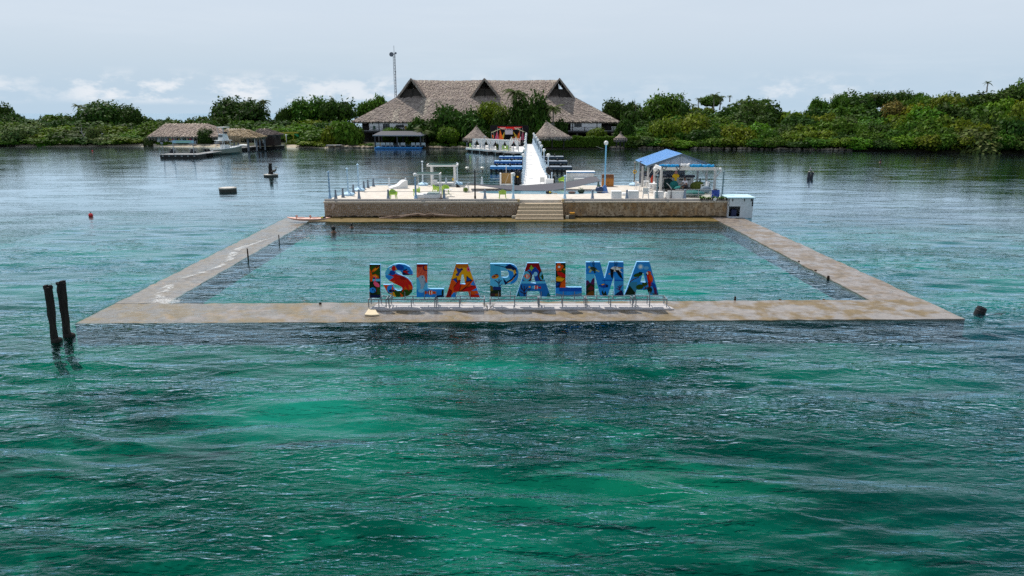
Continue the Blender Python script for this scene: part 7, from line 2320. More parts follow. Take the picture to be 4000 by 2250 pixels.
# storey under the eaves
fz = D(1500, 509, Ye + 1).z
wy = Ye + .2
hw = M('lodge_white_wall', (.82, .81, .82), .85, .08, .6, .1)
dk = M('lodge_dark_timber', (.012, .011, .012), .8, .4, 2)
def hx(px): return D(px, 500, wy).x
for a, b, wins in ((1443, 1612, ((1497, 1522, 484, 506), (1548, 1578, 488, 498))), (1640, 1830, ((1700, 1730, 484, 504),)), (1860, 2180, ((1960, 2000, 484, 504),)), (2229, 2349, ((2244, 2271, 482, 495),))):
 x0, x1 = hx(a), hx(b)
 edges = [x0]
 mb = MB(hO)
 zt_ = ez_h + .3
 for w0, w1, t0, t1 in wins:
  xw0, xw1 = hx(w0), hx(w1)
  z1, z0 = D(1500, t0, wy).z, D(1500, t1, wy).z
  z0, z1 = min(z0, z1), max(z0, z1)
  mb.box(((edges[-1] + xw0) / 2, wy, (fz + zt_) / 2), (xw0 - edges[-1], .2, zt_ - fz))
  mb.box(((xw0 + xw1) / 2, wy, (fz + z0) / 2), (xw1 - xw0, .196, z0 - fz)) if z0 > fz + .05 else None
  mb.box(((xw0 + xw1) / 2, wy, (z1 + zt_) / 2), (xw1 - xw0, .196, zt_ - z1))
  edges.append(xw1)
  f = MB(hO)
  f.box(((xw0 + xw1) / 2, wy + .06, (z0 + z1) / 2), (xw1 - xw0 - .01, .03, z1 - z0 - .01))
  pn = f.build('window', M('window_dark_glass', (.015, .016, .02), .15, .2, 2, spec=.6), hot)
  f = MB(hO)
  for xx in (xw0, (xw0 + xw1) / 2, xw1): f.bar(V3(xx, wy - .08, z0), V3(xx, wy - .08, z1), .09)
  f.bar(V3(xw0, wy - .085, z1), V3(xw1, wy - .085, z1), .09).bar(V3(xw0, wy - .085, (z0 + z1) / 2), V3(xw1, wy - .085, (z0 + z1) / 2), .06)
  f.build('frame', dk, pn)
 mb.box(((edges[-1] + x1) / 2, wy, (fz + zt_) / 2), (x1 - edges[-1], .2, zt_ - fz))
 mb.build('wall', hw, hot)
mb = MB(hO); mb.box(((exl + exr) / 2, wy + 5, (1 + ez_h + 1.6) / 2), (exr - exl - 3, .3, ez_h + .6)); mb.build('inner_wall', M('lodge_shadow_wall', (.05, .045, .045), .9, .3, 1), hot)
# balcony
bx0, bx1 = hx(1392), hx(2424)
mb = MB(hO); mb.box(((bx0 + bx1) / 2, Ye + 2.4, fz - .12), (bx1 - bx0, 7.7, .22)); mb.build('balcony_floor', M('balcony_grey', (.3, .3, .31), .8, .2, 1), hot)
mb = MB(hO); mb.box(((bx0 + bx1) / 2, Ye - 1.5, fz - .38), (bx1 - bx0, .14, .5)); mb.build('balcony_beam', dk, hot)
ry = Ye - 1.3
mb = MB(hO)
mb.bar(V3(bx0, ry, fz + .95), V3(bx1, ry, fz + .95), .09).bar(V3(bx0, ry, fz + .12), V3(bx1, ry, fz + .12), .06)
mb.build('handrail', dk, hot)
npan = 22
for k in range(npan):
 x0, x1 = bx0 + (bx1 - bx0) * k / npan, bx0 + (bx1 - bx0) * (k + 1) / npan
 mb = MB(hO); mb.bar(V3(x0, ry, fz), V3(x0, ry, ez_h + .5 if k % 2 == 0 else fz + 1.0), .2); mb.build('balcony_post', dk, hot)
 mb = MB(hO)
 xm = (x0 + x1) / 2
 for a, b in ((x0, xm), (xm, x1)):
  mb.bar(V3(a, ry, fz + .12), V3(b, ry, fz + .95), .045).bar(V3(a, ry + .02, fz + .95), V3(b, ry + .02, fz + .12), .045)
 mb.build('rail_panel', dk, hot)
for k in range(14):
 x = bx0 + 1 + (bx1 - bx0 - 2) * k / 13
 mb = MB(hO); mb.bar(V3(x, Ye - 1.1, .4), V3(x, Ye - 1.1, fz - .3), .35); mb.build('column', M('column_grey', (.16, .15, .15), .9, .3, 2), hot)
# white drum on the right balcony, coloured cloths on the rail
mb = MB(); mb.lathe((0, 0, 0), [(.5, 0), (.62, .3), (.7, .85), (.72, .95), (.6, 1.0)], 14); t = thing('water_tub', 'white round tub at the right end of the lodge balcony', 'tub', V3(hx(2397), ry + .9, fz)); mb.build('tub', white_plastic, t)
mb = MB(); mb.lathe((0, 0, .95), [(.74, 0), (.74, .08), (.6, .1)], 14); mb.build('rim', white_paint, t)
for px, col, lab in ((1463, (.03, .1, .06), 'dark green chair on the left lodge balcony'), (1586, (.5, .33, .02), 'yellow chair on the left lodge balcony')):
 t = thing('balcony_chair', lab, 'chair', V3(hx(px), ry + .8, fz))
 m_ = M('balcony_' + str(px), col, .6)
 mb = MB(); mb.box((0, 0, .45), (.6, .6, .08)); mb.build('seat', m_, t)
 mb = MB(); mb.box((0, .3, .85), (.6, .08, .7)); mb.build('backrest', m_, t)
 for sx_ in (-1, 1):
  for sy_ in (-1, 1): mb = MB(); mb.bar((sx_ * .25, sy_ * .25, 0), (sx_ * .25, sy_ * .25, .42), .07); mb.build('leg', m_, t)
# radio mast
mtop, mb0 = D(1537, 178, 222), D(1547, 400, 222)
mast = thing('radio_mast', 'slim lattice radio mast with dish antennas behind the lodge roof', 'mast', (mb0.x, 222, 1))
mm = M('mast_metal', (.27, .29, .31), .6, .15, 3)
H0 = mtop.z - 1
Hl = D(1538, 205, 222).z - 1
mb = MB()
legs = [(.36 * math.cos(a), .36 * math.sin(a)) for a in (R(90), R(210), R(330))]
for lx, ly in legs: mb.bar((lx, ly, 0), (lx, ly, Hl), .11)
mb.build('leg', mm, mast)
mb = MB()
n = 30
for k in range(n):
 z0, z1 = Hl * k / n, Hl * (k + 1) / n
 for i in range(3):
  a, b = legs[i], legs[(i + 1) % 3]
  if k % 2: a, b = b, a
  mb.bar((*a, z0), (*b, z1), .05)
mb.build('bracing', mm, mast)['kind'] = 'stuff'
mb = MB(); mb.bar((0, 0, Hl), (0, 0, H0), .10); mb.build('whip_antenna', mm, mast)
dx = -9 * 222 / FPX
mb = MB(); mb.tube([(dx, -.25, D(1537, 213, 222).z - 1), (dx, -.5, D(1537, 213, 222).z - 1)], [.62, .66], 18); ds = mb.build('dish', M('dish_grey', (.12, .14, .17), .5, .1), mast)
mb = MB(); mb.bar((dx, -.2, D(1537, 213, 222).z - 1), (0, 0, D(1537, 213, 222).z - 1), .12); mb.build('dish_arm', mm, mast)
mb = MB(); mb.tube([(.55, -.2, D(1537, 208, 222).z - 1), (.55, -.4, D(1537, 208, 222).z - 1)], [.28, .3], 14); mb.build('dish', MATS['dish_grey'], mast)
for z in (.35, .55, .78): mb = MB(); mb.box((.3, -.3, Hl * z), (.22, .25, .5)); mb.build('box_antenna', mm, mast)
# ================================================================== SMALLER THATCHED BUILDINGS
def cone_thatch(name, label, px, ytop, pxl, pxr, yeave, Y, pal, cat='thatched hut', n=2600, tip=True, post_y=575, concave=.25, ln=.8, ry=1.0):
 a, l, r = D(px, ytop, Y), D(pxl, yeave, Y), D(pxr, yeave, Y)
 cx = (l.x + r.x) / 2
 R_ = (r.x - l.x) / 2
 ez_ = l.z
 gz = max(.5, D(px, post_y, Y).z)
 t = thing(name, label, cat, (a.x, Y, gz))
 o = t.location
 H = a.z - ez_
 prof = [(1.0, -.02), (.97, .03), (.80, .17), (.60, .36), (.40, .56), (.22, .76), (.08, .93), (.02, 1.0)]
 prof = [(q * (1 + 0), z ** (1 + concave * .0)) if z > 0 else (q, z) for q, z in prof]
 rr = random.Random(px)
 mb = MB()
 mb.col = pal[0]
 offx = cx - a.x
 vs, fs = [], []
 N_ = 24
 def pt(k, q, z): return Vector((offx * (1 - z) + q * R_ * math.cos(2 * PI * k / N_), q * R_ * ry * math.sin(2 * PI * k / N_), ez_ - gz + z * H))
 for q, z in prof:
  for k in range(N_): vs.append(pt(k, q, z))
 for i in range(len(prof) - 1):
  for k in range(N_): fs.append((i * N_ + k, i * N_ + (k + 1) % N_, (i + 1) * N_ + (k + 1) % N_, (i + 1) * N_ + k))
 fs.append(tuple(range(N_))[::-1])
 mb.add(vs, fs)
 for i in range(len(prof) - 1):
  q0, z0 = prof[i]; q1, z1 = prof[i + 1]
  area = (q0 + q1) * abs(z1 - z0 + .1)
  for k in range(N_):
   quad = [pt(k, q0, z0), pt(k + 1, q0, z0), pt(k + 1, q1, z1), pt(k, q1, z1)]
   thatch_tufts(mb, quad, max(2, int(n * area / N_ / 2.2)), rr, pal, ln, .22, .12)
 fringe(mb, [pt(k, 1.0, 0) for k in range(N_ + 1)][::-1], 380, rr, TH_GREY + pal, .75, .2)
 mb.build('roof', thatch_m, t)
 if tip:
  mb = MB(); mb.lathe((0, 0, a.z - gz - .12 * H), [(.09 * R_, 0), (.05 * R_, .06 * H), (.012 * R_, .17 * H)], 10); mb.build('finial', M('straw_tip', (.5, .34, .12), .8, .2, 3), t)
 for k in range(6):
  an = 2 * PI * (k + .5) / 6
  mb = MB(); mb.bar((offx + .72 * R_ * math.cos(an), .72 * R_ * ry * math.sin(an), -.3), (offx + .72 * R_ * math.cos(an), .72 * R_ * ry * math.sin(an), ez_ - gz + .2 * H), .2); mb.build('post', dark_wood, t)
 return t
cone_thatch('thatched_shelter', 'round grey thatched shelter with straw tip behind the white dock', 1861, 494, 1811, 1907, 541, 175.5, TH, post_y=572)
cone_thatch('thatched_shelter', 'big conical thatched shelter right of the bridge end', 2134, 475, 2084, 2230, 534, 174.5, TH + TH_LIGHT[:1], n=5200, post_y=574, tip=True, ry=.7)
cone_thatch('thatched_shelter', 'small thatched cone with orange tip half hidden behind the hedge', 2424, 521, 2401, 2446, 541, 178, TH, post_y=570)
def gabled_thatch(name, label, ridge, eave, Y, depth, pal, wall, post_pairs, hip=True, n=3.2, gable_end=None, base_py=570, cat='thatched hut', wallm=None):
 """ridge: (pxl, pxr, py); eave: (pxl, pxr, py)"""
 rl, rr_ = D(ridge[0], ridge[2], Y + depth / 2), D(ridge[1], ridge[2], Y + depth / 2)
 el_, er_ = D(eave[0], eave[2], Y), D(eave[1], eave[2], Y)
 gz = max(.35, D((eave[0] + eave[1]) / 2, base_py, Y + 1).z)
 t = thing(name, label, cat, ((el_.x + er_.x) / 2, Y + depth / 2, gz))
 o = t.location
 r2 = random.Random(ridge[0])
 ez_ = el_.z
 F = [V3(el_.x, Y, ez_), V3(er_.x, Y, ez_), V3(rr_.x, Y + depth / 2, rr_.z), V3(rl.x, Y + depth / 2, rl.z)]
 B = [V3(er_.x, Y + depth, ez_), V3(el_.x, Y + depth, ez_), V3(rl.x, Y + depth / 2, rl.z), V3(rr_.x, Y + depth / 2, rr_.z)]
 Lq = [V3(el_.x, Y + depth, ez_), V3(el_.x, Y, ez_), V3(rl.x, Y + depth / 2, rl.z)]
 Rq = [V3(er_.x, Y, ez_), V3(er_.x, Y + depth, ez_), V3(rr_.x, Y + depth / 2, rr_.z)]
 mb = MB(o)
 mb.col = pal[0]
 th = .3
 for q in (F, B, Lq, Rq):
  if gable_end and q is Lq: continue
  mb.slab(q, -th)
  qq = q if len(q) == 4 else [q[0], q[1], q[2], q[2] + V3(.01, .01, 0)]
  nn = (qq[1] - qq[0]).cross(qq[2] - qq[0]).normalized() * (th + .02)
  area = (qq[1] - qq[0]).length * (qq[2] - qq[1]).length * (.9 if len(q) == 4 else .5)
  thatch_tufts(mb, [p + nn for p in qq], int(area * n), r2, pal, .8, .24, .16, (lambda u, v: v > .93 or (gable_end is None and r2.random() < .03)))
 fringe(mb, [F[0], F[1], B[0], B[1], F[0]], int(36 + 9 * (er_.x - el_.x)), r2, TH_GREY + pal, .8, .2)
 mb.build('roof', thatch_m, t)
 wz0, wz1 = gz, ez_ + .5
 if wall:
  x0, x1 = el_.x + wall[0], er_.x - wall[0]
  mb = MB(o)
  segs = wall[1]
  for a, b in segs: mb.box((x0 + (x1 - x0) * (a + b) / 2, Y + wall[0], (wz0 + wz1) / 2), ((x1 - x0) * (b - a), .2, wz1 - wz0))
  mb.box(((x0 + x1) / 2, Y + depth - wall[0], (wz0 + wz1) / 2), (x1 - x0 - .02, .2, wz1 - wz0))
  for x in (x0 + .1, x1 - .1): mb.box((x, Y + depth / 2, (wz0 + wz1) / 2), (.2, depth - 2 * wall[0] - .25, wz1 - wz0 - .01))
  mb.build('wall', wallm or hw, t)
  prev = 0
  for a, b in segs + [(1, 1)]:
   if a - prev > .005:
    mb = MB(o); mb.box((x0 + (x1 - x0) * (a + prev) / 2, Y + wall[0] + .12, (wz0 + wz1) / 2), ((x1 - x0) * (a - prev) - .01, .04, wz1 - wz0)); mb.build('window', MATS['window_dark_glass'], t)
   prev = b
 for fx, fy in post_pairs:
  x = el_.x + (er_.x - el_.x) * fx; y = Y + depth * fy
  mb = MB(o); mb.bar(V3(x, y, gz - .6), V3(x, y, ez_ + .3), .3); mb.build('post', M('hut_post', (.2, .21, .23), .85, .3, 3), t)
 return t, F, gz
gabled_thatch('longhouse', 'long low white house with grey thatched hip roof on the left shore', (647, 809, 487), (578, 868, 537), 193, 13, TH, (1.6, [(0, .05), (.12, .17), (.22, .28), (.36, .44), (.5, .58), (.64, .72), (.78, .84), (.9, 1.0)]), [], base_py=562, cat='house', n=4.5)
bh, F, gz = gabled_thatch('boathouse', 'straw thatched open boathouse on posts over the jetty', (887, 957, 508), (858, 1003, 541), 166.5, 6.5, TH_STRAW, None, [(.08, .1), (.47, .06), (.72, .1), (.95, .1), (.1, .9), (.5, .9), (.95, .9)], gable_end=True, base_py=580, n=7)
mb = MB(bh.location)
mid = F[3]
# shaggy skirt under the gable end
fr0 = V3(F[0].x, F[0].y, F[0].z)
r2 = random.Random(3)
for k in range(3):
 z = F[0].z + .55 * (3 - k) * .35
 fringe(mb, [V3(F[0].x - .1 + .1 * k, F[0].y + 6.4, z + .2), V3(F[0].x - .1 + .1 * k, F[0].y, z + .2)], 60, r2, TH_STRAW, 1.0, .24)
 fringe(mb, [V3(F[0].x - .2, F[0].y - .1, z), V3(F[0].x + 5.0, F[0].y - .15, z - .1)], 80, r2, TH_STRAW, 1.1, .24)
mb.build('thatch_skirt', thatch_m, bh)['kind'] = 'stuff'
mb = MB(bh.location); mb.add([V3(F[0].x + .3, F[0].y + .3, F[0].z + .4), V3(F[0].x + .3, F[0].y + 6.2, F[0].z + .4), V3(F[3].x, F[3].y, F[3].z - .1)], [(0, 1, 2)]); mb.build('gable_infill', infill_m, bh)
ht, F, gz = gabled_thatch('timber_hut', 'small dark timber hut with thatched roof at the jetty', (1013, 1043, 507), (985, 1076, 531), 176, 6, TH_GREY, (.6, [(0, .45), (.53, 1.0)]), [(.3, .02)], gable_end=True, base_py=570, n=7, wallm=M('dark_brown_boards', (.035, .02, .016), .85, .4, 2, .3, stretch=(4, 1, 1)))
mb = MB(ht.location); mb.add([V3(F[0].x + .3, F[0].y + .3, F[0].z), V3(F[0].x + .3, F[0].y + 5.7, F[0].z), V3(F[3].x, F[3].y, F[3].z - .1)], [(0, 1, 2)]); mb.build('gable_infill', infill_m, ht)
t = thing('notice_panel', 'small white panel with dark blocks on the front of the timber hut', 'panel', D(1029, 551, 176.4))
mb = MB(); mb.box((0, 0, 0), (.32, .05, 1.0)); mb.build('board', white_paint, t)
for k in range(3): mb = MB(); mb.box((.02, -.035, -.28 + .28 * k), (.18, .02, .14)); mb.build('print', dark_metal, t)
# ---- black pavilion on a blue floor
pY = G(1462, 582, 0).y
x0, x1 = D(1462, 575, pY).x, D(1646, 575, pY).x
pv = thing('waterside_pavilion', 'flat roofed dark pavilion on a bright blue deck at the water', 'pavilion', ((x0 + x1) / 2, pY + 3, 0))
o = pv.location
bz = D(1550, 575, pY).z
rzv = D(1550, 529, pY).z
PDp = 9.0
x2 = x1 + 1.0
mb = MB(o); mb.box(((x0 + x1) / 2, pY + PDp / 2, bz - .17), (x1 - x0, PDp, .34)); mb.build('deck', M('bright_blue', (.03, .22, .55), .5, .12, 2), pv)
mb = MB(o); mb.box(((x0 + x1) / 2, pY + .4, .05), (x1 - x0 - .3, .2, .3)); mb.build('pile_row', dark_wood, pv)
slate = M('slate_roof', (.035, .04, .055), .6, .3, 3, .3, stretch=(4, 1, 1))
mb = MB(o); mb.slab([V3(x0 - .2, pY - .3, rzv + .1), V3(x1 + .3, pY - .3, rzv + .1), V3(x1 - 1, pY + PDp / 2, rzv + .95), V3(x0 + 1, pY + PDp / 2, rzv + .95)], .08).slab([V3(x1 + .3, pY + PDp + .2, rzv + .1), V3(x0 - .2, pY + PDp + .2, rzv + .1), V3(x0 + 1, pY + PDp / 2, rzv + .95), V3(x1 - 1, pY + PDp / 2, rzv + .95)], .08)
mb.slab([V3(x1 + .3, pY - .3, rzv + .1), V3(x1 + .3, pY + PDp + .2, rzv + .1), V3(x1 - 1, pY + PDp / 2, rzv + .95)], .08).slab([V3(x0 - .2, pY + PDp + .2, rzv + .1), V3(x0 - .2, pY - .3, rzv + .1), V3(x0 + 1, pY + PDp / 2, rzv + .95)], .08)
mb.build('roof', slate, pv)
mb = MB(o); mb.box(((x0 + x1) / 2 + .05, pY - .34, rzv - .02), (x1 - x0 + .6, .08, .24)).box((x1 + .34, pY + PDp / 2, rzv - .021), (.08, PDp + .45, .235)); mb.build('fascia', M('pale_fascia', (.30, .30, .34), .7, .15, 3), pv)
for fx in (0.02, .49, .985):
 for fy in (.03, .97):
  mb = MB(o); mb.bar(V3(x0 + (x1 - x0) * fx, pY + PDp * fy, bz), V3(x0 + (x1 - x0) * fx, pY + PDp * fy, rzv), .3); mb.build('post', M('charcoal_post', (.045, .045, .055), .7, .2, 3), pv)
mb = MB(o)
for k in range(2):
 mb.bar(V3(x0, pY + .15, bz + .4 + .35 * k), V3(x1, pY + .15, bz + .4 + .35 * k), .05).bar(V3(x1 - .1, pY + .15, bz + .4 + .35 * k), V3(x1 - .1, pY + PDp, bz + .4 + .35 * k), .05)
mb.build('rope_rail', rope_mat, pv)
pale_seat = M('pale_grey_seat', (.52, .57, .60), .6, .1, 3)
def slat_bench(p, w, label, group, rz=0.0, m_=pale_seat, h=1.0):
 t = thing('garden_bench', label, 'bench', p, rz, group)
 mb = MB(); mb.box((0, 0, .45), (w, .6, .1)); mb.build('seat', m_, t)
 mb = MB(); mb.box((0, .3, .75), (w, .08, h - .35)); mb.build('backrest', m_, t)
 for sx_ in (-1, 1):
  mb = MB(); mb.box((sx_ * (w / 2 - .05), 0, .55), (.1, .6, .08)).box((sx_ * (w / 2 - .05), -.25, .27), (.09, .09, .54)).box((sx_ * (w / 2 - .05), .27, .27), (.09, .09, .54)); mb.build('armrest', m_, t)
 return t
for px, w, lab in ((1476, 1.1, 'pale seat in the dark pavilion, at its left post'), (1499, 1.3, 'pale seat in the dark pavilion, second from the left'), (1516, 1.3, 'pale seat in the dark pavilion, third from the left'), (1530, .9, 'narrow pale seat left of the middle post of the dark pavilion'),
     (1560, .8, 'narrow pale seat right of the middle post of the dark pavilion'), (1572, 1.5, 'wide pale seat right of the middle post of the dark pavilion'), (1617, 1.2, 'pale seat in the right half of the dark pavilion'), (1631, 1.2, 'pale seat left of the right post of the dark pavilion'), (1653, 1.2, 'pale seat outside the right post of the dark pavilion')):
 slat_bench(V3(D(px, 570, pY + 1.6).x, pY + 1.6, bz), w, lab, 'pale seats in the dark pavilion', PI)
# ---- white dock with curtained cabanas
dl, dr = G(1819, 578, .9), G(2040, 594, .9)
bl_, br_ = G(1845, 566, .9), G(2052, 566, .9)
dk_t = thing('white_dock', 'broad white painted dock on dark piles left of the bridge end', 'dock', ((dl + dr) / 2).xy.to_3d())
o = dk_t.location
mb = MB(o); mb.prism([(dl.x, dl.y), (dr.x, dr.y), (br_.x + 1, br_.y), (bl_.x, bl_.y + 2)], .55, .9); mb.build('deck', white_paint, dk_t)
dv = (dr - dl); dv.z = 0; dL = dv.length; dv.normalize(); dn = Vector((dv.y, -dv.x, 0))
ang = math.atan2(dv.y, dv.x)
mb = MB(o); mb.prism([((dl + dv * .3 - dn * .4).x, (dl + dv * .3 - dn * .4).y), ((dr - dn * .4).x, (dr - dn * .4).y), ((dr - dn * 1).x, (dr - dn * 1).y), ((dl + dv * .3 - dn * 1).x, (dl + dv * .3 - dn * 1).y)], -.5, .54); mb.build('pile_shade_strip', dark_wood, dk_t)  # dark solid strip added for the shade under the dock
for k in range(14):
 p = dl + dv * (dL * (k + .5) / 14)
 mb = MB(o); mb.bar(V3(p.x, p.y, -.6) - dn * .25, V3(p.x, p.y, .56) - dn * .25, .26); mb.build('pile', M('pale_pile', (.35, .35, .34), .8, .3, 3) if k % 2 else dark_wood, dk_t)
for k in range(12):
 p = dl + dv * (dL * (k + .2) / 12) - dn * .15
 t = thing('rail_post', 'slim grey post along the edge of the white dock', 'post', V3(p.x, p.y, .9), 0, 'grey posts along the white dock edge')
 mb = MB(); mb.bar((0, 0, 0), (0, 0, 1.25), .11); mb.build('post', M('dock_post_grey', (.27, .31, .36), .6, .2, 3), t)
 mb = MB(); mb.lathe((0, 0, 1.25), [(.08, 0), (.05, .08)], 6); mb.build('cap', MATS['dock_post_grey'], t)
for px0, k in ((1913, 0), (1966, 1), (2000, 2), (2022, 3)):
 p = dl + dv * (dL * (.45, .63, .79, .9)[k]) + dn * .7
 t = thing('landing_step', 'dark wooden landing hung on the white dock, %s from the left' % ('first', 'second', 'third', 'fourth')[k], 'landing', V3(p.x, p.y, 0), ang)
 mb = MB(); mb.box((0, 0, .52), (2.0, 1.2, .12)); mb.build('deck', M('grey_planks', (.12, .12, .12), .9, .3, 3), t)
 for sx_ in (-1, 1): mb = MB(); mb.bar((sx_ * .9, -.4, -.5), (sx_ * .9, -.4, .5), .2); mb.build('leg', dark_wood, t)
curt = M('sheer_white_curtain', (.80, .80, .80), .8, .05, 2)
translucent(curt, (.8, .8, .8), .45)
def cabana(f, w, label, h=2.15, d=2.6):
 p = dl + dv * (dL * f) - dn * 2.0
 t = thing('cabana', label, 'cabana', V3(p.x, p.y, .9), ang)
 for sx_ in (-1, 1):
  for sy_ in (-1, 1): mb = MB(); mb.bar((sx_ * w / 2, sy_ * d / 2, 0), (sx_ * w / 2, sy_ * d / 2, h), .12); mb.build('post', white_paint, t)
 mb = MB()
 for s in (-1, 1): mb.bar((-w / 2 - .1, s * d / 2, h), (w / 2 + .1, s * d / 2, h), .14).bar((s * w / 2, -d / 2 + .08, h + .002), (s * w / 2, d / 2 - .08, h + .002), .13)
 mb.build('top_frame', white_paint, t)
 rc_ = random.Random(int(f * 100))
 for sx_ in (-1, 1):
  for y in (-d / 2, d / 2):
   # gathered curtain, tied in at two thirds of its height
   mb = MB(); n = 10; vs = []
   for j, (z, k) in enumerate(((h - .05, 1.0), (h * .72, .82), (h * .42, .35), (h * .2, .42), (.08, .5))):
    for i in range(n):
     x = sx_ * (w / 2 - .06 - (w * .46) * k * i / (n - 1))
     vs.append((x, y + .07 * math.sin(i * 2.3 + j) * (1.2 - k * .5), z + rc_.uniform(-.01, .01)))
   mb.add(vs, [(j * n + i, j * n + i + 1, (j + 1) * n + i + 1, (j + 1) * n + i) for j in range(4) for i in range(n - 1)])
   mb.build('curtain', curt, t, smooth=True)
 mb = MB(); mb.box((0, .2, .32), (w * .78, d * .6, .3)); mb.build('daybed', white_paint, t)
 mb = MB(); mb.box((.1, .5, .54), (w * .5, .3, .16)); mb.build('cushion', M('charcoal_cushion', (.04, .04, .045), .9), t)
for f, w, lab in ((.17, 3.3, 'white curtained cabana at the left end of the white dock'), (.34, 3.0, 'second white curtained cabana from the left on the dock'), (.51, 3.1, 'third white curtained cabana from the left on the dock'), (.67, 3.1, 'white curtained cabana nearest the bridge on the dock')):
 cabana(f, w, lab)
for f, off_, lab, m_ in ((.10, 1.0, 'white dock chair beside the left cabana', white_plastic), (.42, .9, 'white dock chair between second and third cabana', white_plastic), (.59, .9, 'white dock chair between third and last cabana', white_plastic), (.66, .75, 'lime dock chair in front of the last cabana', lime), (.72, .8, 'lime dock chair right of the last cabana', lime), (.06, .8, 'small lime dock chair at the left corner', lime)):
 p = dl + dv * (dL * f) - dn * off_
 slat_bench(V3(p.x, p.y, .9), .75, lab, 'chairs on the white dock', ang + PI, m_, 1.15)
t = thing('pot_plant', 'green plant in a white tub in front of the cabanas', 'plant', V3(*(dl + dv * dL * .545 - dn * .8).xy, .9))
mb = MB(); mb.lathe((0, 0, 0), [(.3, 0), (.42, .5), (.36, .52)], 10); mb.build('pot', white_paint, t)
c = bpy.data.objects.new('leaves', TOPI[0]); COL.objects.link(c); link_child(c, t); c.material_slots[0].link = 'OBJECT'; c.material_slots[0].material = LEAF['olive']; c.location = (0, 0, .9); c.scale = (.5, .5, .6)
for px, w, yt, yb_, off_, leaf, lab in ((2045, 26, 548, 570, 3.0, 'yellow', 'yellow green bush at the bridge end of the white dock'), (2012, 44, 553, 568, 3.5, 'bright', 'low green planting behind the white dock')):
 px_tree(px, w, yt, yb_, off_, leaf, lab, 'bush', TOPI, 1.0, 5, 'bush')
t = thing('white_table', 'low white table at the right of the white dock', 'table', V3(*G(2020, 568, .9).xy, .9))
mb = MB(); mb.box((0, 0, .7), (2.2, 1, .08)); mb.build('tabletop', white_paint, t)
for sx_ in (-1, 1): mb = MB(); mb.box((sx_ * .95, 0, .34), (.12, .8, .66)); mb.build('leg', white_paint, t)
# dock lamp
t = thing('dock_lamp', 'grey street lamp with white head in front of the cabanas', 'street lamp', V3(*G(1892, 582, .9).xy, .9))
hh = D(1892, 533, t.location.y).z - .9
mb = MB(); mb.lathe((0, 0, 0), [(.08, 0), (.06, hh)], 7); mb.build('pole', MATS['dock_post_grey'], t)
mb = MB(); mb.box((.2, -.1, hh), (.5, .3, .12)); mb.build('head', white_paint, t)
# ---- stage
sY = 180.0
st_ = thing('stage', 'open air stage with red canopy and grey screen on the shore', 'stage', (D(1988, 555, sY).x, sY, 1.0))
o = st_.location
sz = D(1988, 556, sY).z
mb = MB(o); mb.box((D(1988, 556, sY).x, sY + 2.0, sz - .5), (D(2052, 556, sY).x - D(1922, 556, sY).x, 5, .9)); mb.build('floor', dk, st_)
for px, yt in ((1920, 519), (1929, 514), (1943, 497), (2031, 497), (2041, 499), (2052, 524)):
 p = D(px, 556, sY); mb = MB(o); mb.bar(p, D(px, yt, sY), .1); mb.build('post', M('stage_pole', (.25, .24, .22), .6, .2), st_)
zc = D(1988, 497, sY).z
a, b = D(1943, 497, sY).x, D(2041, 497, sY).x
red = M('red_canopy', (.72, .06, .05), .6, .1, 2)
translucent(red, (.9, .12, .1), .4)
for q0, q1, pinkish in ((.0, .34, 0), (.34, .5, 1), (.5, .8, 0), (.8, 1.0, 1)):
 mb = MB(o)
 mb.slab([V3(a + (b - a) * q0, sY - .4, zc + .1), V3(a + (b - a) * q1, sY - .4, zc + .1), V3(a + (b - a) * (.25 + .5 * q1), sY + 3, zc - .62), V3(a + (b - a) * (.25 + .5 * q0), sY + 3, zc - .62)], .04)
 mb.build('canopy', red, st_)
for s in (-1, 1):
 mb = MB(o); cxm = (a + b) / 2; mb.slab([V3(cxm + s * 1.0, sY - .5, zc - .05), V3(cxm + s * 2.6, sY - .5, zc - .05), V3(cxm + s * 2.1, sY + .6, zc - .5), V3(cxm + s * 1.2, sY + .6, zc - .5)][::s], .03)
 mb.build('canopy_panel', M('pale_pink_panel', (.8, .5, .46), .6), st_)
for (x0p, y0p), (x1p, y1p) in (((1919, 518), (1955, 503)), ((2017, 502), (2048, 515))):
 mb = MB(o); mb.bar(D(x0p, y0p, sY - .5), D(x1p, y1p, sY - .5), .16); mb.build('lighting_bar', M('pale_bar', (.55, .55, .33), .6), st_)
mb = MB(o); p = D(1988, 514, sY); mb.box((p.x, sY - .2, p.z), (D(2003, 510, sY).x - D(1973, 510, sY).x, .1, D(1988, 505, sY).z - D(1988, 527, sY).z)); mb.build('screen', M('grey_screen', (.45, .40, .44), .6, .06), st_)
mb = MB(o)
for k in range(5): mb.blob((p.x - .8 + .4 * k, sY - .3, D(1988, 506, sY).z), (.12, .15, .14), 6, 5)
mb.build('spotlight', dark_metal, st_)['kind'] = 'stuff'
mb = MB(o); mb.box((D(1988, 540, sY).x, sY + 4.3, D(1988, 528, sY).z), (b - a + 3.5, .15, 4.6)); mb.build('backdrop', M('black_backdrop', (.006, .006, .008), .9), st_)
pink, orange, mustard = M('pink_cloth', (.62, .07, .17), .8, .08), M('orange_cloth', (.78, .13, .015), .8, .08), M('mustard_cloth', (.52, .34, .03), .8, .08)
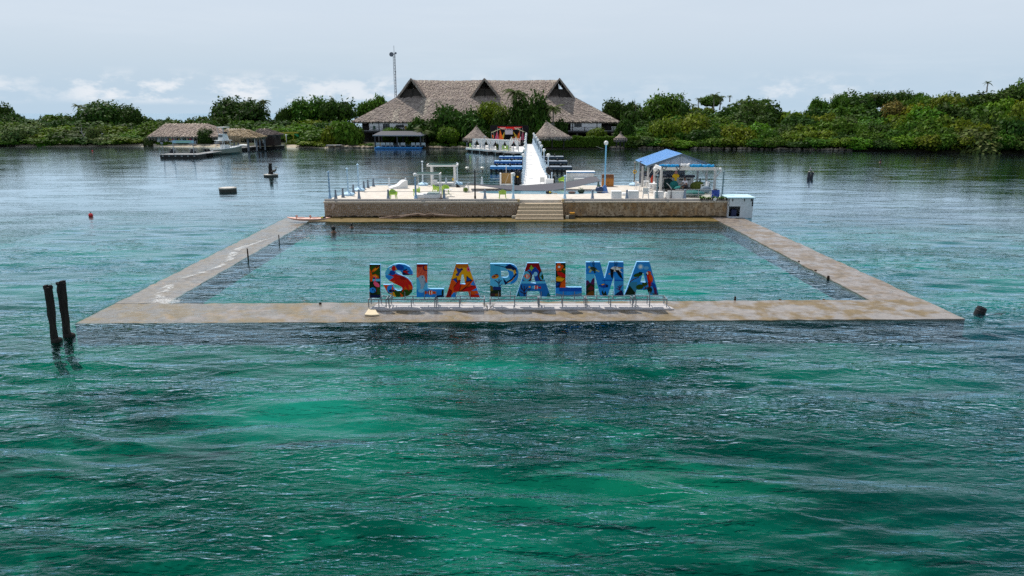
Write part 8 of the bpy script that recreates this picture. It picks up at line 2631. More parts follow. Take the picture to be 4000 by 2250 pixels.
for m_, pts, lab in ((orange, [(1921, 527), (1929, 528), (1926, 545)], 'orange'), (pink, [(1942, 510), (1950, 544), (1933, 544)], 'pink'), (orange, [(1953, 506), (1967, 546), (1950, 544), (1951, 530)], 'orange'), (mustard, [(1972, 513), (1967, 545), (1961, 532)], 'mustard'),
     (mustard, [(2004, 513), (2019, 530), (2016, 548), (2013, 540)], 'mustard'), (orange, [(2031, 508), (2031, 540), (2034, 555), (2012, 555), (2015, 545)], 'orange'), (pink, [(2042, 506), (2048, 547), (2035, 547)], 'pink')):
 mb = MB(o)
 mb.slab([D(x, y, sY + .2 - .02 * len(pts)) for x, y in pts][::-1], .04)
 mb.build('sail_cloth', m_, st_)
for k in range(7):
 px = 1994 + k * 6
 p = D(px, 541, sY - 1.0)
 t = thing('marker', 'coloured upright marker in the row in front of the stage', 'marker', p - V3(0, 0, .8), 0, 'coloured markers in front of the stage')
 m_ = (white_paint, mustard, M('red_marker', (.5, .04, .05), .6))[k % 3]
 mb = MB(); mb.bar((0, 0, -.2), (.25, 0, 1.2), .16); mb.build('blade', m_, t)
 mb = MB(); mb.lathe((0, 0, -.35), [(.2, 0), (.08, .15)], 8); mb.build('base', dark_metal, t)
t = thing('white_gate', 'white garden arch in front of the stage', 'arch', D(2012, 566, sY - 3))
w = D(2030, 550, sY).x - D(1993, 550, sY).x
hh = D(2012, 543, sY - 3).z - t.location.z
mb = MB(); mb.bar((-w / 2, 0, hh), (w / 2, 0, hh), .14); mb.build('lintel', white_paint, t)
for s in (-1, 1): mb = MB(); mb.bar((s * w / 2, 0, 0), (s * w / 2, 0, hh), .14).bar((s * w / 2, 0, hh - .9), (s * (w / 2 - .7), 0, hh), .1); mb.build('post', white_paint, t)
# ================================================================== THE BRIDGE AND SIDE PIERS
nodes = [(2040, 2157, 723), (2045, 2138, 691), (2050, 2118, 655), (2051, 2107, 619), (2053.5, 2094, 591), (2056, 2081, 564)]
BL = [G(l, y, 1.62) for l, r, y in nodes]
BR = [G(r, y, 1.62) for l, r, y in nodes]
br = thing('footbridge', 'long white plank footbridge with blue lamp posts from platform to shore', 'bridge', ((BL[0] + BR[0]) / 2).xy.to_3d())
o = br.location
plank_m = M('white_planks', (.74, .73, .71), .8, .1, 1.0, .15, 8, world_co=True)
def bpt(s, side):
 """s 0..1 along the bridge by distance"""
 P_ = BL if side < 0 else BR
 tot = [0]
 for a, b in zip(BL, BL[1:]): tot.append(tot[-1] + (b - a).length)
 d = s * tot[-1]
 for i in range(len(BL) - 1):
  if d <= tot[i + 1] + 1e-6:
   return P_[i].lerp(P_[i + 1], (d - tot[i]) / (tot[i + 1] - tot[i]))
 return P_[-1].copy()
mb = MB(o)
npk = 250
rb = random.Random(2)
for k in range(npk):
 s0, s1 = k / npk, (k + .94) / npk
 a, b, c, d = bpt(s0, -1), bpt(s0, 1), bpt(s1, 1), bpt(s1, -1)
 up = V3(0, 0, .06 + rb.uniform(-.012, .012))
 e = (b - a).normalized() * rb.uniform(-.05, .05)
 mb.slab([a + up - e, b + up + e, c + up + e, d + up - e], .07)
mb.build('planks', plank_m, br)['kind'] = 'stuff'
mb = MB(o)
for f in (.12, .5, .88):
 for k in range(12):
  a = bpt(k / 12, -1).lerp(bpt(k / 12, 1), f); b = bpt((k + 1) / 12, -1).lerp(bpt((k + 1) / 12, 1), f)
  mb.bar(a - V3(0, 0, .15), b - V3(0, 0, .15), .2, .28)
mb.build('beam', M('bridge_beam', (.4, .42, .44), .8, .2, 2), br)
for k in range(1, 14):
 for side in (-1, 1):
  p = bpt(k / 14, side).lerp(bpt(k / 14, -side), .12)
  mb = MB(o); mb.bar(V3(p.x, p.y, -1), V3(p.x, p.y, 1.4), .32); mb.build('pile', dark_wood, br)
rail_m = M('powder_blue', (.58, .70, .80), .55, .1, 3)
for side in (-1, 1):
 for k in range(26):
  s = .01 + .98 * k / 25
  p = bpt(s, side)
  lamp = (k % 3 == 2)
  h = 2.5 if lamp else 1.15
  t = thing('bridge_post', 'powder blue %s on the %s side of the footbridge' % ('lamp post with white globe' if lamp else 'baluster post', 'left' if side < 0 else 'right'), 'lamp post' if lamp else 'post', p + V3(0, 0, .09), 0,
     'bridge %s on the %s side' % ('lamp posts' if lamp else 'posts', 'left' if side < 0 else 'right'))
  mb = MB(); mb.lathe((0, 0, -.3), [(.15, 0), (.15, .5), (.1, .56), (.085, h * .6), (.12, h * .62), (.08, h * .66), (.07, h + .2), (.11, h + .26), (.06, h + .32)], 8); mb.build('pole', rail_m, t)
  if lamp: mb = MB(); mb.blob((0, 0, h + .2), .24, 12, 8); mb.build('globe', globe_m, t, smooth=True)
  else: mb = MB(); mb.blob((0, 0, h + .06), .1, 8, 6); mb.build('knob', rail_m, t)
 mb = MB(o)
 for z in (.45, .85):
  for k in range(25):
   a, b = bpt(.01 + .98 * k / 25, side), bpt(.01 + .98 * (k + 1) / 25, side)
   m_ = (a + b) / 2 - V3(0, 0, .08)
   mb.tube([a + V3(0, 0, z + .1), m_ + V3(0, 0, z + .1), b + V3(0, 0, z + .1)], .022, 4)
 mb.build('rope_rail', M('bridge_rope', (.45, .55, .62), .8), br)
# blue dressed newel steps at the platform end
mb = MB(o); q = (BL[0] + BR[0]) / 2; mb.box((q.x, q.y - .9, DZ + .04), ((BR[0] - BL[0]).length + .6, 1.6, .08)); mb.build('threshold', white_paint, br)
t = thing('white_bin', 'white box at the right foot of the bridge', 'box', V3(*gd(2146, 722).xy, DZ))
mb = MB(); mb.box((0, 0, .3), (.9, .6, .6)); mb.build('case', white_plastic, t, bevel=.03)
mb = MB(); mb.box((0, 0, .63), (.96, .66, .07)); mb.build('lid', white_plastic, t, bevel=.02)
navy_deck = M('blue_dock_paint', (.03, .13, .42), .6, .2, 2)
grey_deck = M('grey_blue_boards', (.22, .26, .31), .8, .3, 3)
slate_f = M('dark_slate_boards', (.05, .07, .095), .8, .3, 3)
for k, (pl0, pr0, py, fas, dm, lab) in enumerate(((1949, 2040, 612, navy_deck, M('sky_blue_boards', (.25, .42, .62), .7, .2, 3), 'blue side pier left of the bridge, farthest of three'), (1930, 2040, 630, navy_deck, MATS['sky_blue_boards'], 'blue side pier left of the bridge, middle of three'), (1914, 2040, 651, M('azure_paint', (.06, .26, .60), .6, .2, 2), MATS['sky_blue_boards'], 'blue side pier left of the bridge, nearest of three'),
            (2112, 2202, 612, slate_f, grey_deck, 'dark side pier right of the bridge, farthest of three'), (2116, 2217, 630, slate_f, grey_deck, 'dark side pier right of the bridge, middle of three'), (2122, 2235, 652, slate_f, grey_deck, 'dark side pier right of the bridge, nearest of three'))):
 a, b = G(pl0, py, .9), G(pr0, py, .9)
 t = thing('side_pier', lab, 'pier', ((a + b) / 2).xy.to_3d())
 o = t.location
 dpt = 2.6
 y0 = (a.y + b.y) / 2
 nb_ = 12
 for i in range(nb_):
  x0_, x1_ = a.x + (b.x - a.x) * i / nb_, a.x + (b.x - a.x) * (i + .95) / nb_
  mb = MB(o); mb.box(((x0_ + x1_) / 2, y0 + dpt / 2, .86), (x1_ - x0_, dpt, .08)); mb.build('board', dm, t)
 mb = MB(o); mb.box(((a.x + b.x) / 2, y0 - .03, .70), (b.x - a.x, .08, .38)); mb.build('fascia', fas, t)
 n = 7
 for i in range(n):
  x = a.x + .15 + (b.x - a.x - .3) * i / (n - 1)
  for yy in (.12, dpt - .2):
   mb = MB(o); mb.bar(V3(x, y0 + yy, -.8), V3(x, y0 + yy, .8), .22); mb.build('leg', dark_wood, t)
 mb = MB(o); mb.bar(V3(a.x, y0 + dpt - .2, .12), V3(b.x, y0 + dpt - .2, .12), .12).bar(V3(a.x, y0 + .2, .14), V3(b.x, y0 + .2, .14), .1); mb.build('cross_beam', dark_wood, t)
 for f in (.2, .62):
  x = a.x + (b.x - a.x) * f
  tt = thing('bollard_stub', 'short dark mooring stub on a side pier of the bridge', 'stub', V3(x, y0 + 1.2, .9), 0, 'mooring stubs on the side piers')
  mb = MB(); mb.lathe((0, 0, 0), [(.12, 0), (.1, .35), (.16, .4), (.1, .45)], 8); mb.build('stub', dark_metal, tt)
  mb = MB(); mb.box((0, 0, .02), (.34, .34, .03)); mb.build('plate', dark_metal, tt)
# ================================================================== GARDEN IN FRONT OF THE LODGE
G_ = [(1350, 140, 476, 578, 7, 'mid', 'bushy tree left of the dark pavilion', 'garden_tree', None, .95), (1300, 90, 492, 577, 5, 'olive', 'olive bushy tree at the left of the bushy tree', 'garden_tree', None, .95), (1395, 60, 505, 572, 8, 'mid', 'smaller bush tree close left of the dark pavilion', 'garden_tree', None, .95),
  (1640, 120, 466, 560, 10, 'dark', 'dark tree behind the right half of the dark pavilion', 'garden_tree', None, .9), (1705, 110, 468, 560, 9, 'dark', 'dark tree between pavilion and trimmed dome bush', 'garden_tree', None, .9), (1770, 170, 414, 560, 11, 'dark', 'dark spreading tree in front of the middle gable', 'garden_tree', AIRY + DOMES, .8),
  (1850, 150, 434, 560, 9, 'dark', 'dark tree behind the round thatched shelter', 'garden_tree', None, .85), (1925, 150, 402, 540, 13, 'olive', 'tree with yellow green top in front of the lodge', 'garden_tree', DOMES, .6), (1960, 120, 440, 560, 10, 'dark', 'dark tree behind the stage', 'garden_tree', None, .9),
  (2070, 165, 370, 560, 8, 'dark', 'tallest dark tree in front of the lodge between two palms', 'garden_tree', DOMES, .88), (2030, 110, 430, 560, 7, 'dark', 'dark tree left of the tallest garden tree', 'garden_tree', None, .9), (2115, 90, 445, 560, 7, 'mid', 'green tree right of the tallest garden tree', 'garden_tree', None, .9), (2185, 70, 470, 550, 9, 'dark', 'dark low tree behind the big conical shelter', 'garden_tree', None, .9),
  (1560, 70, 500, 560, 12, 'dark', 'dark shrub under the lodge behind the pavilion', 'shrub', None, .95), (2445, 90, 470, 575, 8, 'dark', 'dark tree at the right end of the lodge', 'garden_tree', None, .95), (1880, 90, 500, 565, 4, 'dark', 'dark shrub behind the cabanas', 'shrub', None, .95), (2070, 60, 500, 566, 3, 'dark', 'dark shrub at the end of the bridge', 'shrub', None, .95)]
for k, a in enumerate(G_):
 px_tree(a[0], a[1], a[2], a[3], a[4], a[5], a[6], a[7], a[8], a[9], 100 + k, 'shrub' if a[7] == 'shrub' else 'tree')
for k, (px, w, yt, yb_, off_, leaf, lab) in enumerate(((1757, 92, 497, 572, 4, 'bright', 'big clipped dome bush on a stem left of the round shelter'), (1521, 64, 499, 560, 9, 'bright', 'clipped dome bush showing over the pavilion roof'), (2330, 76, 499, 560, 6, 'olive', 'clipped round bush in front of the right balcony'))):
 px_tree(px, w, yt, yb_, off_, leaf, lab, 'dome_bush', TOPI, .62, 140 + k, 'bush')
for k, (px, w, yt, yb_, leaf) in enumerate(((1695, 46, 556, 578, 'mid'), (1730, 50, 558, 578, 'mid'), (1768, 40, 554, 578, 'bright'), (1803, 36, 553, 574, 'mid'), (1440, 40, 560, 578, 'mid'), (1415, 40, 562, 578, 'olive'), (1600, 50, 552, 572, 'olive'), (720, 50, 548, 568, 'olive'), (655, 70, 552, 567, 'bright'), (605, 40, 555, 568, 'mid'), (795, 36, 543, 567, 'olive'), (820, 26, 556, 570, 'bright'), (1150, 60, 544, 574, 'yellow'), (1185, 50, 552, 575, 'mid'), (1210, 40, 555, 577, 'olive'), (1300, 40, 546, 566, 'olive'), (470, 26, 553, 570, 'mid'), (515, 22, 556, 567, 'bright'), (590, 56, 527, 570, 'grey'), (820, 90, 503, 556, 'dark'), (120, 30, 552, 568, 'olive'), (2480, 60, 545, 580, 'olive'))):
 b = island(px, 3.5)
 px_tree(px, w, yt, yb_, 3.5 if px != 820 else 5, leaf, '%s garden bush at the shore, %s' % (colword[leaf], ('first right of the pavilion', 'second right of the pavilion', 'third right of the pavilion', 'beside the round shelter', 'at the left post of the pavilion', 'left of the pavilion', 'inside the pavilion', 'below the banner', 'left of the banner', 'at the left end of the longhouse', 'rounded beside the white boat', 'low beside the white boat', 'under the yellow frame', 'right of the yellow frame', 'far right of the yellow frame', 'above the small landing', 'right of the blue footbridge', 'small and bright left of the longhouse', 'sparse at the left corner of the longhouse', 'dark before the right of the longhouse', 'beside the twiggy bush', 'right end of the hedge')[k]), 'garden_bush', TOPI, .98, 170 + k, 'bush')
# clipped hedge
hl, hr = island(2112, 2.0), island(2500, 2.0)
ht_z = island(2300, 2.5, 534).z
t = thing('hedge', 'long clipped hedge at the water edge right of the bridge', 'hedge', (hl + hr) / 2)
o = t.location
mb = MB(o)
rg = random.Random(8)
dv2 = (hr - hl); L2 = dv2.length; dv2.normalize(); nv = Vector((dv2.y, -dv2.x, 0))
mb.col = (.42, .46, .42)  # hedge core darker than its leaves, inner shade put into the colour
mb.prism([((hl + nv * .3).x, (hl + nv * .3).y), ((hr + nv * .3).x, (hr + nv * .3).y), ((hr - nv * 2.6).x, (hr - nv * 2.6).y), ((hl - nv * 2.6).x, (hl - nv * 2.6).y)], .3, ht_z - .35)
for k in range(9000):
 s = rg.random()
 onf = rg.random() < .6
 d = rg.uniform(.3, .75) if onf else rg.uniform(-2.8, .6)
 z = rg.uniform(.45, ht_z - .1) if onf else ht_z - .35 + rg.uniform(0, .45) + .14 * math.sin(s * 40) + .1 * math.sin(s * 97)
 p = hl + dv2 * (L2 * s) + nv * d + V3(0, 0, z)
 n_ = ((nv if onf else V3(0, 0, 1)) + Vector((rg.gauss(0, .6), rg.gauss(0, .6), rg.gauss(0, .6)))).normalized()
 tt = n_.cross(Vector((rg.gauss(0, 1), rg.gauss(0, 1), rg.gauss(0, 1)))).normalized(); bb = n_.cross(tt)
 sz_ = rg.uniform(.12, .30); v = rg.uniform(.6, 1.45); mb.col = (v, v, v * .9)
 mb.add([p - tt * sz_, p - bb * sz_ * .6, p + tt * sz_, p + bb * sz_ * .6], [(0, 1, 2, 3)])
mb.build('foliage', LEAF['mid'], t)
mb = MB(o)
for k in range(40):
 p = hl + dv2 * (L2 * (k + .5) / 40) + nv * .35
 mb.bar(V3(p.x, p.y, .0), V3(p.x + rg.uniform(-.3, .3), p.y, .8), .08)
mb.build('stems', dark_wood, t)['kind'] = 'stuff'
t = thing('plank', 'pale broken plank leaning at the foot of the hedge', 'plank', G(2342, 577, .5))
mb = MB(); mb.bar((-.9, -.2, .35), (.9, -.2, -.25), .3, .06); mb.build('board', M('pale_plank', (.4, .36, .28), .9, .2, 3), t)
mb = MB(); mb.bar((-.6, -.15, .2), (.7, -.15, -.25), .2, .05); mb.build('splinter', MATS['pale_plank'], t)
# ================================================================== LEFT SHORE
# jetty
jet = thing('jetty', 'long low dark jetty running from the timber hut out to the end dock', 'jetty', G(860, 590, 0))
o = jet.location
jm = M('jetty_boards', (.28, .28, .28), .9, .25, 2, .2, stretch=(3, 3, 1))
path = [G(1112, 568, .75), G(1000, 573, .75), G(905, 583, .75), G(830, 592, .75), G(772, 600, .75)]
for i, (a, b) in enumerate(zip(path, path[1:])):
 d_ = (b - a); d_.z = 0; L3 = d_.length; d_.normalize(); n_ = Vector((d_.y, -d_.x, 0))
 if n_.y > 0: n_ = -n_
 nb_ = max(4, int(L3 / 1.1))
 for k in range(nb_):
  p, q = a + d_ * (L3 * k / nb_), a + d_ * (L3 * (k + .95) / nb_)
  mb = MB(o); mb.slab([p + n_ * 0, q + n_ * 0, q - n_ * 2.2, p - n_ * 2.2], -.10 if (q - p).cross(-n_).z > 0 else .10); mb.build('board', jm, jet)
 mb = MB(o); mb.bar(a - n_ * .1 - V3(0, 0, .22), b - n_ * .1 - V3(0, 0, .22), .16, .3).bar(a - n_ * .3 - V3(0, 0, .5), b - n_ * .3 - V3(0, 0, .5), .3, .55); mb.build('beam', dark_wood, jet)
 for k in range(4):
  p = a.lerp(b, (k + .5) / 4) - n_ * .2
  mb = MB(o); mb.bar(V3(p.x, p.y, -.8), V3(p.x, p.y, .7), .3); mb.build('pile', dark_wood, jet)
# end dock
a, b = G(622, 604, .8), G(772, 604, .8)
t = thing('end_dock', 'dark floating dock at the outer end of the jetty', 'dock', ((a + b) / 2).xy.to_3d())
o = t.location
nb_ = 10
for k in range(nb_):
 x0_, x1_ = a.x + (b.x - a.x) * k / nb_, a.x + (b.x - a.x) * (k + .96) / nb_
 mb = MB(o); mb.box(((x0_ + x1_) / 2, a.y + 2.2, .76), (x1_ - x0_, 4.2, .1)); mb.build('board', jm, t)
mb = MB(o); mb.box(((a.x + b.x) / 2, a.y + 2.2, .34), (b.x - a.x - .1, 4.1, .7)); mb.build('float', dark_wood, t)
for k in range(6):
 x = a.x + (b.x - a.x) * (k + .5) / 6
 mb = MB(o); mb.box((x, a.y + .1, .5), (.35, .12, .2)); mb.build('fender', M('pale_fender', (.3, .3, .3), .8), t)
dY = a.y + 1.5
sg = thing('banner_sign', 'pale blue green banner on two poles on the end dock', 'sign', V3(D(716, 590, dY).x, dY, .8))
o = sg.location
for px in (678, 756): mb = MB(o); p = D(px, 590, dY); mb.bar(V3(p.x, dY, .8), V3(p.x, dY, D(px, 548, dY).z), .1); mb.build('pole', M('grey_sign_pole', (.35, .38, .4), .6), sg)
xa_, xb_ = D(674, 550, dY).x, D(757, 550, dY).x
z1, z0 = D(716, 548.5, dY).z, D(716, 558.5, dY).z
mb = MB(o); mb.box(((xa_ + xb_) / 2, dY - .08, (z0 + z1) / 2), (xb_ - xa_, .06, z1 - z0)); mb.build('panel', M('banner_blue', (.36, .56, .66), .6, .1, 3), sg)
mb = MB(o); mb.box(((xa_ + xb_) / 2 + .1, dY - .12, (z0 + z1) / 2), (xb_ - xa_ - 1.2, .02, (z1 - z0) * .55)); mb.build('print', M('banner_green', (.33, .55, .40), .6, .35, 6), sg)
for px, lab in ((673, 'left'), (753, 'right')):
 p = G(px, 598, .8)
 t = thing('covered_pump', 'black hooded dock fixture beside the %s banner pole' % lab, 'dock fixture', p)
 hh = D(px, 580, p.y).z - .8
 mb = MB(); mb.lathe((0, 0, 0), [(.62, 0), (.60, hh * .25), (.42, hh * .55), (.3, hh * .7), (.32, hh * .82), (.1, hh)], 10, 0, .08, random.Random(px)); mb.build('cover', black_plastic, t, smooth=True)
 mb = MB(); mb.box((.3, -.2, .2), (.7, .7, .4)); mb.build('base', black_plastic, t)
t = thing('dock_light', 'thin pole with small grey light box at the left end of the dock', 'lamp', G(640, 601, .8))
hh = D(636, 562, t.location.y).z - .8
mb = MB(); mb.bar((0, 0, 0), (-.2, 0, hh), .1); mb.build('pole', mm, t)
mb = MB(); mb.box((-.2, 0, hh + .15), (.45, .3, .35)); mb.build('head', M('light_box', (.2, .22, .25), .6), t)
# coloured bundles in a row on the shore
cols_ = [((.3, .2, .33), 'mauve'), ((.65, .47, .04), 'yellow'), ((.55, .05, .09), 'red'), ((.32, .28, .42), 'lilac'), ((.55, .42, .1), 'ochre'), ((.5, .65, .7), 'pale blue'), ((.05, .12, .12), 'dark teal'), ((.5, .4, .12), 'golden'), ((.52, .06, .12), 'crimson'), ((.35, .3, .4), 'greyish violet')]
for k, (c_, nm) in enumerate(cols_):
 px = 658 + k * 11.2
 p = island(px, 3.0, 549)
 t = thing('sailboard_bundle', '%s bundle in the coloured row behind the banner' % nm, 'bundle', p)
 m_ = M('bundle_' + nm.replace(' ', '_'), c_, .7, .15)
 mb = MB(); mb.lathe((0, 0, 0), [(.28, 0), (.40, .25), (.34, .5), (.12, .72), (.05, .95)], 8, 0, .12, random.Random(k)); mb.build('cloth', m_, t, smooth=True)
 mb = MB(); mb.bar((0, 0, -1.2), (0, 0, .1), .08); mb.build('pole', mm, t)
t = thing('low_wall', 'pale blue low wall behind the banner', 'wall', island(716, 3.0, 557))
mb = MB(); mb.box((0, 0, 0), (7.5, .3, .8)); mb.build('wall', M('pale_wall', (.5, .58, .62), .8, .1), t)
mb = MB(); mb.box((0, 0, .44), (7.6, .4, .08)); mb.build('cap', white_paint, t)
# boat
bp = G(838, 606, 0)
boat = thing('motor_boat', 'white motor boat with twin black outboards and flying bridge at the jetty', 'boat', bp + V3(.9, 3.9, 0), R(-27))
hull_m = M('gelcoat_white', (.74, .76, .75), .3, .05, 2)
hull_g = M('hull_olive_grey', (.22, .23, .19), .35, .12, 1.5)
BLn, BW = 9.2, 3.1
secs = []
for i in range(11):
 s = i / 10
 y = -BLn / 2 + BLn * s
 hwid = BW / 2 * (1 - max(0, (s - .45) / .55) ** 2.2)
 sh_ = 1.15 + .55 * s * s
 secs.append([(-hwid, y, sh_), (-hwid * .93, y, .35), (-hwid * .35, y, -.3 + .3 * s), (hwid * .35, y, -.3 + .3 * s), (hwid * .93, y, .35), (hwid, y, sh_)])
mb = MB()
vs = [p for s_ in secs for p in s_]
fs, mi = [], []
for i in range(10):
 for k in range(5):
  fs.append((i * 6 + k, i * 6 + k + 1, (i + 1) * 6 + k + 1, (i + 1) * 6 + k)); mi.append(1)
fs.append((5, 4, 3, 2, 1, 0)); mi.append(0)
mb.add(vs, fs); mb.m = mi
mb.build('hull', [hull_m, hull_g], boat)
mb = MB(); vs = []
for s_ in secs: vs += [(s_[0][0] * .97, s_[0][1], s_[0][2] - .28 if s_[0][1] < 1.2 else s_[0][2] + .02), (-s_[0][0] * .97, s_[0][1], s_[0][2] - .28 if s_[0][1] < 1.2 else s_[0][2] + .02)]
mb.add(vs, [(2 * i, 2 * i + 1, 2 * i + 3, 2 * i + 2) for i in range(10)]); mb.build('deck', hull_m, boat)
mb = MB()
for s in (-1, 1): mb.tube([(s * abs(q[0][0]), q[0][1], q[0][2] + .05) for q in secs], .09, 6)
mb.build('gunwale', hull_m, boat)
for s in (-.55, .35):
 mb = MB(); mb.box((s, -BLn / 2 - .35, 1.1), (.5, .62, .62)).box((s, -BLn / 2 - .3, .45), (.3, .32, .9)).box((s, -BLn / 2 - .35, -.1), (.14, .6, .3)); ob = mb.build('outboard', black_plastic, boat, bevel=.06)
 mb = MB(); mb.box((s, -BLn / 2 - .4, 1.35), (.44, .4, .06)); mb.build('cowl', MATS['dark_liner'], ob)
mb = MB(); mb.add([(-.9, -.9, .9), (.9, -.9, .9), (.9, .9, .9), (-.9, .9, .9), (-.75, -.6, 2.1), (.75, -.6, 2.1), (.7, .5, 2.1), (-.7, .5, 2.1)], [(0, 1, 5, 4), (1, 2, 6, 5), (2, 3, 7, 6), (3, 0, 4, 7), (4, 5, 6, 7)]); mb.build('console', hull_m, boat)
mb = MB(); mb.box((0, -.4, 3.05), (2.5, 2.9, .12)); mb.build('hardtop', hull_m, boat, bevel=.04)
for sx_ in (-1, 1):
 for y in (-1.7, .8): mb = MB(); mb.bar((sx_ * 1.1, y * 1.05, 1.0), (sx_ * 1.0, y * .8 - .05, 3.0), .09); mb.build('hardtop_leg', steel, boat)
mb = MB(); mb.add([(-.85, -1.1, 3.12), (.85, -1.1, 3.12), (.85, .6, 3.12), (-.85, .6, 3.12), (-.7, -.9, 4.5), (.7, -.9, 4.5), (.65, .3, 4.5), (-.65, .3, 4.5)], [(0, 1, 5, 4), (1, 2, 6, 5), (2, 3, 7, 6), (3, 0, 4, 7), (4, 5, 6, 7)]); mb.build('flying_bridge', hull_m, boat, bevel=.05)
mb = MB(); mb.box((0, -1.05, 4.05), (1.25, .05, .5), 0, 0, (-.14, 0, 0)); mb.build('bridge_screen', M('smoked_screen', (.10, .12, .13), .2), boat)
mb = MB(); mb.box((.5, .0, 4.75), (.9, .5, .4)); mb.build('instrument_cover', black_plastic, boat, bevel=.05)
for sx_ in (-1, 1):
 for y in (-.8, .5): mb = MB(); mb.bar((sx_ * .75, y, 4.4), (sx_ * .85, y * 1.2, 5.9), .06); mb.build('bimini_pole', steel, boat)
mb = MB(); mb.box((0, -.1, 5.95), (2.0, 2.0, .09)); mb.build('bimini', white_paint, boat, bevel=.03)
mb = MB(); mb.tube([(1.3, -.5, 2.9), (1.5, 1.2, 2.2), (1.4, 2.6, 1.5)], .03, 5).tube([(1.45, .6, 1.4), (1.3, 2.4, 2.0), (.7, 3.8, 2.1)], .03, 5); mb.build('side_rail', steel, boat)
# small dinghy and pale things under the boathouse
for px, py, lab in ((895, 583, 'grey upturned dinghy under the boathouse, left of two'), (945, 579, 'pale upturned dinghy under the boathouse, right of two')):
 p = G(px, py - 5, .85)
 t = thing('dinghy', lab, 'dinghy', V3(p.x, p.y + 1.0, .85), R(-15))
 mb = MB(); mb.blob((0, 0, .25), (1.7, .6, .38), 12, 6); mb.build('hull', M('dinghy_' + lab[:4], (.38, .40, .42) if 'grey' in lab else (.62, .66, .66), .5), t, smooth=True)
 mb = MB(); mb.tube([(1.72 * math.cos(2 * PI * k / 16), .62 * math.sin(2 * PI * k / 16), .24) for k in range(17)], .05, 5); mb.build('rim', white_paint, t)
t = thing('white_frame_chair', 'white slatted chair in front of the timber hut', 'chair', G(1007, 569, .8))
for z in (.5, 1.0, 1.6): mb = MB(); mb.bar((-.7, 0, z), (.7, 0, z), .12); mb.build('rung', white_paint, t)
for s in (-1, 0, 1): mb = MB(); mb.bar((s * .7, 0, 0), (s * .7, 0, 1.7), .12); mb.build('post', white_paint, t)
# yellow frame
yY = island(1120, 5).y
t = thing('yellow_frame', 'yellow metal beam frame standing in the garden right of the jetty', 'frame', island(1120, 5))
o = t.location
ym = M('yellow_paint', (.42, .33, .03), .6, .2, 3)
mb = MB(o); mb.bar(D(1084, 518, yY), D(1164, 517, yY), .22).bar(D(1088, 520, yY + 2), D(1166, 519, yY + 2), .16); mb.build('beam', ym, t)
for px, y2 in ((1086, 556), (1146, 553), (1115, 548)):
 mb = MB(o); mb.bar(D(px, 518, yY), D(px, y2, yY), .16); mb.build('post', ym, t)
mb = MB(o); mb.bar(D(1133, 518, yY), D(1142, 530, yY), .12); mb.build('brace', ym, t)
t = thing('green_cloth', 'bright green cloth hanging from the yellow frame', 'cloth', D(1156, 528, yY))
mb = MB(); mb.slab([(-.6, 0, .4), (.75, .1, .1), (.55, .1, -.55), (.1, 0, -.2)], .05); mb.build('cloth', M('jade_cloth', (.02, .25, .10), .8), t)
mb = MB(); mb.bar((.1, 0, .3), (.3, .1, .6), .03); mb.build('cord', rope_mat, t)
t = thing('garden_lamp', 'pale lamp post under the yellow frame', 'lamp post', island(1121, 3))
mb = MB(); mb.lathe((0, 0, .3), [(.1, 0), (.09, 2.2), (.16, 2.3), (.2, 2.6), (.08, 2.8)], 8); mb.build('pole', white_worn, t)
mb = MB(); mb.blob((0, 0, 3.1), .22, 8, 6); mb.build('globe', globe_m, t)
# blue arched footbridge
fa, fb = island(253, 1.5, 567), island(364, 1.5, 567)
t = thing('garden_bridge', 'small arched light blue footbridge on the left shore', 'bridge', (fa + fb) / 2)
o = t.location
n = 8
pts = [fa.lerp(fb, i / n) + V3(0, 0, .75 * math.sin(PI * i / n)) for i in range(n + 1)]
mb = MB(o)
for a, b in zip(pts, pts[1:]): mb.slab([a, b, b + V3(0, 1.6, 0), a + V3(0, 1.6, 0)], -.15)
mb.build('deck', white_worn, t)
for yy in (0, 1.6):
 mb = MB(o); mb.tube([p + V3(0, yy, 1.05) for p in pts], .07, 5).tube([p + V3(0, yy, .55) for p in pts], .05, 5); mb.build('handrail', M('bridge_sky_blue', (.25, .42, .62), .6, .15), t)
 for i, p in enumerate(pts): mb = MB(o); mb.bar(p + V3(0, yy, -.2), p + V3(0, yy, 1.05), .11); mb.build('post', MATS['bridge_sky_blue'], t)
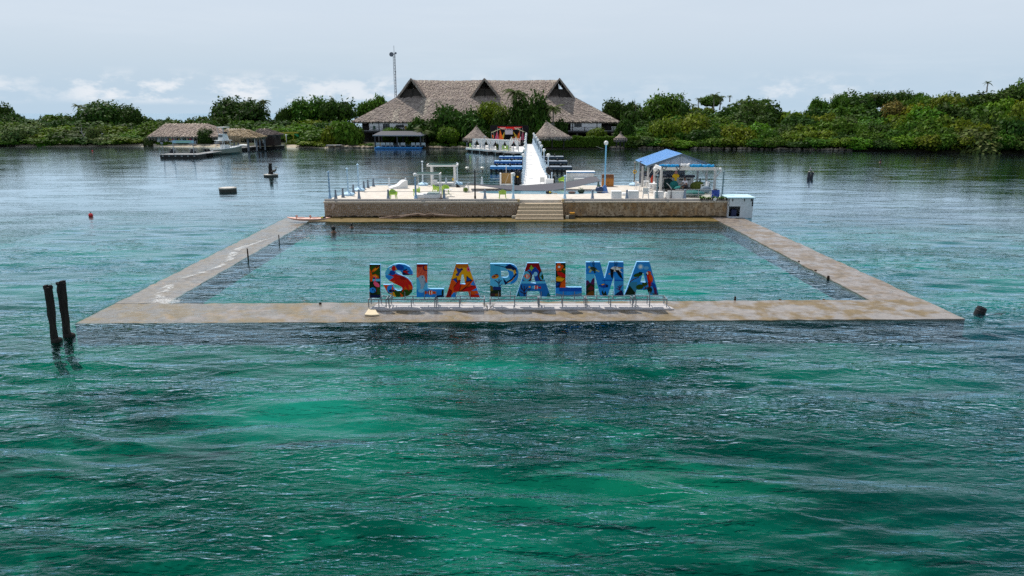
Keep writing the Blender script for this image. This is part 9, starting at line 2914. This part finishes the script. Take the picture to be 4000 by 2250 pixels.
for px, lab in ((418, 'white bench on the shore right of the blue footbridge'), (1195, 'white bench on the rocks right of the yellow frame'), ):
 slat_bench(island(px, 2.6, 563), 2.0, lab, None, PI, white_paint, 1.2)
t = thing('small_landing', 'small grey landing on posts left of the dark pavilion', 'landing', G(1302, 579, 0))
mb = MB(); mb.box((0, 1, .75), (3.8, 2, .12)); mb.build('deck', jm, t)
for s in (-1, 0, 1): mb = MB(); mb.bar((s * 1.7, .1, -.5), (s * 1.7, .1, .7), .16); mb.build('leg', dark_wood, t)
t = thing('shore_lamp', 'thin lamp post on the left shore near the white bench', 'lamp post', island(403, 2.5, 564))
mb = MB(); mb.lathe((0, 0, -.2), [(.09, 0), (.06, 3.1)], 6); mb.build('pole', mm, t)
mb = MB(); mb.box((.25, 0, 2.9), (.5, .16, .1)); mb.build('head', white_paint, t)
t = thing('dead_tree', 'bare pale dead tree trunk behind the blue footbridge', 'tree', island(340, 3, 566))
mb = MB(); mb.tube([(0, 0, 0), (-.3, 0, 1.8), (-.9, 0, 3.4), (-.8, 0, 4.8)], [.22, .18, .13, .05], 6); mb.build('trunk', M('dead_wood', (.34, .32, .3), .9, .2, 3), t)
mb = MB(); mb.tube([(-.5, 0, 2.4), (.2, 0, 3.4)], [.1, .04], 5).tube([(-.85, 0, 3.3), (-1.6, 0, 3.9)], [.08, .03], 5); mb.build('branch', MATS['dead_wood'], t)
# things that share a label get their place in the row, as seen from the camera
def ordinal(n):
 return '%d%s' % (n, 'th' if 10 <= n % 100 <= 20 else {1: 'st', 2: 'nd', 3: 'rd'}.get(n % 10, 'th'))
bpy.context.view_layer.update()
same = {}
for o in bpy.data.objects:
 if o.parent is None and o.get('label') and o.get('group'): same.setdefault(o['label'], []).append(o)
for lab, os_ in same.items():
 if len(os_) < 2: continue
 deep = 'footbridge' in lab and 'side of' in lab
 rowy = 'left platform edge' in lab
 os_.sort(key=lambda o: o.location.y if deep or rowy else o.location.x / max(1, o.location.y))
 for i, o in enumerate(os_):
  o['label'] = ('%s along, %s' if deep or rowy else '%s from left, %s') % (ordinal(i + 1), lab)
